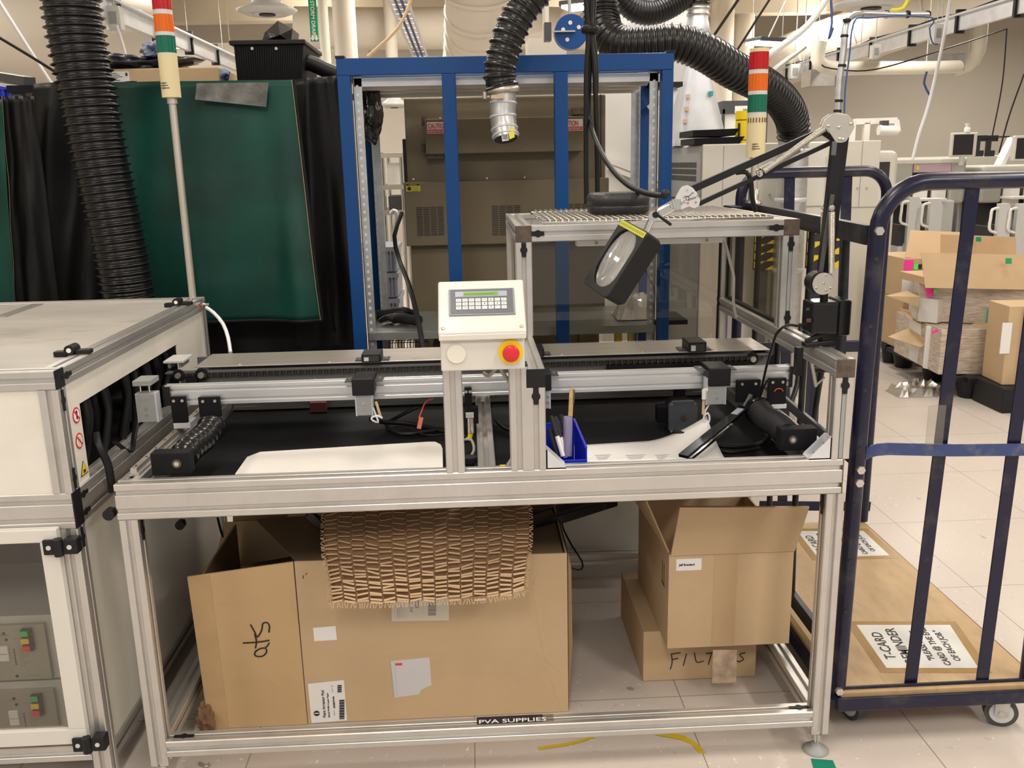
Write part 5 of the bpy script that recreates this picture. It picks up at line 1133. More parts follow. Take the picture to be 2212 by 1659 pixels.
# latches on the top
def latch(u, v, nm='latch'):
    c = P(u, v, Z=T1); c.z = T1
    o = MB().box(c.x-.045, c.x-.012, c.y-.012, c.y+.012, T1-.005, T1+.008).box(c.x+.008, c.x+.045, c.y-.012, c.y+.012, T1, T1+.011).cyl(c+V((-.002, -.020, .012)), c+V((-.002, .020, .012)), .0125, n=16).build(nm, black, cab, .002)
    MB().cyl(c+V((-.002, -.0212, .012)), c+V((-.002, -.0198, .012)), .006, n=12).build('white_plug', whiteb, o)
latch(159, 764); latch(386, 659)
c = P(440, 658, X=CX); MB().cyl(c, c+V((.02, 0, 0)), .006, n=10).build('fitting', chrome, cab); c = P(433, 660, X=CX); MB().cyl(c, c+V((.004, 0, 0)), .006, n=10).build('red_plug', red, cab)
wire([P(445, 664, X=CX+.02), P(462, 676, X=CX+.05), P(482, 700, X=CX+.09), P(493, 730, X=CX+.12), P(498, 762, X=CX+.14)], .0065, wht, 'white air tube curving down from the rear corner of the left cabinet')
# door
dy = -.028
zt_d, zb_d = P(0, 1148, Y=dy).z, P(180, 1607, Y=dy).z-.0; xr_d = P(93, 1200, Y=dy).x+.028
x_out = P(121, 1150, Y=dy).x
dr = thing('cabinet_door', 'white framed cabinet door with a smoky window at the lower left', 'door', (-.9, dy, zb_d))
# door is one part of the cabinet: keep it hinged on the frame
dr.parent = cab; dr.location = V(dr.location)-ORG[cab]; del dr['label']; del dr['category']; dr.name = 'door'; ORG[dr] = V((-.9, dy, zb_d))
fw = .042
MB().box(LX+.1, x_out, dy, CY0-.002, zt_d-.033, zt_d).build('door_rail', white, dr, .002)
MB().box(LX+.1, x_out, dy, CY0-.002, zb_d, zb_d+fw).build('door_rail', white, dr, .002)
MB().box(x_out-fw, x_out, dy, CY0-.002, zb_d+fw, zt_d-.033).build('door_stile', white, dr, .002)
MB().box(LX+.1, LX+.1+fw, dy, CY0-.002, zb_d+fw, zt_d-.033).build('door_stile', white, dr, .002)
MB().box(LX+.1+fw, x_out-fw, dy+.012, dy+.015, zb_d+fw, zt_d-.033).build('window', glassd, dr)
def hinge(u, v):
    c = P(u, v, Y=dy-.01); o = MB().box(c.x-.040, c.x-.008, dy-.010, dy-.001, c.z-.019, c.z+.019).box(c.x+.008, c.x+.040, dy-.010, dy+.02, c.z-.019, c.z+.019).cyl((c.x-.004, dy-.008, c.z-.021), (c.x-.004, dy-.008, c.z+.021), .011, n=14).build('hinge', black, cab, .003)
    for dx in (-.026, .022): MB().cyl((c.x+dx, dy-.0115, c.z), (c.x+dx, dy-.009, c.z), .0058, n=12).build('screw', lgrey, o)
hinge(129, 1183); hinge(191, 1610)
# control units inside
def unit(q0, q1, label, hexv):
    Yd = .10; a, b = P(*q0, Y=Yd), P(*q1, Y=Yd); x0, x1, z0, z1 = b.x-.62, b.x, b.z, a.z
    t = thing('control_unit', label, 'control unit', ((x0+x1)/2, Yd+.1, z0), 'rack units behind the cabinet door window')
    MB().box(x0, x1+.02, Yd+.012, Yd+.34, z0-.004, z1+.02).build('chassis', lgrey, t)
    MB().box(x0, x1, Yd, Yd+.012, z0, z1).build('front_plate', mat('grey_front_plate', (.40, .38, .33), .45, .3), t, .001)
    W, H = .12, z1-z0
    for k, m in enumerate((greenp, yellow, red)):
        z = z1-.018-k*.021; xb = x1-.048+.0*k
        o = MB().box(xb-.008, xb+.018, Yd-.012, Yd, z-.009, z+.009).build('button_bezel', black, t, .001)
        MB().box(xb-.008, xb+.012, Yd-.017, Yd-.012, z-.007, z+.007).build(('green_button', 'yellow_button', 'red_button')[k], mat('button_%d' % k, ((.02, .5, .12), (.85, .55, .02), (.75, .03, .04))[k], .35), t, .001)
    for k in range(8): z = z1-.068-k*.006; MB().cyl((x1-.085, Yd-.001, z), (x1-.085, Yd+.001, z), .002, n=8).build('indicator', dkbrown, t)
    mb = MB()
    for k in range(9): z = z1-.068-k*.006; mb.box(x1-.074, x1-.050-.006*(k % 3), Yd-.0008, Yd, z-.0012, z+.0012)
    mb.box(x1-.085, x1-.052, Yd-.0008, Yd, z1-.016, z1-.0145); mb.box(x1-.085, x1-.060, Yd-.0008, Yd, z1-.038, z1-.0365); mb.box(x1-.12, x1-.09, Yd-.0008, Yd, z1-.03, z1-.026)
    mb.box(x1-.065, x1-.03, Yd-.0008, Yd, z0+.011, z0+.013); mb.build('print', inkg, t)
    for (dx, dz_) in ((-.104, -.022), (-.100, -.040), (-.088, -H+.012)): MB().cyl((x1+dx, Yd-.001, z1+dz_), (x1+dx, Yd+.001, z1+dz_), .004, n=10).build('socket', ink, t)
    o = MB().box(x1-.122, x1-.098, Yd-.006, Yd, z1-.098, z1-.056).build('rocker_switch', whiteb, t, .001)
    MB().box(x1-.121, x1-.099, Yd-.0068, Yd-.006, z1-.078, z1-.0768).build('rocker_gap', greym, o)
    if hexv:
        mb = MB()
        for j in range(14):
            for i in range(7):
                if abs(j-7)*.6+i < 7: mb.cyl((x1-.155-i*.0095-(j % 2)*.0047, Yd-.0008, z0+.012+j*.0082), (x1-.155-i*.0095-(j % 2)*.0047, Yd+.0002, z0+.012+j*.0082), .0036, n=6)
        mb.build('vent_holes', ink, t)
    return z0
z_u = unit((0, 1352), (113, 1466), 'grey rack unit with green yellow and red buttons, upper of the two', False)
z_l = unit((0, 1494), (133, 1602), 'grey rack unit with green yellow and red buttons, lower of the two', True)
MB().box(LX+.05, CX-.06, .11, .46, z_l-.012, z_l-.006).build('inner_shelf', alud, cab)
MB().box(LX+.05, CX-.06, .125, .46, z_u-.012, z_u-.006).build('inner_shelf', alud, cab)

# ================================================================== bench frame
W_, ZB = 1.755, .827
bn_ = thing('workbench_frame', 'aluminium slot-profile workbench frame with a long double front beam', 'workbench', (.88, .54, 0))
def bp(p0, p1, up=(0, 0, 1), nw=1, nh=1, nm='beam', m=alu): return MB().tslot(p0, p1, up, nw, nh).build(nm, m, bn_)
D1 = 1.08; zc = ZB-.045
bp((0, h, zc), (W_, h, zc), nh=2, nm='front_beam'); MB().box(W_, W_+.003, 0, .045, ZB-.088, ZB).build('end_plate', brownd, bn_)
bp((h, .045, zc), (h, D1-.045, zc), nh=2, nm='side_beam'); bp((W_-h, .045, zc), (W_-h, D1-.045, zc), nh=2, nm='side_beam'); bp((0, D1-h, zc), (W_, D1-h, zc), nh=2, nm='rear_beam')
bp((.885, .045, ZB-.0275), (.885, D1-.045, ZB-.0275), nm='middle_beam')
for (x, nm) in ((0, 'leg'), (1.7205, 'leg')):
    for y in (h, D1-h):
        bp((x+h, y, .063), (x+h, y, ZB-.09), (0, 1, 0), nm=nm)
        MB().lathe((x+h, y, 0), (0, 0, 1), [(.034, 0), (.034, .004), (.026, .010), (.013, .016), (.011, .024)], 28).build('foot_pad', greym, bn_)
        MB().cyl((x+h, y, .022), (x+h, y, .05), .0065, n=12).build('foot_stud', chrome, bn_); MB().cyl((x+h, y, .036), (x+h, y, .052), .0115, n=6).build('foot_nut', nickel, bn_); MB().cyl((x+h, y, .05), (x+h, y, .064), .009, n=12).build('foot_stud', chrome, bn_)
zl = .1316-h
bp((.045, h, zl), (1.7205, h, zl), nm='lower_rail'); bp((.045, D1-h, zl), (1.7205, D1-h, zl), nm='lower_rail')
for x in (h, 1.7205+h): bp((x, .045, zl), (x, D1-.045, zl), nm='lower_rail')
bp((1.7205-.034, .045, zl), (1.7205-.034, D1-.045, zl), nm='lower_rail') if False else None
# uprights and top rails
ZT = 1.076
for x in (.983, 1.7251):
    bp((x+h, h, ZB), (x+h, h, ZT-.045), (0, 1, 0), nm='upright'); bp((x+h, .003, ZT-h), (x+h, D1, ZT-h), nm='top_rail', m=alu)
MB().box(.983, 1.028, -.001, .003, ZT-.045, ZT).build('end_cap', black, bn_, .0015); MB().box(1.7251, 1.7701, -.001, .003, ZT-.045, ZT).build('end_cap', brownd, bn_, .0015)
MB().box(1.7185, 1.7255, -.0005, .004, ZT-.043, ZT-.003).build('torn_tape', clearp, bn_)
for x in (.983, 1.7251): bp((x+h, D1-h, ZB), (x+h, D1-h, ZT-.045), (0, 1, 0), nm='upright')
for x in (.787, .9425):
    bp((x+h, h, ZB), (x+h, h, 1.083), (0, 1, 0), nm='panel_post'); MB().box(x, x+.045, 0, .045, 1.083, 1.0865).build('end_cap', black, bn_, .0008)
key((.983+h, -.0012, ZT-.066), (0, 0, 1), (0, -1, 0), 1, par=bn_, L=.02); key((1.7251+h, -.0012, ZT-.064), (0, 0, 1), (0, -1, 0), 1, par=bn_, L=.02)
MB().box(1.7251+h-.0045, 1.7251+h+.0045, .0005, .004, ZB+.002, ZT-.08).build('slot_strip', greym, bn_)
for (x, sx) in ((.047, 1), (1.7185, -1)): key((x, h, ZB-.125), (0, 0, 1), (sx, 0, 0), .9, par=bn_)
for (x, sx) in ((.045+.04, 1), (1.7205-.03, -1)): key((x, h, .1322), (1, 0, 0), (0, 0, 1), .9, par=bn_)
# corner brackets
def brk(x, sx, L=.05):
    mb = MB(); y0, y1 = .002, .043
    for y in (y0, y1-.003): mb.prism([(0, 0), (L, 0), (L, .004), (.004, L), (0, L)], (x, y, ZB), (sx, 0, 0), (0, 0, 1), (0, .003, 0))
    mb.box(min(x, x+sx*L), max(x, x+sx*L), y0, y1, ZB, ZB+.003); mb.box(min(x, x+sx*.003), max(x, x+sx*.003), y0, y1, ZB, ZB+L)
    o = mb.build('corner_bracket', galvw, bn_); MB().cyl((x+sx*L*.55, h, ZB+.003), (x+sx*L*.55, h, ZB+.011), .0065, n=12).build('bolt', black, o); MB().cyl((x+sx*.003, h, ZB+L*.55), (x+sx*.011, h, ZB+L*.55), .0065, n=12).build('bolt', black, o)
brk(1.7251, -1, .055); brk(1.028, 1, .048)
MB().box(.045, .862, .045, D1-.045, ZB-.075, ZB-.07).build('bed_panel', blackm, bn_); MB().box(.908, W_-.045, .045, D1-.045, ZB-.075, ZB-.07).build('bed_panel', blackm, bn_)
for (u, v, Y) in ((237, 1110, .02), (390, 1133, .5)):
    c = P(u, v, Y=Y); MB().cyl(c+V((0, -.01, 0)), c+V((0, .012, 0)), .014, n=12).build('knob', black, bn_, .003); MB().cyl(c+V((0, .012, 0)), c+V((0.0, .03, 0)), .006, n=10).build('knob_stem', black, bn_)
# bed bottom clutter under the bench top: machine body behind
pb = thing('rear_machine', 'pale machine housing standing behind the workbench', 'machine', (.9, 1.25, 0))
x0, x1 = P(1222, 1200, Y=1.12).x, P(1400, 1200, Y=1.12).x
MB().box(x0-.5, x1+.2, 1.12, 1.4, P(1300, 1262, Y=1.12).z, .70).build('housing', mat('dull_white_panel', (.56, .55, .50), .5), pb)
MB().box(x0-.5, x1+.2, 1.16, 1.38, .001, P(1300, 1262, Y=1.12).z).build('plinth', darkg, pb)
# dark screen behind left
a = P(330, 1200, Y=1.12); b = P(500, 1200, Y=1.12)
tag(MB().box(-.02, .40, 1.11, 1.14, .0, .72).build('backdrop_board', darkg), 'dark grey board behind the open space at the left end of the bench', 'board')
# label strip on the lower rail
a = P(1030, 1552, Y=0); xl0, xl1 = P(1030, 1556, Z=.132).x, P(1183, 1550, Z=.132).x
ls = thing('label_strip', 'black label strip with white letters on the lower front rail', 'label', ((xl0+xl1)/2, .022, .1322))
y0, y1 = P(1100, 1561, Z=.132).y, P(1100, 1548, Z=.132).y
MB().box(xl0, xl1-.012, y0-.002, y1+.003, .1322, .1326).build('strip', ink, ls)
MB().box(xl1-.025, xl1+.015, y0-.002, y1+.003, .1323, .1327).build('torn_film', clearp, ls)
text('PVA SUPPLIES', (xl0+.004, y0+.0005, .1328), (1, 0, 0), (0, 1, 0), .0225, paper, ls, th=.0001, bold=.0002, sx=1.33)
# ================================================================== front conveyor rail (adjustable)
YF, ZF = .395, .971
fr_ = thing('conveyor_rail', 'front aluminium conveyor rail carried on two black end brackets', 'conveyor', (.88, YF+.02, ZF-.058))
MB().tslot((.006, YF+.02, ZF-.029), (1.755, YF+.02, ZF-.029), (0, 0, 1), 1, 2, mod=.0288).build('rail_profile', alub, fr_)
MB().box(.001, .006, YF, YF+.04, ZF-.058, ZF).build('end_cap', black, fr_); MB().box(1.755, 1.763, YF-.002, YF+.042, ZF-.06, ZF).build('end_cap', black, fr_)
MB().box(.006, .022, YF-.002, YF, ZF-.055, ZF-.002).build('dark_tape', black, fr_)
def plate(u0, u1, v0, v1, nm='bearing_plate', scr=True):
    a, b = P(u0, v0, Y=YF-.012), P(u1, v1, Y=YF-.012); o = MB().box(a.x, b.x, YF-.012, YF-.001, b.z, a.z).build(nm, blackm, fr_, .001)
    if scr:
        for t_ in (.22, .78): x = a.x+(b.x-a.x)*t_; MB().cyl((x, YF-.0145, a.z-.011), (x, YF-.012, a.z-.011), .0042, n=12).build('screw', nickel, o)
    return o, a, b
plate(367, 406, 858, 913); plate(427, 478, 859, 900); plate(1592, 1642, 822, 868); o_, a_, b_ = plate(1661, 1697, 818, 872)
c = P(1682, 843, Y=YF-.013); MB().tube([c+V((.012*math.cos(t), -.001, .009*math.sin(t)-.004)) for t in [math.pi*k/10 for k in range(11)]], .0016, 5).build('red_mark', redp, o_)
plate(1003, 1020, 838, 880)
for (u, x_) in ((395, 0), (1680, 1)):
    a = P(u-18 if not x_ else u-18, 912 if not x_ else 872, Y=YF); MB().box(a.x, a.x+.046, YF-.012, YF+.05, .852, a.z).build('carriage', galvw, fr_, .001)
# linear rails with bellows screws
def screw(xr, xs, dirx, label, y0=.06, yk=.115, yend=.39):
    t = thing('screw_drive', label, 'screw drive', (xs, .25, ZB))
    MB().box(xr-.012, xr+.012, .06, .95, ZB, ZB+.006).build('rail_base', alud, t); MB().box(xr-.0075, xr+.0075, .06, .95, ZB+.006, ZB+.020).build('guide_rail', steel, t)
    for k in range(12): MB().cyl((xr, .08+k*.072, ZB+.0201), (xr, .08+k*.072, ZB+.0206), .0035, n=8).build('rail_hole', ink, t)
    zs_ = ZB+.030; mb = MB(); n = 7 if dirx < 0 else 17
    pts = []; rs = []; seg = 8
    for k in range(n*seg+1):
        s = k/(n*seg); pts.append(V((xs, yk+(yend-.03-yk)*s, zs_+.004*math.sin(s*7)))); rs.append(.034-.010*abs(math.sin(math.pi*k/seg)) if k % seg or 1 else .03)
    MB().tube(pts, [(.027+.009*abs(math.sin(math.pi*k/seg))**.7) if dirx < 0 else (.029+.006*abs(math.sin(math.pi*k/seg))) for k in range(len(pts))], 24).build('bellows', blackg if dirx < 0 else rubber, t)
    MB().lathe((xs, yend-.03, zs_), (0, 1, 0), [(.036, -.02), (.040, -.01), (.040, .0), (.02, .004)], 28).build('bellows_ring', blackg, t)
    xa, xb = sorted((xs+dirx*-.030, xs+dirx*.062))
    b = MB().box(xa, xb, yk-.045, yk-.005, ZB+.001, zs_+.027).build('bearing_block', blackm, t, .002)
    MB().cyl((xs-dirx*-.0, yk-.048, zs_), (xs, yk-.044, zs_), .011, n=18).build('shaft_end', brownd, b); MB().cyl((xs, yk-.0495, zs_), (xs, yk-.047, zs_), .006, n=14).build('shaft_bolt', nickel, b)
    return t
screw(.028, .135, -1*-1*-1 if False else -1, 'black bellows screw drive at the left end of the bench', yk=.10)
screw(1.722, 1.655, 1, 'black bellows screw drive at the right end of the bench', yk=.12)
# ================================================================== rear chain conveyor
ZR, YR0, YR1 = .972, .60, .83
cc = thing('chain_conveyor', 'chain conveyor with a brushed steel top plate behind the aluminium rail', 'conveyor', (.88, .7, .9))
MB().box(.02, 1.775, YR0+.035, YR1, ZR-.003, ZR).build('top_plate', steel, cc, .0008)
MB().box(-.06, 1.775, YR0+.006, YR0+.035, ZR-.014, ZR-.010).build('plate_lip', darkg, cc)
MB().box(-.02, 1.765, YR0+.018, YR0+.032, ZR-.072, ZR-.016).build('side_plate', leatherg, cc)
MB().box(-.02, 1.765, YR1-.03, YR1-.02, ZR-.10, ZR-.004).build('rear_plate', midg, cc)
mb = MB(); n = 190
for k in range(n):
    x = .0+1.75*k/n; mb.box(x, x+.0062, YR0+.006, YR0+.016, ZR-.024, ZR-.016) if k % 2 else mb.box(x-.001, x+.0075, YR0+.004, YR0+.018, ZR-.0265, ZR-.0145)
mb.build('roller_chain', mat('oily_chain', (.05, .042, .036), .4, .4), cc)
mb = MB()
for x in (.10, .22, .38, .55, .62, .72, .84, .95, 1.09, 1.22, 1.7): mb.cyl((x, YR0+.014, ZR-.046), (x, YR0+.018, ZR-.046), .0035, n=10)
for x in (.15, .42, .68, 1.13, 1.38, 1.60): mb.cyl((x, YR0+.055, ZR), (x, YR0+.055, ZR+.003), .0048, n=12)
mb.build('screws', nickel, cc)
c0, c1 = P(1313, 775, Y=YR0), P(1620, 790, Y=YR0)
MB().box(c0.x, c1.x, YR0+.0, YR0+.018, ZR-.062, ZR-.028).build('cover_strip', blackm, cc, .001)
def sprocket(u, v, r=.021, Y=YR0+.0):
    c = P(u, v, Y=Y); o = MB()
    pts = [((r*(1.0 if k % 2 else .87))*math.cos(2*math.pi*k/32), (r*(1.0 if k % 2 else .87))*math.sin(2*math.pi*k/32)) for k in range(32)]
    o.prism(pts, c+V((0, .012, 0)), (1, 0, 0), (0, 0, 1), (0, -.006, 0)); q = o.build('sprocket', blackm, cc)
    MB().cyl(c+V((0, -.004, 0)), c+V((0, .012, 0)), r*.42, n=20).build('hub_bolt', nickel, q)
sprocket(1627, 776); sprocket(434, 811); sprocket(384, 812, .019)
MB().box(P(400, 812, Y=YR0).x, P(424, 812, Y=YR0).x, YR0+.0, YR0+.02, ZR-.085, ZR-.02).build('link_block', blackm, cc)
MB().box(1.765, 1.785, YR0+.02, YR0+.16, ZR-.08, ZR-.01).build('end_plate', blackm, cc)
# lower rear beam with cable chain
MB().tslot((.05, .93, ZB-.048), (1.70, .93, ZB-.048), (0, 0, 1), 1, 1, mod=.04).build('cross_beam', alud, cc)
mb = MB()
for k in range(110): x = .12+1.5*k/110; mb.box(x, x+.010, .900, .910, ZB-.040+.003*math.sin(k*.4), ZB-.030+.003*math.sin(k*.4))
mb.build('drag_chain', brownd, cc)
a, b = P(669, 870, Y=.86), P(706, 889, Y=.86); MB().box(a.x, b.x, .855, .875, b.z, a.z).build('red_block', mat('faded_red', (.28, .08, .08), .5), cc)
for x in (1.5,): MB().box(x, x+.03, .70, .74, ZB-.07, ZR-.07).build('support_post', blackm, cc)
# stop cylinders
def stopper(u0, u1, v0, v1, label, holes=True, Yc=YF-.045, cover=None, rods=None):
    a, b = P(u0, v0, Y=Yc), P(u1, v1, Y=Yc); t = thing('stop_cylinder', label, 'pneumatic cylinder', ((a.x+b.x)/2, Yc+.02, b.z), 'stop cylinders on the conveyor rail')
    MB().box(a.x+.004, b.x-.004, Yc, Yc+.040, b.z, a.z).build('cylinder_body', greym, t, .001)
    for x in (a.x, b.x-.005): MB().box(x, x+.005, Yc+.004, Yc+.036, b.z-.002, a.z).build('side_flange', galvw, t)
    for k in (.52, .76): z = a.z+(b.z-a.z)*k; MB().cyl(((a.x+b.x)/2, Yc-.0008, z), ((a.x+b.x)/2, Yc+.001, z), .0045, n=14).build('mounting_hole', nickel, t)
    MB().box((a.x+b.x)/2-.014, (a.x+b.x)/2+.012, Yc-.0006, Yc, a.z-.016, a.z-.006).build('rating_plate', inkg, t)
    return t, a, b
t1, a, b = stopper(290, 342, 852, 911, 'silver stop cylinder with two rods at the left end inside the cabinet opening', Yc=YF-.05)
for dx in (.010, .034): MB().cyl((a.x+dx, YF-.03, a.z), (a.x+dx, YF-.03, a.z+.022), .003, n=10).build('rod', chrome, t1)
MB().box(a.x-.002, a.x+.046, YF-.05, YF+.02, a.z+.022, a.z+.036).build('top_plate', greym, t1, .001)
c0, c1 = P(1, 1, Y=1), None
t2, a, b = stopper(765, 806, 845, 897, 'silver stop cylinder hanging from the rail left of the control box')
t3, a3, b3 = stopper(1527, 1569, 818, 873, 'silver stop cylinder hanging from the rail by the black motor')
t4, a4, b4 = stopper(1176, 1190, 830, 882, 'narrow visible side of a stop cylinder beside the middle upright')
def hood(x0, x1, y0, y1, z0, z1, label, slot=True, wing=.022, feat=None):
    t = thing('sensor_cover', label, 'cover', ((x0+x1)/2, (y0+y1)/2, z0), 'black sensor covers on the conveyors')
    MB().box(x0, x1, y0, y1, z0, z1).build('cover', black, t, .003)
    for xa, xb in ((x0-wing, x0), (x1, x1+wing)):
        MB().box(xa, xb, y0+.022, y1-.008, max(z0, feat or z0), max(z0, feat or z0)+.002).build('wing', darkg, t); MB().cyl(((xa+xb)/2, (y0+y1)/2+.01, max(z0, feat or z0)+.002), ((xa+xb)/2, (y0+y1)/2+.01, max(z0, feat or z0)+.004), .0045, n=10).build('screw', nickel, t)
    if slot:
        MB().box(x0+.006, x1-.006, y0-.001, y0+.001, z0+.003, z1-.006).build('opening', dkbrown, t); MB().box(x0+.008, x0+.022, y0-.003, y0, z0+.004, z1-.010).build('sensor', lgrey, t)
    return t
# on the front rail
def fx_(u, Y): return P(u, 820, Y=Y).x
hood(fx_(759, .35), fx_(807, .35), .346, .44, .938, .986, 'black cover on the front rail left of the control box', slot=False, feat=ZF+.0005)
hood(fx_(1530, .35), fx_(1578, .35), .346, .44, .932, .984, 'black cover on the front rail right, above the silver cylinder by the motor', slot=False, feat=ZF+.0005)
hood(fx_(1164, .35), fx_(1191, .35), .346, .44, .935, .985, 'black cover on the front rail beside the middle upright', slot=False, feat=ZF+.0005)
hood(fx_(784, .63), fx_(826, .63), .622, .70, ZR+.001, ZR+.026, 'black sensor cover on the steel plate left of the control box')
hood(fx_(1484, .63), fx_(1523, .63), .622, .71, ZR+.001, ZR+.032, 'black sensor cover on the steel plate above the motor')
hood(fx_(1146, .63), fx_(1176, .63), .622, .70, ZR+.001, ZR+.028, 'black sensor cover on the steel plate beside the middle rail')
a = P(360, 786, Y=.70); sl = thing('slide_plate', 'small silver slide plate at the mouth of the left cabinet', 'plate', (a.x+.03, .72, ZR)); MB().box(a.x, a.x+.060, .67, .77, ZR+.006, ZR+.013).build('plate', lgrey, sl, .001)
for dx in (.01, .042): MB().box(a.x+dx, a.x+dx+.008, .68, .76, ZR-.01, ZR+.006).build('leg', alud, sl)
# motor
m0, m1 = P(1446, 868, Y=.50), P(1506, 936, Y=.50)
mo = thing('stepper_motor', 'square black stepper motor under the right part of the rail', 'motor', ((m0.x+m1.x)/2, .54, m1.z)); pts = lambda w, hh, c: [(-w+c, -hh), (w-c, -hh), (w, -hh+c), (w, hh-c), (w-c, hh), (-w+c, hh), (-w, hh-c), (-w, -hh+c)]
cx_, cz_ = (m0.x+m1.x)/2, (m0.z+m1.z)/2; w2_, h2_ = (m1.x-m0.x)/2, (m0.z-m1.z)/2
MB().prism(pts(w2_, h2_, .012), (cx_, .50, cz_), (1, 0, 0), (0, 0, 1), (0, .016, 0)).build('end_bell', midg, mo, .001)
MB().prism(pts(w2_*.93, h2_*.93, .014), (cx_, .516, cz_), (1, 0, 0), (0, 0, 1), (0, .055, 0)).build('stator', blackm, mo)
MB().cyl((cx_, .497, cz_), (cx_, .5, cz_), .008, n=16).build('shaft', brownd, mo)
for sx in (-1, 1):
    for sz in (-1, 1): MB().cyl((cx_+sx*w2_*.82, .498, cz_+sz*h2_*.82), (cx_+sx*w2_*.82, .5, cz_+sz*h2_*.82), .0035, n=10).build('screw', nickel, mo)
MB().box(cx_-w2_-.03, cx_-w2_+.004, .52, .56, cz_-.02, cz_+.03).build('gear_head', blackm, mo, .002)
# cables in the bed
ZBed = ZB-.069
def bedc(pts, r, m, label): return tag(MB().tube(spline([V((p[0], p[1], max(p[2], ZBed+r+.001))) for p in [tuple(P(*q[:2], Z=q[2])) for q in pts]], .02), r, 8).build('cable', m), label, 'cable')
bedc([(800, 905, .80), (830, 912, .78), (880, 915, .77), (930, 925, .77), (1010, 945, .77)], .007, cablem, 'black cable lying in the left bay running behind the panel posts')
bedc([(900, 880, .80), (860, 900, .78), (835, 918, .77), (870, 938, .77), (940, 930, .77)], .006, cablem, 'looped black cable in the left bay')
bedc([(880, 925, .775), (920, 940, .772), (960, 938, .772), (1000, 925, .78)], .0025, cablem, 'thin cord crossing the left bay behind the white board')
wire([P(806, 880, Y=.36), P(813, 900, Y=.36), P(817, 912, Y=.35), P(805, 908, Y=.34), P(803, 902, Y=.34), P(815, 898, Y=.34), P(826, 903, Y=.34)], .0028, wht, 'small white cable loop below the left stop cylinder')
wire([P(812, 868, Y=.36), P(816, 880, Y=.36), P(822, 900, Y=.36)], .004, kraft, 'tan air fitting beside the left stop cylinder')
wire([P(905, 903, Y=.4), P(912, 885, Y=.42), P(920, 868, Y=.44), P(935, 862, Y=.46)], .0018, redp, 'thin red wire hanging in the left bay')
a = P(908, 912, Y=.4); tag(MB().bar(P(910, 902, Y=.4), P(905, 925, Y=.4), .012, .01, (0, 1, 0)).build('wire_connector', mat('salmon_plastic', (.55, .16, .10), .5)), 'reddish wire connector hanging in the left bay', 'connector')
wire([P(1522, 843, Y=.36), P(1520, 870, Y=.36), P(1519, 895, Y=.36)], .0045, kraft, 'tan air line beside the right stop cylinder')
c = P(1521, 850, Y=.355); tag(MB().cyl(c+V((0, 0, -.016)), c+V((0, 0, .012)), .0065, n=12).bar(c+V((0, 0, .01)), c+V((.014, 0, .012)), .008, .008).build('air_fitting', whiteb), 'white elbow air fitting beside the right stop cylinder', 'fitting')
wire([P(1520, 900, Y=.36), P(1529, 892, Y=.36), P(1533, 905, Y=.36), P(1529, 915, Y=.36), P(1520, 905, Y=.36), P(1525, 885, Y=.36), P(1536, 868, Y=.36)], .0028, wht, 'small white cable loop beside the motor')
bedc([(1455, 930, .80), (1540, 960, .775), (1600, 965, .77), (1650, 955, .77), (1670, 930, .78)], .007, cablem, 'thick black cable curving below the right bellows')
bedc([(1510, 935, .79), (1560, 975, .77), (1620, 972, .77), (1640, 968, .77)], .006, cablem, 'second black cable beside the right bellows')
bedc([(1120, 935, .79), (1130, 955, .775), (1110, 985, .77), (1095, 1008, .77)], .0055, cableg, 'grey cable between the right panel post and the middle beam')
bedc([(1070, 905, .8), (1090, 925, .78), (1130, 935, .78)], .006, cablem, 'black cable behind the right panel post')
# sensor cylinder between posts
t5 = thing('proximity_sensor', 'vertical sensor with a yellow cable plug between the two panel posts', 'sensor', tuple(P(1012, 985, Y=.36)))
a = P(1005, 880, Y=.37); MB().box(a.x, a.x+.036, .365, .39, P(1005, 915, Y=.37).z, a.z).build('bracket', blackm, t5, .001)
a = P(1006, 893, Y=.355); MB().box(a.x, a.x+.022, .35, .365, P(1006, 902, Y=.355).z, a.z).build('clamp', lgrey, t5)
MB().cyl(P(1016, 902, Y=.357), P(1017, 935, Y=.357), .009, n=14).build('sensor_body', nickel, t5); MB().cyl(P(1017, 933, Y=.357), P(1015, 945, Y=.357), .007, n=12).build('yellow_plug', yellow, t5)
MB().tube(spline([P(1015, 945, Y=.357), P(1005, 950, Y=.35), P(1018, 950, Y=.34), P(1024, 970, Y=.30), P(1016, 990, Y=.22)], .01), .004, 8).build('cable', cableg, t5)
mb = MB(); c = P(1015, 1003, Z=.79); t6 = thing('cable_plug', 'black round cable plug standing at the front beam between the panel posts', 'plug', (c.x, c.y, .76))
MB().cyl((c.x, .13, .76), (c.x, .13, .81), .014, n=14).build('plug_body', blackg, t6); MB().cyl((c.x, .13, .81), (c.x, .13, .824), .018, n=14).build('ring', rubber, t6)
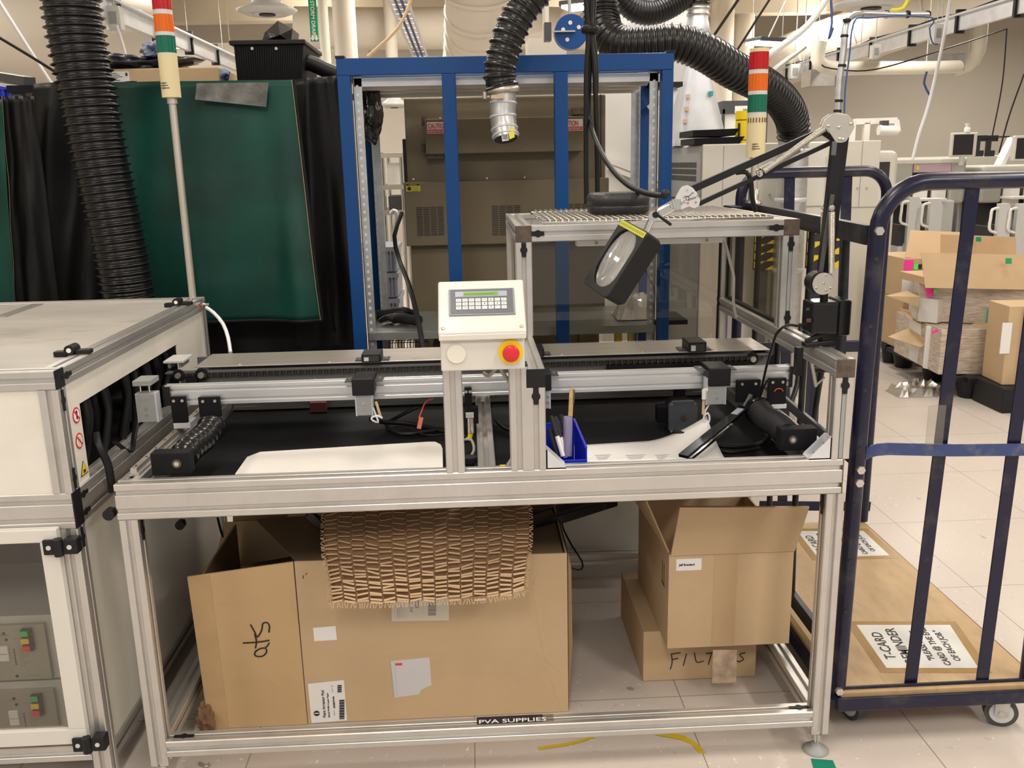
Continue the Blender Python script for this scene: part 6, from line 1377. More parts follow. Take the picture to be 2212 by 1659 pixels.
# ================================================================== boards and tools in the bed
def zbed(u, v, z=ZB-.045): return P(u, v, Z=z)
q = [(508, 1027), (534, 990), (562, 979), (925, 957), (940, 957), (952, 963), (956, 972), (957, 1012)]
zz = .775
tag(MB().slab([V((p.x, p.y, zz)) for p in [P(u, v, Z=zz) for u, v in q]][::-1], .004).build('white_board', whiteb), 'glossy white board lying in the left bay of the bench', 'board')
sh = thing('paper_sheets', 'white printed paper with a curled far edge in the right bay', 'paper', (1.3, .25, zz))
mb = MB(); vs = []; n, k_ = 24, 10; A0, A1, A2, A3 = P(1182, 1000, Z=zz), P(1568, 990, Z=zz), P(1525, 945, Z=zz), P(1190, 965, Z=zz)
for j in range(k_+1):
    for i in range(n+1):
        s, t = i/n, j/k_; p = A0.lerp(A1, s).lerp(A3.lerp(A2, s), t); z = zz+.10*max(0, s-.62)**1.6*(t**1.5)*3.0; p.z = z-.035*max(0, s-.9)*6*(1-t)*.2; vs.append(p)
mb.add(vs, [(j*(n+1)+i, j*(n+1)+i+1, (j+1)*(n+1)+i+1, (j+1)*(n+1)+i) for j in range(k_) for i in range(n)], 0, True); o = mb.build('paper_sheet', paper, sh); so = o.modifiers.new('solidify', 'SOLIDIFY'); so.thickness = .0008
mb = MB()
for (u0, u1) in ((1285, 1320), (1352, 1395), (1415, 1445)):
    for r_ in range(3): a, b = P(u0+r_*3, 983+r_*4, Z=zz+.0022), P(u1-r_*4, 981.5+r_*4, Z=zz+.0022); mb.bar(a, b, .004, .0004)
mb.build('print', mat('faint_print', (.55, .56, .56), .6), sh)
# straightedge
a, b = P(1476, 990, Z=.80), P(1608, 880, Y=.36); d = (b-a).normalized()
se = thing('straight_bar', 'long black bar with a pale label leaning across the right bay', 'bar', tuple(a))
MB().bar(a+V((0, 0, .005)), b, .030, .010).build('bar_body', blackg, se, .002)
sd = d.cross(V((0, 0, 1))).normalized(); u_ = sd.cross(d); MB().bar(b-d*.115+u_*.0056, b-d*.02+u_*.0056, .020, .0006, u_).build('label', mat('blue_grey_label', (.42, .47, .55), .4), se)
MB().bar(a+sd*.021+V((0, 0, .002)), a+d*.22+sd*.021, .006, .008).build('silver_edge', chrome, se)
c = P(1622, 852, Y=.37); MB().bar(b, c, .010, .006).build('tip', nickel, se)
wire([P(1660, 820, Y=.25), P(1650, 835, Y=.28), P(1642, 856, Y=.36), P(1625, 880, Y=.34)], .003, cablem, 'short thin cord at the tip of the black bar')
# blue bin
bz0 = ZBed
bl_ = thing('blue_bin', 'small open blue parts bin holding pens beside the middle upright', 'bin', (1.08, .12, bz0))
def bp_(u, v, Y): return P(u, v, Y=Y)
x0 = 1.031; fr0, fr1, rk1 = bp_(1266, 996, .06), bp_(1266, 966, .06), bp_(1240, 906, .20); bb1 = bp_(1250, 950, .20)
y0, y1 = .060, .20; x1 = fr0.x; xr1 = rk1.x; zt1_ = rk1.z; zf1 = fr1.z
def wall(p, q, hp_, hq_, th=.003):
    p, q = V(p), V(q); n_ = (q-p).cross(V((0, 0, 1))).normalized()*th; return [p, q, q+n_, p+n_, p+V((0, 0, hp_)), q+V((0, 0, hq_)), q+n_+V((0, 0, hq_)), p+n_+V((0, 0, hp_))]
FB = [(3, 2, 1, 0), (0, 1, 5, 4), (1, 2, 6, 5), (2, 3, 7, 6), (3, 0, 4, 7), (4, 5, 6, 7)]
mb = MB(); zb_ = bz0+.001; hB = zt1_-zb_; hF = zf1-zb_
for (p, q, a_h, b_h) in (((x1, y0, zb_), (xr1, y1, zb_), hF, hB), ((xr1, y1, zb_), (x0, y1, zb_), hB, hB*.93), ((x0, y1, zb_), (x0, y0, zb_), hB*.93, hF*.7), ((x0, y0, zb_), (x1, y0, zb_), hF*.7, hF*.7)): mb.add(wall(p, q, a_h, b_h), FB)
mb.add([(x0, y0, zb_), (x1, y0, zb_), (xr1, y1, zb_), (x0, y1, zb_), (x0, y0, zb_+.003), (x1, y0, zb_+.003), (xr1, y1, zb_+.003), (x0, y1, zb_+.003)], FB)
mb.build('bin_body', binblue, bl_, .001)
MB().tube([V((x1, y0, zf1)), V((xr1, y1, zt1_))], .0035, 8).build('rim', binblue, bl_)
def pen(u, v, ub, vb, label, capc=ink, body=paper, Y=.10):
    a, b = P(ub, vb, Y=Y), P(u, v, Y=Y+.02); d = b-a; t = thing('marker_pen', label, 'pen', tuple(a), 'marker pens in the blue bin')
    MB().cyl(a, a+d*.5, .0058, n=12).build('barrel', body, t); MB().cyl(a+d*.5, b, .0062, .0048, n=12).build('cap', capc, t)
    MB().bar(a+d*.62+V((.007, 0, 0)), b+V((.006, 0, 0))-d*.03, .003, .002, (0, 1, 0)).build('clip', capc, t)
    return t
pen(1190, 898, 1216, 985, 'black capped marker leaning left, front one in the blue bin', Y=.08)
pen(1199, 900, 1222, 988, 'black capped marker second from left in the blue bin', Y=.10)
pen(1186, 925, 1205, 990, 'black marker lying lowest at the left side of the blue bin', body=ink, Y=.11)
pen(1212, 895, 1226, 975, 'black capped marker behind the clear tube in the blue bin', body=ink, Y=.15)
a, b = P(1226, 985, Y=.10), P(1227, 899, Y=.12); tag(MB().cyl(a, b, .0115, n=20, caps=False).build('clear_tube', mat('violet_clear_tube', (.45, .42, .65), .1, trans=.6)), 'clear violet tube standing in the blue bin', 'tube')
a, b = P(1228, 975, Y=.14), P(1235, 839, Y=.16); br = thing('wooden_brush', 'thin bamboo handled brush standing in the blue bin', 'brush', tuple(a)); MB().bar(a, b, .0115, .005, (0, 1, 0)).build('handle', wood, br, .001)
p1, p2 = a.lerp(b, .76), a.lerp(b, .98); MB().bar(p1+V((.006, 0, 0)), p2+V((.006, 0, 0)), .004, .006, (0, 1, 0)).build('bristles', brownd, br)
MB().bar(P(1208, 975, Y=.17), P(1203, 905, Y=.17), .012, .008, (0, 1, 0)).build('x', kraft, br) if False else None
c = P(1085, 1006, Z=ZB+.001); tag(MB().box(c.x-.006, c.x+.008, c.y-.003, c.y+.005, ZB, ZB+.002).build('tape_scrap', yellowp), 'tiny yellow scrap on the front beam between the panel posts', 'scrap')
# ================================================================== control box
kb = thing('control_box', 'white control box with keypad display and red emergency stop on two posts', 'control panel', (.885, 0, 1.0865))
KX_0, KX_1 = .7865, .9785; yb0 = -.045; zL = 1.0870; zM = 1.158
MB().prism([(yb0, zL), (.085, zL), (.085, 1.255), (yb0, zM+.008)], (KX_0, 0, 0), (0, 1, 0), (0, 0, 1), (KX_1-KX_0, 0, 0)).build('housing', white, kb, .004, 3)
# lid
LB, LT = P(950, 722, Y=-.062), P(949, 608, Y=.055); LBr, LTr = P(1137, 716, Y=-.062), P(1124, 602, Y=.055)
lx0, lx1 = .7835, .983; y_b, z_b, y_t, z_t = -.058, (LB.z+LBr.z)/2-.001, .055, (LT.z+LTr.z)/2
sl_ = V((0, y_t-y_b, z_t-z_b)); SL = sl_.length; sn = sl_.normalized(); nn = V((0, -sn.z, sn.y))
mb = MB(); mb.obox(V(((lx0+lx1)/2, (y_b+y_t)/2, (z_b+z_t)/2))-nn*.006, V(((lx1-lx0)/2, 0, 0)), sn*(SL/2), nn*.006); mb.build('lid', white, kb, .005, 3)
MB().box(lx0+.001, lx1-.001, y_b+.0, y_b+.01, z_b-.016, z_b-.002).build('lid_flange', white, kb, .002)
def lidpt(fu, fv, off=0): return V((lx0+(lx1-lx0)*fu, 0, 0))+V((0, y_b, z_b))+sl_*fv+nn*off
def lidbox(fu0, fu1, fv0, fv1, o0, o1, m, nm, par=kb, bev=0):
    a, b = lidpt(fu0, fv0), lidpt(fu1, fv1); c = (a+b)/2+nn*(o0+o1)/2
    return MB().obox(c, V(((b.x-a.x)/2, 0, 0)), sn*(SL*(fv1-fv0)/2), nn*((o1-o0)/2)).build(nm, m, par, bev)
kp = lidbox(.125, .885, .32, .815, 0, .004, mat('keypad_bezel', (.22, .25, .30), .35), 'keypad', bev=.001)
lidbox(.145, .865, .345, .795, .004, .0048, midg, 'keypad_face', kp); lidbox(.20, .80, .655, .755, .0048, .0054, mat('blue_grey_band', (.32, .37, .45), .3), 'display_band', kp)
lidbox(.295, .70, .672, .742, .0054, .0060, lcd, 'lcd_display', kp)
mb = MB()
for k in range(20):
    a = lidpt(.31+.018*k, .700, .0061); mb.obox(a, V((.0012, 0, 0)), sn*.0012, nn*.0002)
mb.build('lcd_characters', mat('lcd_dark', (.05, .12, .02), .5), kp)
for r_ in range(3):
    for c_ in range(8):
        u0 = .208+c_*.0745; v0 = .415+(2-r_)*.072
        o = lidbox(u0, u0+.060, v0, v0+.056, .0048, .0062, mat('key_white', (.72, .70, .68), .45) if (r_, c_) == (0, 0) else bpy.data.materials['key_white'], 'key', kp)
        cen = lidpt(u0+.030, v0+.028, .0064)
        arrows = {(0, 5): (0, 1), (1, 4): (-1, 0), (1, 6): (1, 0), (2, 5): (0, -1)}
        if (r_, c_) in arrows:
            dx, dy_ = arrows[(r_, c_)]; ex_, ey_ = V((1, 0, 0)), sn; d = ex_*dx+ey_*dy_; e = ex_*dy_-ey_*dx
            MB().slab([cen+d*.0022, cen-d*.0014-e*.0020, cen-d*.0014+e*.0020], .0002).build('arrow_mark', ink, kp)
        elif (r_, c_) not in ((1, 5), (2, 4), (0, 6), (2, 6)):
            MB().obox(cen, V((.0036, 0, 0)), sn*.0006, nn*.0002).build('key_print', inkg, kp)
for fu in (.055, .945): a = lidpt(fu, .10); MB().lathe(a, nn, [(.0048, 0), (.0045, .0015), (.001, .0026)], 16).build('lid_screw', nickel, kb)
c = P(986, 764, Y=yb0); MB().cyl(c, c+V((0, -.005, 0)), .0215, n=40).build('blanking_plug', mat('ivory_plug', (.74, .72, .62), .4), kb, .0015)
c = P(1103, 760, Y=yb0); es = MB().cyl(c, c+V((0, -.003, 0)), .0285, n=48).build('emergency_stop', yellow, kb)
MB().lathe(c+V((0, -.003, 0)), (0, -1, 0), [(.012, 0), (.012, .010), (.0175, .011), (.0195, .016), (.0185, .024), (.0165, .0255), (0, .026)], 40).build('red_button', red, es)
MB().tube(spline([P(1075, 790, Y=.05), P(1068, 800, Y=.05), P(1055, 812, Y=.06), P(1045, 806, Y=.08)], .01), .005, 8).build('cable', cableg, kb); MB().tube(spline([P(1080, 790, Y=.05), P(1086, 805, Y=.05), P(1100, 825, Y=.06), P(1108, 840, Y=.10)], .01), .005, 8).build('cable', cableg, kb)
# ================================================================== guard hood
HX0, HX1, HY0, HY1, HZ = .985, 1.772, .424, 1.079, 1.381
gh = thing('guard_hood', 'aluminium guard hood with smoked panels over the right half of the bench', 'guard', (1.38, .75, ZT))
def hp(p0, p1, up=(0, 0, 1), nm='hood_profile', m=alu): return MB().tslot(p0, p1, up).build(nm, m, gh)
for x in (HX0+h, HX1-h):
    hp((x, HY0+.003, HZ-h), (x, HY1-.045, HZ-h), nm='top_rail'); hp((x, HY0+h, ZT), (x, HY0+h, HZ-.045), (0, 1, 0), 'hood_post')
    hp((x, HY1-h, ZT), (x, HY1-h, HZ-.045), (0, 1, 0), 'hood_post')
    MB().box(x-h, x+h, HY0-.001, HY0+.003, HZ-.045, HZ).build('end_cap', brownd, gh, .002)
    hp((x, HY0+.045, ZT+h*.6+.004), (x, HY1-.045, ZT+h*.6+.004), nm='sill_rail', m=alud) if False else None
hp((HX0+.045, HY0+h, HZ-h), (HX1-.045, HY0+h, HZ-h), nm='front_rail'); hp((HX0, HY1-h, HZ-h), (HX1, HY1-h, HZ-h), nm='rear_rail')
key((HX0+.062, HY0-.0008, HZ-h), (1, 0, 0), (0, -1, 0), .95, par=gh, L=.018); key((HX1-.066, HY0-.0008, HZ-h), (1, 0, 0), (0, -1, 0), .95, par=gh, L=.02)
key((HX0+h, HY0-.0008, HZ-.066), (0, 0, 1), (0, -1, 0), .95, par=gh, L=.02); key((HX1-h, HY0-.0008, HZ-.068), (0, 0, 1), (0, -1, 0), .95, par=gh, L=.02)
key((HX1-h, HY0-.0008, ZT+.03), (0, 0, 1), (0, -1, 0), .95, par=gh, L=.02)
MB().box(HX1-h-.0045, HX1-h+.0045, HY0+.0005, HY0+.003, ZT+.05, HZ-.09).build('slot_strip', greym, gh)
MB().box(HX0+.045, HX1-.045, HY1-.026, HY1-.021, .93, HZ-.045).build('rear_pane', tint, gh)
MB().box(HX1-.026, HX1-.021, HY0+.045, HY1-.045, ZT+.004, HZ-.045).build('side_pane', tint2, gh); MB().box(HX0+.021, HX0+.026, HY0+.045, HY1-.045, ZT+.004, HZ-.045).build('side_pane', tint2, gh)
for y in (HY0+.050, HY1-.052): MB().box(HX1-.03, HX1-.014, y-.004, y+.004, ZT+.004, HZ-.046).build('pane_seal', blackm, gh)
MB().box(HX1-.03, HX1-.014, HY0+.046, HY1-.048, ZT+.001, ZT+.008).build('pane_seal', blackm, gh)
MB().box(HX1-.045-.004, HX1-.045+.002, HY1-.03, HY1-.015, .93, HZ-.046).build('pane_seal', blackm, gh)
lf = MB(); a, b = P(1245, 527, Y=HY0+.055), P(1560, 513, Y=HY0+.055)
lt = thing('shaded_lamp', 'pale under-rail lamp strip below the front rail of the guard hood', 'lamp', ((a.x+b.x)/2, HY0+.06, HZ-.07))
MB().box(a.x, b.x, HY0+.046, HY0+.085, HZ-.064, HZ-.046).build('lamp_housing', white, lt, .002)
for u in (1288, 1526): x = P(u, 520, Y=HY0+.05).x; MB().cyl((x, HY0+.0445, HZ-.055), (x, HY0+.048, HZ-.055), .005, n=10).build('screw', greym, lt)
wire([P(1560, 516, Y=.50), P(1568, 530, Y=.50), P(1578, 570, Y=.52), P(1585, 600, Y=.53), P(1584, 650, Y=.54), P(1590, 685, Y=.55)], .0045, cableg, 'grey lamp cord hanging inside the guard hood')
# wire grate
GX0, GX1, GY0, GY1 = 1.065, 1.70, HY0+.02, 1.03; gz = HZ+.005
gr = thing('wire_grate', 'steel wire grate lying on top of the guard hood', 'grate', ((GX0+GX1)/2, (GY0+GY1)/2, HZ))
MB().tube([V((GX0, GY0, gz)), V((GX1, GY0, gz)), V((GX1, GY1, gz)), V((GX0, GY1, gz))], .0045, 8, closed=True).build('rim', chrome, gr)
mb = MB(); n = 37
for k in range(1, n): x = GX0+(GX1-GX0)*k/n; mb.tube([V((x, GY0-.002, gz+.001)), V((x, GY0, gz+.007)), V((x, GY1, gz+.007)), V((x, GY1, gz))], .0023, 6)
mb.build('wires', steel, gr)
mb = MB()
for k in range(1, 7): y = GY0+(GY1-GY0)*k/7; mb.cyl((GX0, y, gz+.0025), (GX1, y, gz+.0025), .0025, n=6)
mb.build('cross_wires', alud, gr)
# zip case
c0, c1 = P(1276, 470, Y=.60), P(1406, 466, Y=.60); r0 = (c1.x-c0.x)/2
zc_ = thing('zip_case', 'black rounded zip case lying on the wire grate', 'case', ((c0.x+c1.x)/2, .66, gz+.01)); cen = V(((c0.x+c1.x)/2, .66, gz+.0095))
def rrect(w, d, r, n=8):
    o = []
    for (cx2, cy2, a0) in ((w-r, d-r, 0), (-w+r, d-r, 90), (-w+r, -d+r, 180), (w-r, -d+r, 270)):
        for k in range(n+1): a = R(a0+90*k/n); o.append((cx2+r*math.cos(a), cy2+r*math.sin(a)))
    return o
base = rrect(r0, .085, .05); secs = [(0, .88), (.006, .97), (.018, 1), (.0255, .99), (.027, .965), (.029, .99), (.045, 1), (.056, .95), (.061, .86)]
vs = [cen+V((x*s, y*s, z)) for z, s in secs for x, y in base]; k_ = len(base)
MB().add(vs, [(j*k_+i, j*k_+(i+1) % k_, (j+1)*k_+(i+1) % k_, (j+1)*k_+i) for j in range(len(secs)-1) for i in range(k_)], 0, True).add(vs[:k_], [tuple(range(k_-1, -1, -1))]).add(vs[-k_:], [tuple(range(k_))]).build('case_shell', mat('textured_black_case', (.022, .022, .024), .4, bump=.15, bscale=200), zc_)
MB().tube([cen+V((x*.985, y*.985, .027)) for x, y in base], .0022, 6, closed=True).build('zip', rubber, zc_)
# ================================================================== magnifier lamp
YM = .17
ml = thing('magnifier_lamp', 'black spring-arm magnifier lamp clamped on the right top rail', 'magnifier', (1.748, YM, ZT))
def m_(u, v, y=0): return P(u, v, Y=YM+y)
c = m_(1782, 690); bx = m_(1735, 690).x; bx2 = m_(1823, 690).x; z0, z1 = m_(1780, 716).z, m_(1780, 648).z
MB().box(bx+.008, bx2-.028, YM-.04, YM+.035, z0, z1).build('transformer_box', blackg, ml, .006, 3); MB().box(bx2-.030, bx2, YM-.045, YM+.04, z0-.004, z1+.004).build('box_cover', blackg, ml, .005, 3)
for (u, v, m, w0) in ((1745, 668, mat('teal_mark', (.0, .05, .04), .4), .004), (1747, 692, mat('faded_red_mark', (.10, .02, .02), .5), .006)):
    p = m_(u, v, -.041); MB().obox(p, V((w0, 0, 0)), V((0, .0006, 0)), V((0, 0, w0*.8))).build('marking', m, ml)
MB().bar((1.70, YM-.01, ZT+.006), (1.775, YM-.01, ZT+.012), .03, .012).build('clamp_foot', black, ml, .003); MB().bar(m_(1740, 738, -.02), m_(1790, 716, -.02), .012, .012).build('clamp_lever', black, ml, .003)
MB().box(1.745, 1.785, YM-.02, YM+.015, ZT+.001, z0+.004).build('clamp_neck', black, ml, .002)
c = m_(1777, 782); MB().box(1.685, 1.70, YM-.015, YM+.01, ZT-.075, ZT-.002).build('clamp_jaw', black, ml); MB().cyl(m_(1752, 798, .04), m_(1790, 800, .04), .006, n=10).build('clamp_pad', black, ml); MB().cyl(m_(1752, 775, .03), m_(1762, 835, .03), .005, n=10).build('clamp_screw', nickel, ml); MB().cyl(m_(1760, 834, .03), m_(1782, 815, .03), .003, n=8).build('tommy_bar', nickel, ml)
# base disc
d0 = m_(1779, 613, -.022); rd = .0275
MB().cyl(d0+V((-.006, .044, .001)), d0+V((-.006, .006, .001)), rd*1.0, n=36).build('joint_body', black, ml); MB().cyl(d0+V((0, .004, 0)), d0, rd, n=40).build('joint_disc', nickel, ml, .001)
for (u, v) in ((1779, 612), (1763, 622), (1784, 627), (1794, 622), (1784, 594)): p = m_(u, v, -.022); MB().lathe(p, (0, -1, 0), [(.0032, 0), (.003, .0015), (.0, .0028)], 12).build('rivet', nickel, ml)
MB().cyl(m_(1780, 648), m_(1780, 632), .010, n=14).build('swivel_pin', black, ml)
# lower arm: two side-by-side channels
def arm(p, q, wd, y0, y1, nm, m=black):
    a, b = P(*p, Y=YM+(y0+y1)/2), P(*q, Y=YM+(y0+y1)/2); return MB().bar(a, b, abs(y1-y0), wd, (b-a).cross(V((0, 1, 0)))).build(nm, m, ml, .001)
arm((1776, 604), (1808, 300), .024, .0, .022, 'lower_arm'); arm((1786, 604), (1824, 292), .018, .012, .03, 'lower_arm'); arm((1771, 600), (1798, 420), .010, -.010, -.002, 'lower_arm', darkg)
MB().bar(m_(1803, 306, -.028), m_(1800, 336, -.028), .006, .012).build('release_lever', mat('smoky_plastic', (.10, .11, .13), .2), ml, .002)
# top joint plate
jp = [(1776, 272), (1782, 258), (1795, 248), (1812, 245), (1832, 248), (1844, 262), (1846, 275), (1838, 290), (1828, 305), (1820, 308), (1806, 308), (1800, 298), (1790, 282)]
MB().prism([(p.x, p.z) for p in [m_(u, v, -.028) for u, v in jp]], (0, YM-.028, 0), (1, 0, 0), (0, 0, 1), (0, .003, 0)).build('joint_plate', nickel, ml, .0006)
MB().prism([(p.x-.004, p.z+.002) for p in [m_(u, v, .024) for u, v in jp]], (0, YM+.030, 0), (1, 0, 0), (0, 0, 1), (0, .003, 0)).build('joint_plate', nickel, ml, .0006)
for (u, v) in ((1812, 275), (1838, 267), (1789, 272), (1814, 300), (1821, 301)): p = m_(u, v, -.028); MB().lathe(p, (0, -1, 0), [(.0042, 0), (.004, .002), (.001, .0032)], 14).build('rivet', nickel, ml)
# upper arm
arm((1783, 280), (1488, 412), .017, .0, .014, 'upper_arm'); arm((1806, 303), (1510, 440), .011, .0, .012, 'upper_arm'); arm((1776, 285), (1802, 302), .012, .002, .012, 'link_bar')
MB().tube(spline([m_(1590, 373, .01), m_(1612, 372, .01), m_(1622, 392, .01), m_(1625, 430, .03), m_(1632, 455, .05)], .01), .006, 8).build('arm_cable', cablem, ml)
def spring(p, q, r, turns, y, nm='spring'):
    a, b = P(*p, Y=YM+y), P(*q, Y=YM+y); d = (b-a).normalized(); e1 = V((0, 1, 0)); e2 = d.cross(e1).normalized(); L = (b-a).length
    pts = []; n = turns*9
    for k in range(n+1): t = 2*math.pi*turns*k/n; pts.append(a+d*(L*(.04+.92*k/n))+(e1*math.cos(t)+e2*math.sin(t))*r)
    mb = MB().tube(pts, .0014, 5); mb.tube([a+e2*r*.9*math.cos(t)+d*r*.9*math.sin(t)-d*r*.4 for t in [2*math.pi*k/14 for k in range(15)]], .0015, 5); mb.tube([b+e2*r*.9*math.cos(t)+d*r*.9*math.sin(t)+d*r*.4 for t in [2*math.pi*k/14 for k in range(15)]], .0015, 5)
    return mb.build(nm, nickel, ml)
ml_sp = None
spring((1644, 374), (1786, 274), .0068, 64, -.020); spring((1640, 370), (1730, 322), .0062, 46, .028)
spring((1797, 452), (1796, 596), .0066, 62, -.020); spring((1779, 450), (1777, 594), .0060, 50, .040)
MB().cyl(m_(1644, 376, -.022), m_(1644, 376, .03), .004, n=10).build('spring_pin', nickel, ml); MB().cyl(m_(1797, 449, -.022), m_(1786, 449, .045), .004, n=10).build('spring_pin', nickel, ml)
# head bracket
jq = [(1468, 410), (1474, 403), (1484, 400), (1497, 406), (1506, 418), (1513, 432), (1510, 445), (1500, 450), (1488, 446), (1474, 452), (1465, 452), (1458, 430)]
hb = MB().prism([(p.x, p.z) for p in [m_(u, v, -.020) for u, v in jq]], (0, YM-.020, 0), (1, 0, 0), (0, 0, 1), (0, .003, 0)).build('name_plate', mat('bright_plate', (.72, .72, .72), .25, .5), ml, .0006)
MB().prism([(p.x, p.z) for p in [m_(u, v, .018) for u, v in jq]], (0, YM+.018, 0), (1, 0, 0), (0, 0, 1), (0, .003, 0)).build('bracket_plate', nickel, ml, .0006)
e1 = (m_(1500, 432)-m_(1468, 446)).normalized(); e2 = V((-e1.z, 0, e1.x)); text('O.C. White Co.', m_(1469, 443, -.0208)+V((0, 0, 0)), e1, e2, .0088, ink, ml, th=.0002)
MB().tube([m_(u, v, -.0206) for u, v in ((1476, 428), (1480, 424), (1487, 424), (1492, 421), (1496, 416), (1499, 417))], .0008, 5).build('logo_mark', ink, ml); MB().tube([m_(u, v, -.0206) for u, v in ((1482, 433), (1482, 426), (1488, 425), (1488, 432))], .0008, 5).build('logo_mark', ink, ml)
for (u, v) in ((1484, 411), (1486, 439), (1503, 437)): p = m_(u, v, -.020); MB().cyl(p, p+V((0, -.0015, 0)), .0024, n=10).build('rivet', redp if v > 430 else nickel, ml)
# knuckles
kc = [m_(1455, 438), m_(1440, 447), m_(1425, 455)]
MB().cyl(m_(1462, 430, -.006), m_(1462, 452, -.006), .016, n=20).build('knuckle', chrome, ml, .001); MB().bar(m_(1466, 437), m_(1420, 462), .030, .022, (0, 0, 1)).build('knuckle_block', chrome, ml, .003)
for k in range(3): a, b = m_(1448+k*6, 434-k*2, -.017), m_(1452+k*6, 450-k*2, -.017); MB().cyl(a, b, .004, n=10).build('hinge_barrel', chrome, ml)
MB().cyl(m_(1412, 467, -.02), m_(1412, 467, .02), .013, n=20).build('elbow_joint', chrome, ml, .002); MB().bar(m_(1418, 462, -.026), m_(1450, 486, -.05), .007, .007).build('tightening_lever', black, ml, .002); MB().cyl(m_(1416, 464, -.028), m_(1416, 464, -.018), .008, n=14).build('lever_hub', black, ml)
MB().cyl(m_(1411, 466), hpnt(-HL+.004, .02, -.02) if False else m_(1396, 500, .0), .0085, n=16).build('stem', chrome, ml); MB().lathe(m_(1437, 418, 0), (0, 0, 1), [(.010, -.006), (.012, 0), (.009, .006), (.004, .009)], 16).build('tension_knob', rubber, ml)
# lamp head: rounded box frame seen almost from the edge. long axis from upper right to lower left
O = m_(1327, 557, 0)
axl = V((-.538, 0, -.843)).normalized(); axw = V((.27, -.91, -.30)); axw = (axw-axl*axw.dot(axl)).normalized(); nrm = axl.cross(axw).normalized()
if nrm.y > 0: nrm = -nrm
HL, HW = .094, .066
def hpnt(a, b, c): return O+axl*a+axw*b+nrm*c
out = rrect(HL, HW, .014, 5); inn = rrect(HL*.82, HW*.76, .045, 5); k_ = len(out)
def dep(a): return -(.046+.034*(1-min(1, abs(a)/HL)**2.0))
rings = [[hpnt(x, y, 0) for x, y in inn], [hpnt(x, y, 0) for x, y in out], [hpnt(x, y, dep(x)) for x, y in out], [hpnt(x*.94, y*.92, dep(x)) for x, y in out], [hpnt(x*.97, y*.94, -.014) for x, y in out], [hpnt(x, y, -.014) for x, y in inn]]
vs = [p for r_ in rings for p in r_]; fs = []
for q in range(6):
    for i in range(k_): a_, b_, c_, d_ = q*k_+i, q*k_+(i+1) % k_, ((q+1) % 6)*k_+(i+1) % k_, ((q+1) % 6)*k_+i; fs.append((a_, b_, c_, d_))
MB().add(vs, fs, 0, False).build('lamp_head', mat('head_black', (.006, .006, .007), .42, spec=.3), ml, .003, 3)
nl = 10; vs = []; n2 = (nl+1)*28
for sgn in (1, -1):
    for j in range(nl+1):
        for i in range(28):
            rr_ = j/nl; a = 2*math.pi*i/28; vs.append(hpnt(HL*.84*math.cos(a)*rr_, HW*.79*math.sin(a)*rr_, -.007+sgn*(.002+.009*(1-rr_**2))))
fs = []
for b_ in (0, n2):
    for j in range(nl):
        for i in range(28): f = (b_+j*28+i, b_+j*28+(i+1) % 28, b_+(j+1)*28+(i+1) % 28, b_+(j+1)*28+i); fs.append(f if b_ else f[::-1])
MB().add(vs, fs, 0, True).build('lens', lensm, ml)
MB().obox(hpnt(-HL+.011, 0, .0007), axl*.0075, axw*(HW*.93), nrm*.0006).build('yellow_label', mat('lime_label', (.50, .52, .02), .4), ml)
mb = MB()
for k in range(14): mb.obox(hpnt(-HL+.011, -HW*.82+k*.0083, .0015), axl*.003, axw*.0018, nrm*.0002)
mb.build('label_print', mat('olive_print', (.22, .22, .03), .5), ml)
wire([P(1740, 700, Y=YM-.04), P(1722, 704, Y=.10), P(1700, 702, Y=.08), P(1678, 720, Y=.10), P(1668, 750, Y=.2), P(1655, 795, Y=.3), P(1643, 850, Y=.35)], .0035, cablem, 'thin black cord looping from the magnifier box down to the bellows')
wire([P(1730, 700, Y=1.0), P(1728, 760, Y=.95), P(1722, 830, Y=.9), P(1708, 870, Y=.85)], .009, blackpaint, 'black cable hanging behind the right end of the conveyor')
wire([P(1790, 720, Y=.6), P(1775, 800, Y=.6), P(1762, 880, Y=.6), P(1755, 930, Y=.6)], .009, blackpaint, 'black cable hanging between the right upright and the cart')
# ================================================================== cartons under the bench
zfl = .0015
# big carton
Yb = .247
TLc, FTc, TRc = P(405, 1245, Y=Yb), P(635, 1213, Y=Yb), P(1225, 1195, Y=Yb); BRc, BLc = P(1228, 1538, Y=Yb), P(452, 1574, Y=Yb)
bc = thing('large_carton', 'large worn cardboard carton with the handwritten word ats under the bench', 'box', (.6, .4, 0))
F0 = P(665, 1560, Y=Yb)
mb = MB().prism([(F0.x, zfl), (BRc.x, zfl), (TRc.x, TRc.z), (FTc.x, FTc.z)], (0, Yb, 0), (1, 0, 0), (0, 0, 1), (0, .006, 0))
o_fr = mb.build('front_panel', cardb, bc, .001)
MB().prism([(BLc.x-.0, zfl), (F0.x-.001, zfl), (FTc.x-.002, FTc.z+.001), (TLc.x, TLc.z)], (0, Yb-.004, 0), (1, 0, 0), (0, 0, 1), (0, .006, 0)).build('folded_flap', mat('cardboard_lighter', (.55, .37, .19), .7, var=.06, vscale=4, bump=.1, bscale=20), bc, .001)
lw = .052
MB().prism([(BLc.x+.002, zfl), (BLc.x+.058, zfl), (TLc.x+.062, TLc.z-.004+.007), (TLc.x+.001, TLc.z-.001)], (0, Yb-.0048, 0), (1, 0, 0), (0, 0, 1), (0, .0006, 0)).build('packing_tape', cardl, bc)
MB().box(F0.x-.1, BRc.x-.004, .66, .666, zfl, TRc.z).build('rear_panel', cardb, bc); MB().box(BRc.x-.006, BRc.x, Yb+.006, .66, zfl, TRc.z).build('side_panel', cardb, bc)
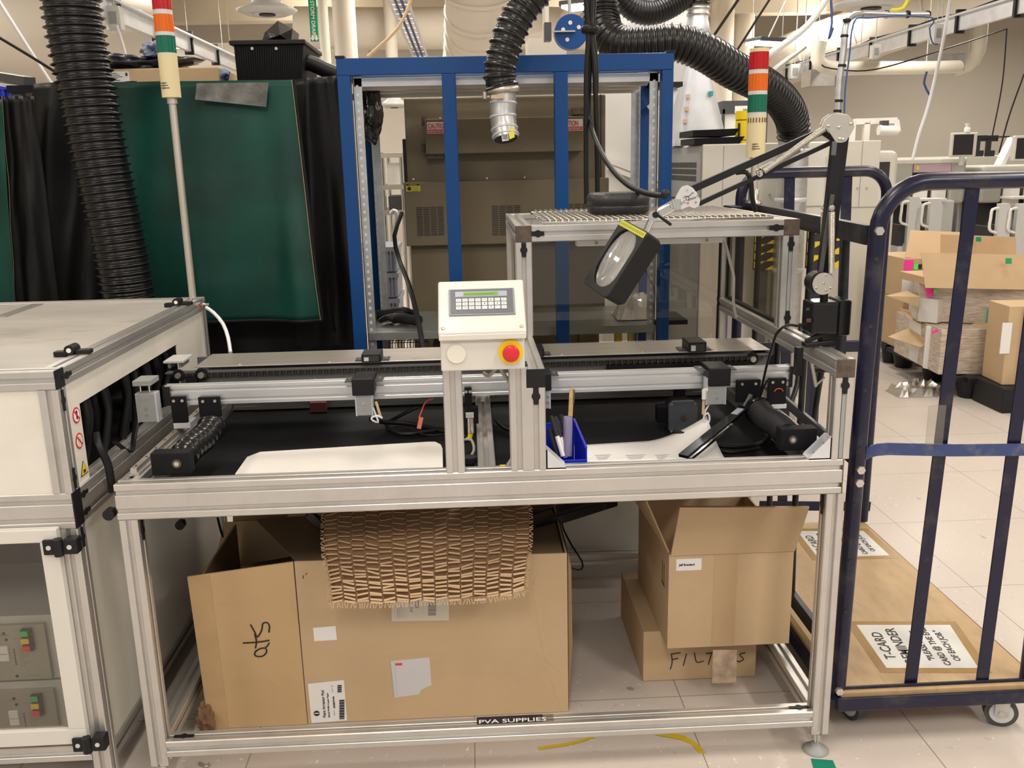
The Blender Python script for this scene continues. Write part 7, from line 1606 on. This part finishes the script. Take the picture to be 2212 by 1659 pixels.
MB().box(BLc.x+.01, BLc.x+.016, Yb+.006, .66, zfl, TLc.z-.02).build('side_panel', cardd, bc); MB().box(BLc.x+.02, BRc.x-.006, Yb+.006, .66, zfl, zfl+.006).build('bottom_panel', cardb, bc)
MB().prism([(FTc.x, FTc.z-.01), (TRc.x-.01, TRc.z-.006), (TRc.x-.03, .46), (.40, .46)], (0, .30, 0), (1, 0, 0), (0, 0, 1), (0, .3, -.0)).build('inner_fill', cardd, bc) if False else None
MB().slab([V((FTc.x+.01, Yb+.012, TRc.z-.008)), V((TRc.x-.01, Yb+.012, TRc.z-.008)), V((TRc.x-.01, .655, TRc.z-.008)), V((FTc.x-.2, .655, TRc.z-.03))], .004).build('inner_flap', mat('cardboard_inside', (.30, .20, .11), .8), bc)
MB().prism([(BRc.x+.002, .0+zfl), (BRc.x+.014, .22), (BRc.x+.012, TRc.z-.05), (BRc.x+.003, TRc.z)], (0, Yb+.01, 0), (1, 0, 0), (0, 0, 1), (0, .25, 0)).build('side_flap', cardd, bc)
def onf(u, v, off=.0006, Y=Yb): return P(u, v, Y=Y-off)
# creases as thin folded ridges
for k, pl_ in enumerate(([(712, 1425), (850, 1415), (960, 1410), (1120, 1400), (1165, 1415), (1220, 1460)], [(1165, 1230), (1150, 1270), (1160, 1330), (1165, 1370), (1180, 1430), (1200, 1500), (1215, 1535)])):
    MB().tube(spline([onf(u, v, -.0006) for u, v in pl_], .02), .0014, 5).build('crease', cardb, bc)
for k, pl_ in enumerate(([(435, 1435), (520, 1425), (600, 1420), (650, 1425)], [(470, 1470), (560, 1462), (600, 1475), (650, 1520)], [(420, 1310), (520, 1300), (600, 1290)])):
    MB().tube(spline([onf(u, v, .0036) for u, v in pl_], .02), .0012, 5).build('crease', cardb, bc)
# ats handwriting
def stroke(lst, off, r=.0022, par=bc, m=ink, nm='handwriting', Y=Yb):
    mb = MB()
    for pts in lst: mb.tube(spline([onf(u, v, off, Y) for u, v in pts], .004), r, 6)
    return mb.build(nm, m, par)
stroke([[(553, 1405), (550, 1414), (556, 1418), (568, 1417), (576, 1408), (573, 1400), (560, 1402), (552, 1408)], [(573, 1400), (580, 1392), (581, 1388)],
        [(525, 1389), (545, 1388), (565, 1386), (582, 1383)], [(550, 1370), (554, 1385), (552, 1400)], [(541, 1349), (550, 1365), (556, 1376), (565, 1362), (568, 1347), (577, 1345), (582, 1352), (581, 1366)]], .0046)
def quad(us, m, nm, par=bc, off=.0008, th=.0006, Y=Yb): return MB().slab([onf(u, v, off, Y) for u, v in us][::-1], -th if False else th).build(nm, m, par)
quad([(676, 1356), (725, 1352), (728, 1382), (679, 1385)], paper, 'blank_label')
pl_ = quad([(845, 1282), (970, 1266), (970, 1340), (846, 1342)], mat('film_pouch', (.66, .60, .50), .3), 'packing_list_pouch')
# label text (rotated: reads upward)
def rtext(s, u, v, size, m, par, off=.002, **k): return text(s, onf(u, v, off), (0, 0, 1), (-1, 0, 0), size, m, par, th=.0002, **k)
rtext('PO 151 6-50', 893, 1322, .013, inkg, pl_)
mb = MB(); 
for k in range(14): a, b = onf(925, 1288+k*3.1, .0022), onf(942, 1288+k*3.1+(.9 if k % 3 else 1.9), .0022); mb.box(a.x, b.x, a.y-.0002, a.y, b.z, a.z)
for k in range(8): a, b = onf(897, 1291+k*3.0, .0022), onf(905, 1291+k*3.0+(1.4 if k % 2 else .8), .0022); mb.box(a.x, b.x, a.y-.0002, a.y, b.z, a.z)
for k in range(5): a, b = onf(858+k*4, 1300+k*3, .0022), onf(859.3+k*4, 1335, .0022); mb.box(a.x, b.x, a.y-.0002, a.y, b.z, a.z)
a, b = onf(909, 1269, .0022), onf(919, 1276, .0022); mb.box(a.x, b.x, a.y-.0002, a.y, b.z, a.z)
mb.build('barcode', inkg, pl_)
tp = quad([(844, 1428), (928, 1420), (932, 1480), (910, 1490), (905, 1500), (885, 1503), (860, 1506), (852, 1508)], mat('torn_pouch', (.62, .60, .62), .25), 'torn_label')
MB().slab([onf(u, v, .0016) for u, v in [(853, 1432), (858, 1504), (852, 1508), (844, 1430)]], .0003).build('film_edge', lgrey, tp)
a, b = onf(854, 1433, .0018), onf(869, 1437, .0018); MB().box(a.x, b.x, a.y-.0002, a.y, b.z, a.z).build('red_print', redp, tp)
sl2 = quad([(665, 1477), (743, 1469), (750, 1556), (673, 1562)], paper, 'shipping_label')
c = onf(684, 1541, .0024); MB().cyl(c, c+V((0, -.0003, 0)), .0085, n=24).build('round_logo', ink, sl2); c = onf(684, 1541, .003); MB().obox(c, V((.0065, 0, 0)), V((0, .0002, 0)), V((0, 0, .0014))).build('logo_bar', paper, sl2)
rtext('Paint Arrestor Pad', 704, 1550, .0115, ink, sl2, bold=.0002); rtext('20x20 PWM 6-Layer Paper', 713, 1550, .0072, ink, sl2, bold=.0001)
rtext('PART #', 724, 1546, .005, inkg, sl2); rtext('2020BKPWM', 724, 1530, .0068, ink, sl2, bold=.0002); rtext('QTY  70', 720, 1495, .006, inkg, sl2)
mb = MB()
for k in range(22): a, b = onf(733, 1512+k*1.9, .0022), onf(744, 1512+k*1.9+(.6 if k % 3 else 1.2), .0022); mb.box(a.x, b.x, a.y-.0002, a.y, b.z, a.z)
for k in range(8): a, b = onf(729, 1480+k*2.1, .0022), onf(738, 1480+k*2.1+(.7 if k % 2 else 1.3), .0022); mb.box(a.x, b.x, a.y-.0002, a.y, b.z, a.z)
mb.build('barcode', ink, sl2)
stroke([[(655, 1243), (655, 1250)], [(663, 1238), (660, 1242)]], .0008, .001)
# paper wad and bag beside the carton
lump('paper_wad', P(440, 1560, Y=.22)+V((0, .02, 0)), (.022, .03, .04), kraftd, 'brown paper wad squeezed at the left edge of the large carton', 'paper', 3, rough=.8, seat=.002)
# rear carton
a, b = P(500, 1128, Y=.72), P(720, 1125, Y=.72)
rc_ = thing('rear_carton', 'brown carton standing behind the large carton under the left half of the bench', 'box', ((a.x+b.x)/2+.2, .85, 0))
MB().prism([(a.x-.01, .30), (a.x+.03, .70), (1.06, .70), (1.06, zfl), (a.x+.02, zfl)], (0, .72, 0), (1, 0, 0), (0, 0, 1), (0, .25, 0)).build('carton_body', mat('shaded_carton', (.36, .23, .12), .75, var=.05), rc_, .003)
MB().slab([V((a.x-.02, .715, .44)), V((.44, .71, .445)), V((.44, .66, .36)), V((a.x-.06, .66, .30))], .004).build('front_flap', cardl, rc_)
# honeycomb paper
hm = thing('honeycomb_paper', 'expanded kraft honeycomb paper draped over the large carton', 'packing paper', (.72, .2, .46))
def hsurf(s, t):
    x = .463+(.985-.463)*s; ang = t*2.15
    z = .728-.272*t**1.02; y = .30-.20*math.sin(min(1, t*1.25)*math.pi/2)+.012*math.sin(s*9+t*3)
    x += (.010*math.sin(t*5))*(s-.5)*2; z += .010*math.sin(s*6.3+1)*t; z -= .016*(1-s)*t
    return V((x, y, z))
nx, nz = 40, 24; vs = [hsurf(i/nx, j/nz)+V((0, .012, 0)) for j in range(nz+1) for i in range(nx+1)]
o = MB().add(vs, [(j*(nx+1)+i, (j+1)*(nx+1)+i, (j+1)*(nx+1)+i+1, j*(nx+1)+i+1) for j in range(nz) for i in range(nx)], 0, True).build('gap_shade_layer', kraftd, hm); so = o.modifiers.new('solidify', 'SOLIDIFY'); so.thickness = .003; so.offset = -1  # dark sheet paints the shade seen in the gaps between cells
random.seed(2); mb = MB(); cols, rows = 15, 27
for i in range(cols):
    for j in range(rows):
        s = (i+.5)/cols; t = (j+.5+(.5 if i % 2 else 0))/rows
        if t > 1: continue
        jt = random.uniform(-.004, .004); p = hsurf(s, min(1, t)); ps = (hsurf(min(1, s+.01), t)-hsurf(max(0, s-.01), t)).normalized(); pt = (hsurf(s, min(1, t+.01))-hsurf(s, max(0, t-.01))).normalized(); n = ps.cross(pt); n = -n if n.y > 0 else n
        tl = math.radians(random.uniform(-4, 14)*(1 if i % 2 else -1)); e = ps*math.cos(tl)+pt*math.sin(tl); f = (pt*math.cos(tl)-ps*math.sin(tl)); f = (f*.75+n*.66).normalized()
        mb.obox(p+n*.003+pt*jt, e*.0150, f*.0024, e.cross(f)*.0004)
        # cross webs
        mb.obox(p+e*.0165+n*.000, (pt*.7+e*.4).normalized()*.0052, n*.0022, (pt*.4-e*.7).normalized()*.0004, 1)
        mb.obox(p-e*.0165+n*.000, (pt*.7-e*.4).normalized()*.0052, n*.0022, (pt*.4+e*.7).normalized()*.0004, 1)
for i in range(70):
    s = i/69; p = hsurf(s, 1); mb.obox(p+V((random.uniform(-.002, .002), -.002, -.006)), V((.001, 0, 0)), V((0, .0004, 0)), V((random.uniform(-.004, .004), 0, .008)))
for sd_ in (0, 1):
    for j in range(60): p = hsurf(sd_, j/59); mb.obox(p+V(((.004 if sd_ else -.004), random.uniform(-.004, .004), 0)), V((.005, random.uniform(-.003, .003), random.uniform(-.004, .004))), V((0, .002, 0)), V((0, 0, .0006)))
mb.build('paper_cells', [kraft, mat('kraft_web_shade', (.34, .21, .12), .85)], hm)['kind'] = 'stuff'  # webs in a darker kraft, shade between the lit strips put into the colour
# right cartons
YL = .385; x0, x1 = 1.345, 1.692
lb_ = thing('filters_carton', 'low carton with handwritten letters on the floor below the open carton', 'box', ((x0+x1)/2, .58, 0))
MB().box(x0, x1, YL, .80, zfl, .168).build('carton_body', cardb, lb_, .002)
MB().box(x0+.05, x0+.10, .50, .798, .1682, .1688).build('packing_tape', cardl, lb_)
def h2(lst, r=.0016): 
    mb = MB()
    for pts in lst: mb.tube(spline([P(u, v, Y=YL-.0008) for u, v in pts], .004), r, 6)
    return mb
h2([[(1450, 1412), (1452, 1430), (1448, 1446)], [(1450, 1413), (1470, 1410)], [(1452, 1425), (1465, 1422)], [(1483, 1412), (1476, 1438)], [(1500, 1410), (1505, 1430), (1520, 1428)], [(1525, 1412), (1545, 1410)], [(1537, 1411), (1530, 1436)],
    [(1552, 1436), (1556, 1412), (1572, 1410)], [(1554, 1424), (1566, 1423)], [(1553, 1436), (1570, 1434)], [(1578, 1432), (1580, 1410), (1592, 1414), (1581, 1421), (1596, 1430)], [(1610, 1410), (1598, 1414), (1606, 1424), (1596, 1430)]]).build('handwriting', ink, lb_)
YU = .28; zu = .170
Ua, Ub = P(1450, 1195, Y=YU), P(1718, 1190, Y=YU); La, Lb = P(1441, 1405, Y=YU), P(1704, 1400, Y=YU)
uz = (Ua.z+Ub.z)/2
ub = thing('open_carton', 'open carton with a name label and raised front flap at bench right', 'box', (1.57, .50, zu))
xL, xR = 1.394, 1.7165 if False else 1.752
yd = .74
MB().box(xL, xR, YU, YU+.006, zu, uz).build('front_panel', cardb, ub, .001); MB().box(xL, xL+.006, YU+.006, yd, zu, uz).build('side_panel', cardb, ub); MB().box(xR-.006, xR, YU+.006, yd, zu, uz).build('side_panel', cardb, ub)
MB().box(xL, xR, yd, yd+.006, zu, uz+.0).build('rear_panel', cardb, ub); MB().box(xL+.006, xR-.006, YU+.006, yd, zu, zu+.006).build('bottom_panel', cardb, ub)
q = [V((xL+.004, YU, uz)), V((xR, YU, uz)), P(1747, 1093, Y=YU-.05), P(1468, 1093, Y=YU-.05)]
MB().slab(q, .006).build('front_flap', cardb, ub)
MB().slab([V((xL, YU+.01, uz)), V((xL, yd, uz)), P(1372, 1083, Y=.66), P(1395, 1083, Y=.32)], .005).build('left_flap', cardb, ub)
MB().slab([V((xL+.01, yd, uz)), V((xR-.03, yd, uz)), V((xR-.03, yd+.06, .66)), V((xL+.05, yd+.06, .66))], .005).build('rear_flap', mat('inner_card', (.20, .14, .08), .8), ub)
MB().box(P(1540, 1300, Y=YU).x, P(1590, 1300, Y=YU).x, YU-.0006, YU, zu+.0005, uz-.001).build('tape_strip', mat('pale_tape', (.50, .34, .19), .3), ub)
a, b = P(1538, 1412, Y=YU-.001), P(1592, 1478, Y=YU-.0)
MB().slab([P(1540, 1404, Y=YU-.002), P(1592, 1404, Y=YU-.002), P(1590, 1474, Y=YU+.01), P(1538, 1476, Y=YU+.01)], .0006).build('hanging_tape', mat('clear_brown_tape', (.48, .36, .26), .12, var=.3, vscale=30, coat=.6, bump=.5, bscale=40), ub)
a, b = P(1461, 1208, Y=YU-.001), P(1515, 1231, Y=YU-.001)
nl_ = MB().box(a.x, b.x, YU-.0012, YU-.0004, b.z, a.z).build('name_label', paper, ub); text('Jeff Breuland', (a.x+.008, YU-.0016, (a.z+b.z)/2-.003), (1, 0, 0), (0, 0, 1), .0088, ink, nl_, th=.0002, bold=.0003)
c = P(1438, 1218, X=xL-.0006)
mb = MB()
for (dy, z_a, z_b) in ((-.01, -.03, .035), (.012, -.03, .035)): mb.box(xL-.0008, xL-.0002, YU+.07+dy-.002, YU+.07+dy+.002, uz-.09+z_a, uz-.09+z_b)
mb.box(xL-.0008, xL-.0002, YU+.05, YU+.09, uz-.125, uz-.121); mb.build('arrow_print', ink, ub)
MB().bar(P(1733, 1145, Y=.20)+V((0, 0.05, 0)), P(1733, 1185, Y=.22)+V((0, .05, 0)), .012, .001, (0, 1, 0)).build('tape_end', mat('tape_curl', (.6, .58, .55), .15), ub)
# black tubes and cable under the bench
fl_ = thing('folded_stand', 'black tubular bars leaning under the bench between the two cartons', 'stand', tuple(P(1210, 1120, Y=.5)))
MB().bar(P(1120, 1148, Y=.42), P(1330, 1082, Y=.62), .022, .03).build('bar', blackpaint, fl_, .003); MB().bar(P(1110, 1125, Y=.52), P(1300, 1074, Y=.72), .02, .026).build('bar', blackpaint, fl_, .003)
MB().bar(P(665, 1108, Y=.40), P(715, 1155, Y=.40), .022, .028).build('bar', blackpaint, fl_, .003)
wire([P(1128, 1150, Y=.40), P(1165, 1175, Y=.36), P(1205, 1212, Y=.32), P(1235, 1228, Y=.32), P(1256, 1230, Y=.34), P(1257, 1212, Y=.36), P(1236, 1180, Y=.4), P(1218, 1145, Y=.5), P(1212, 1122, Y=.55)], .0028, cablem, 'thin black cable looping beside the large carton')
wire([P(470, 1118, Y=.7), P(478, 1150, Y=.7), P(488, 1175, Y=.7)], .004, cablem, 'black cable hanging under the left part of the bench')
wire([P(430, 1648, Z=.006)+V((0, 0, 0)), P(440, 1652, Z=.006), P(446, 1656, Z=.006), P(452, 1650, Z=.006)], .004, alud, 'small bent metal clip on the floor below the lower rail', 'clip', 'metal_clip')
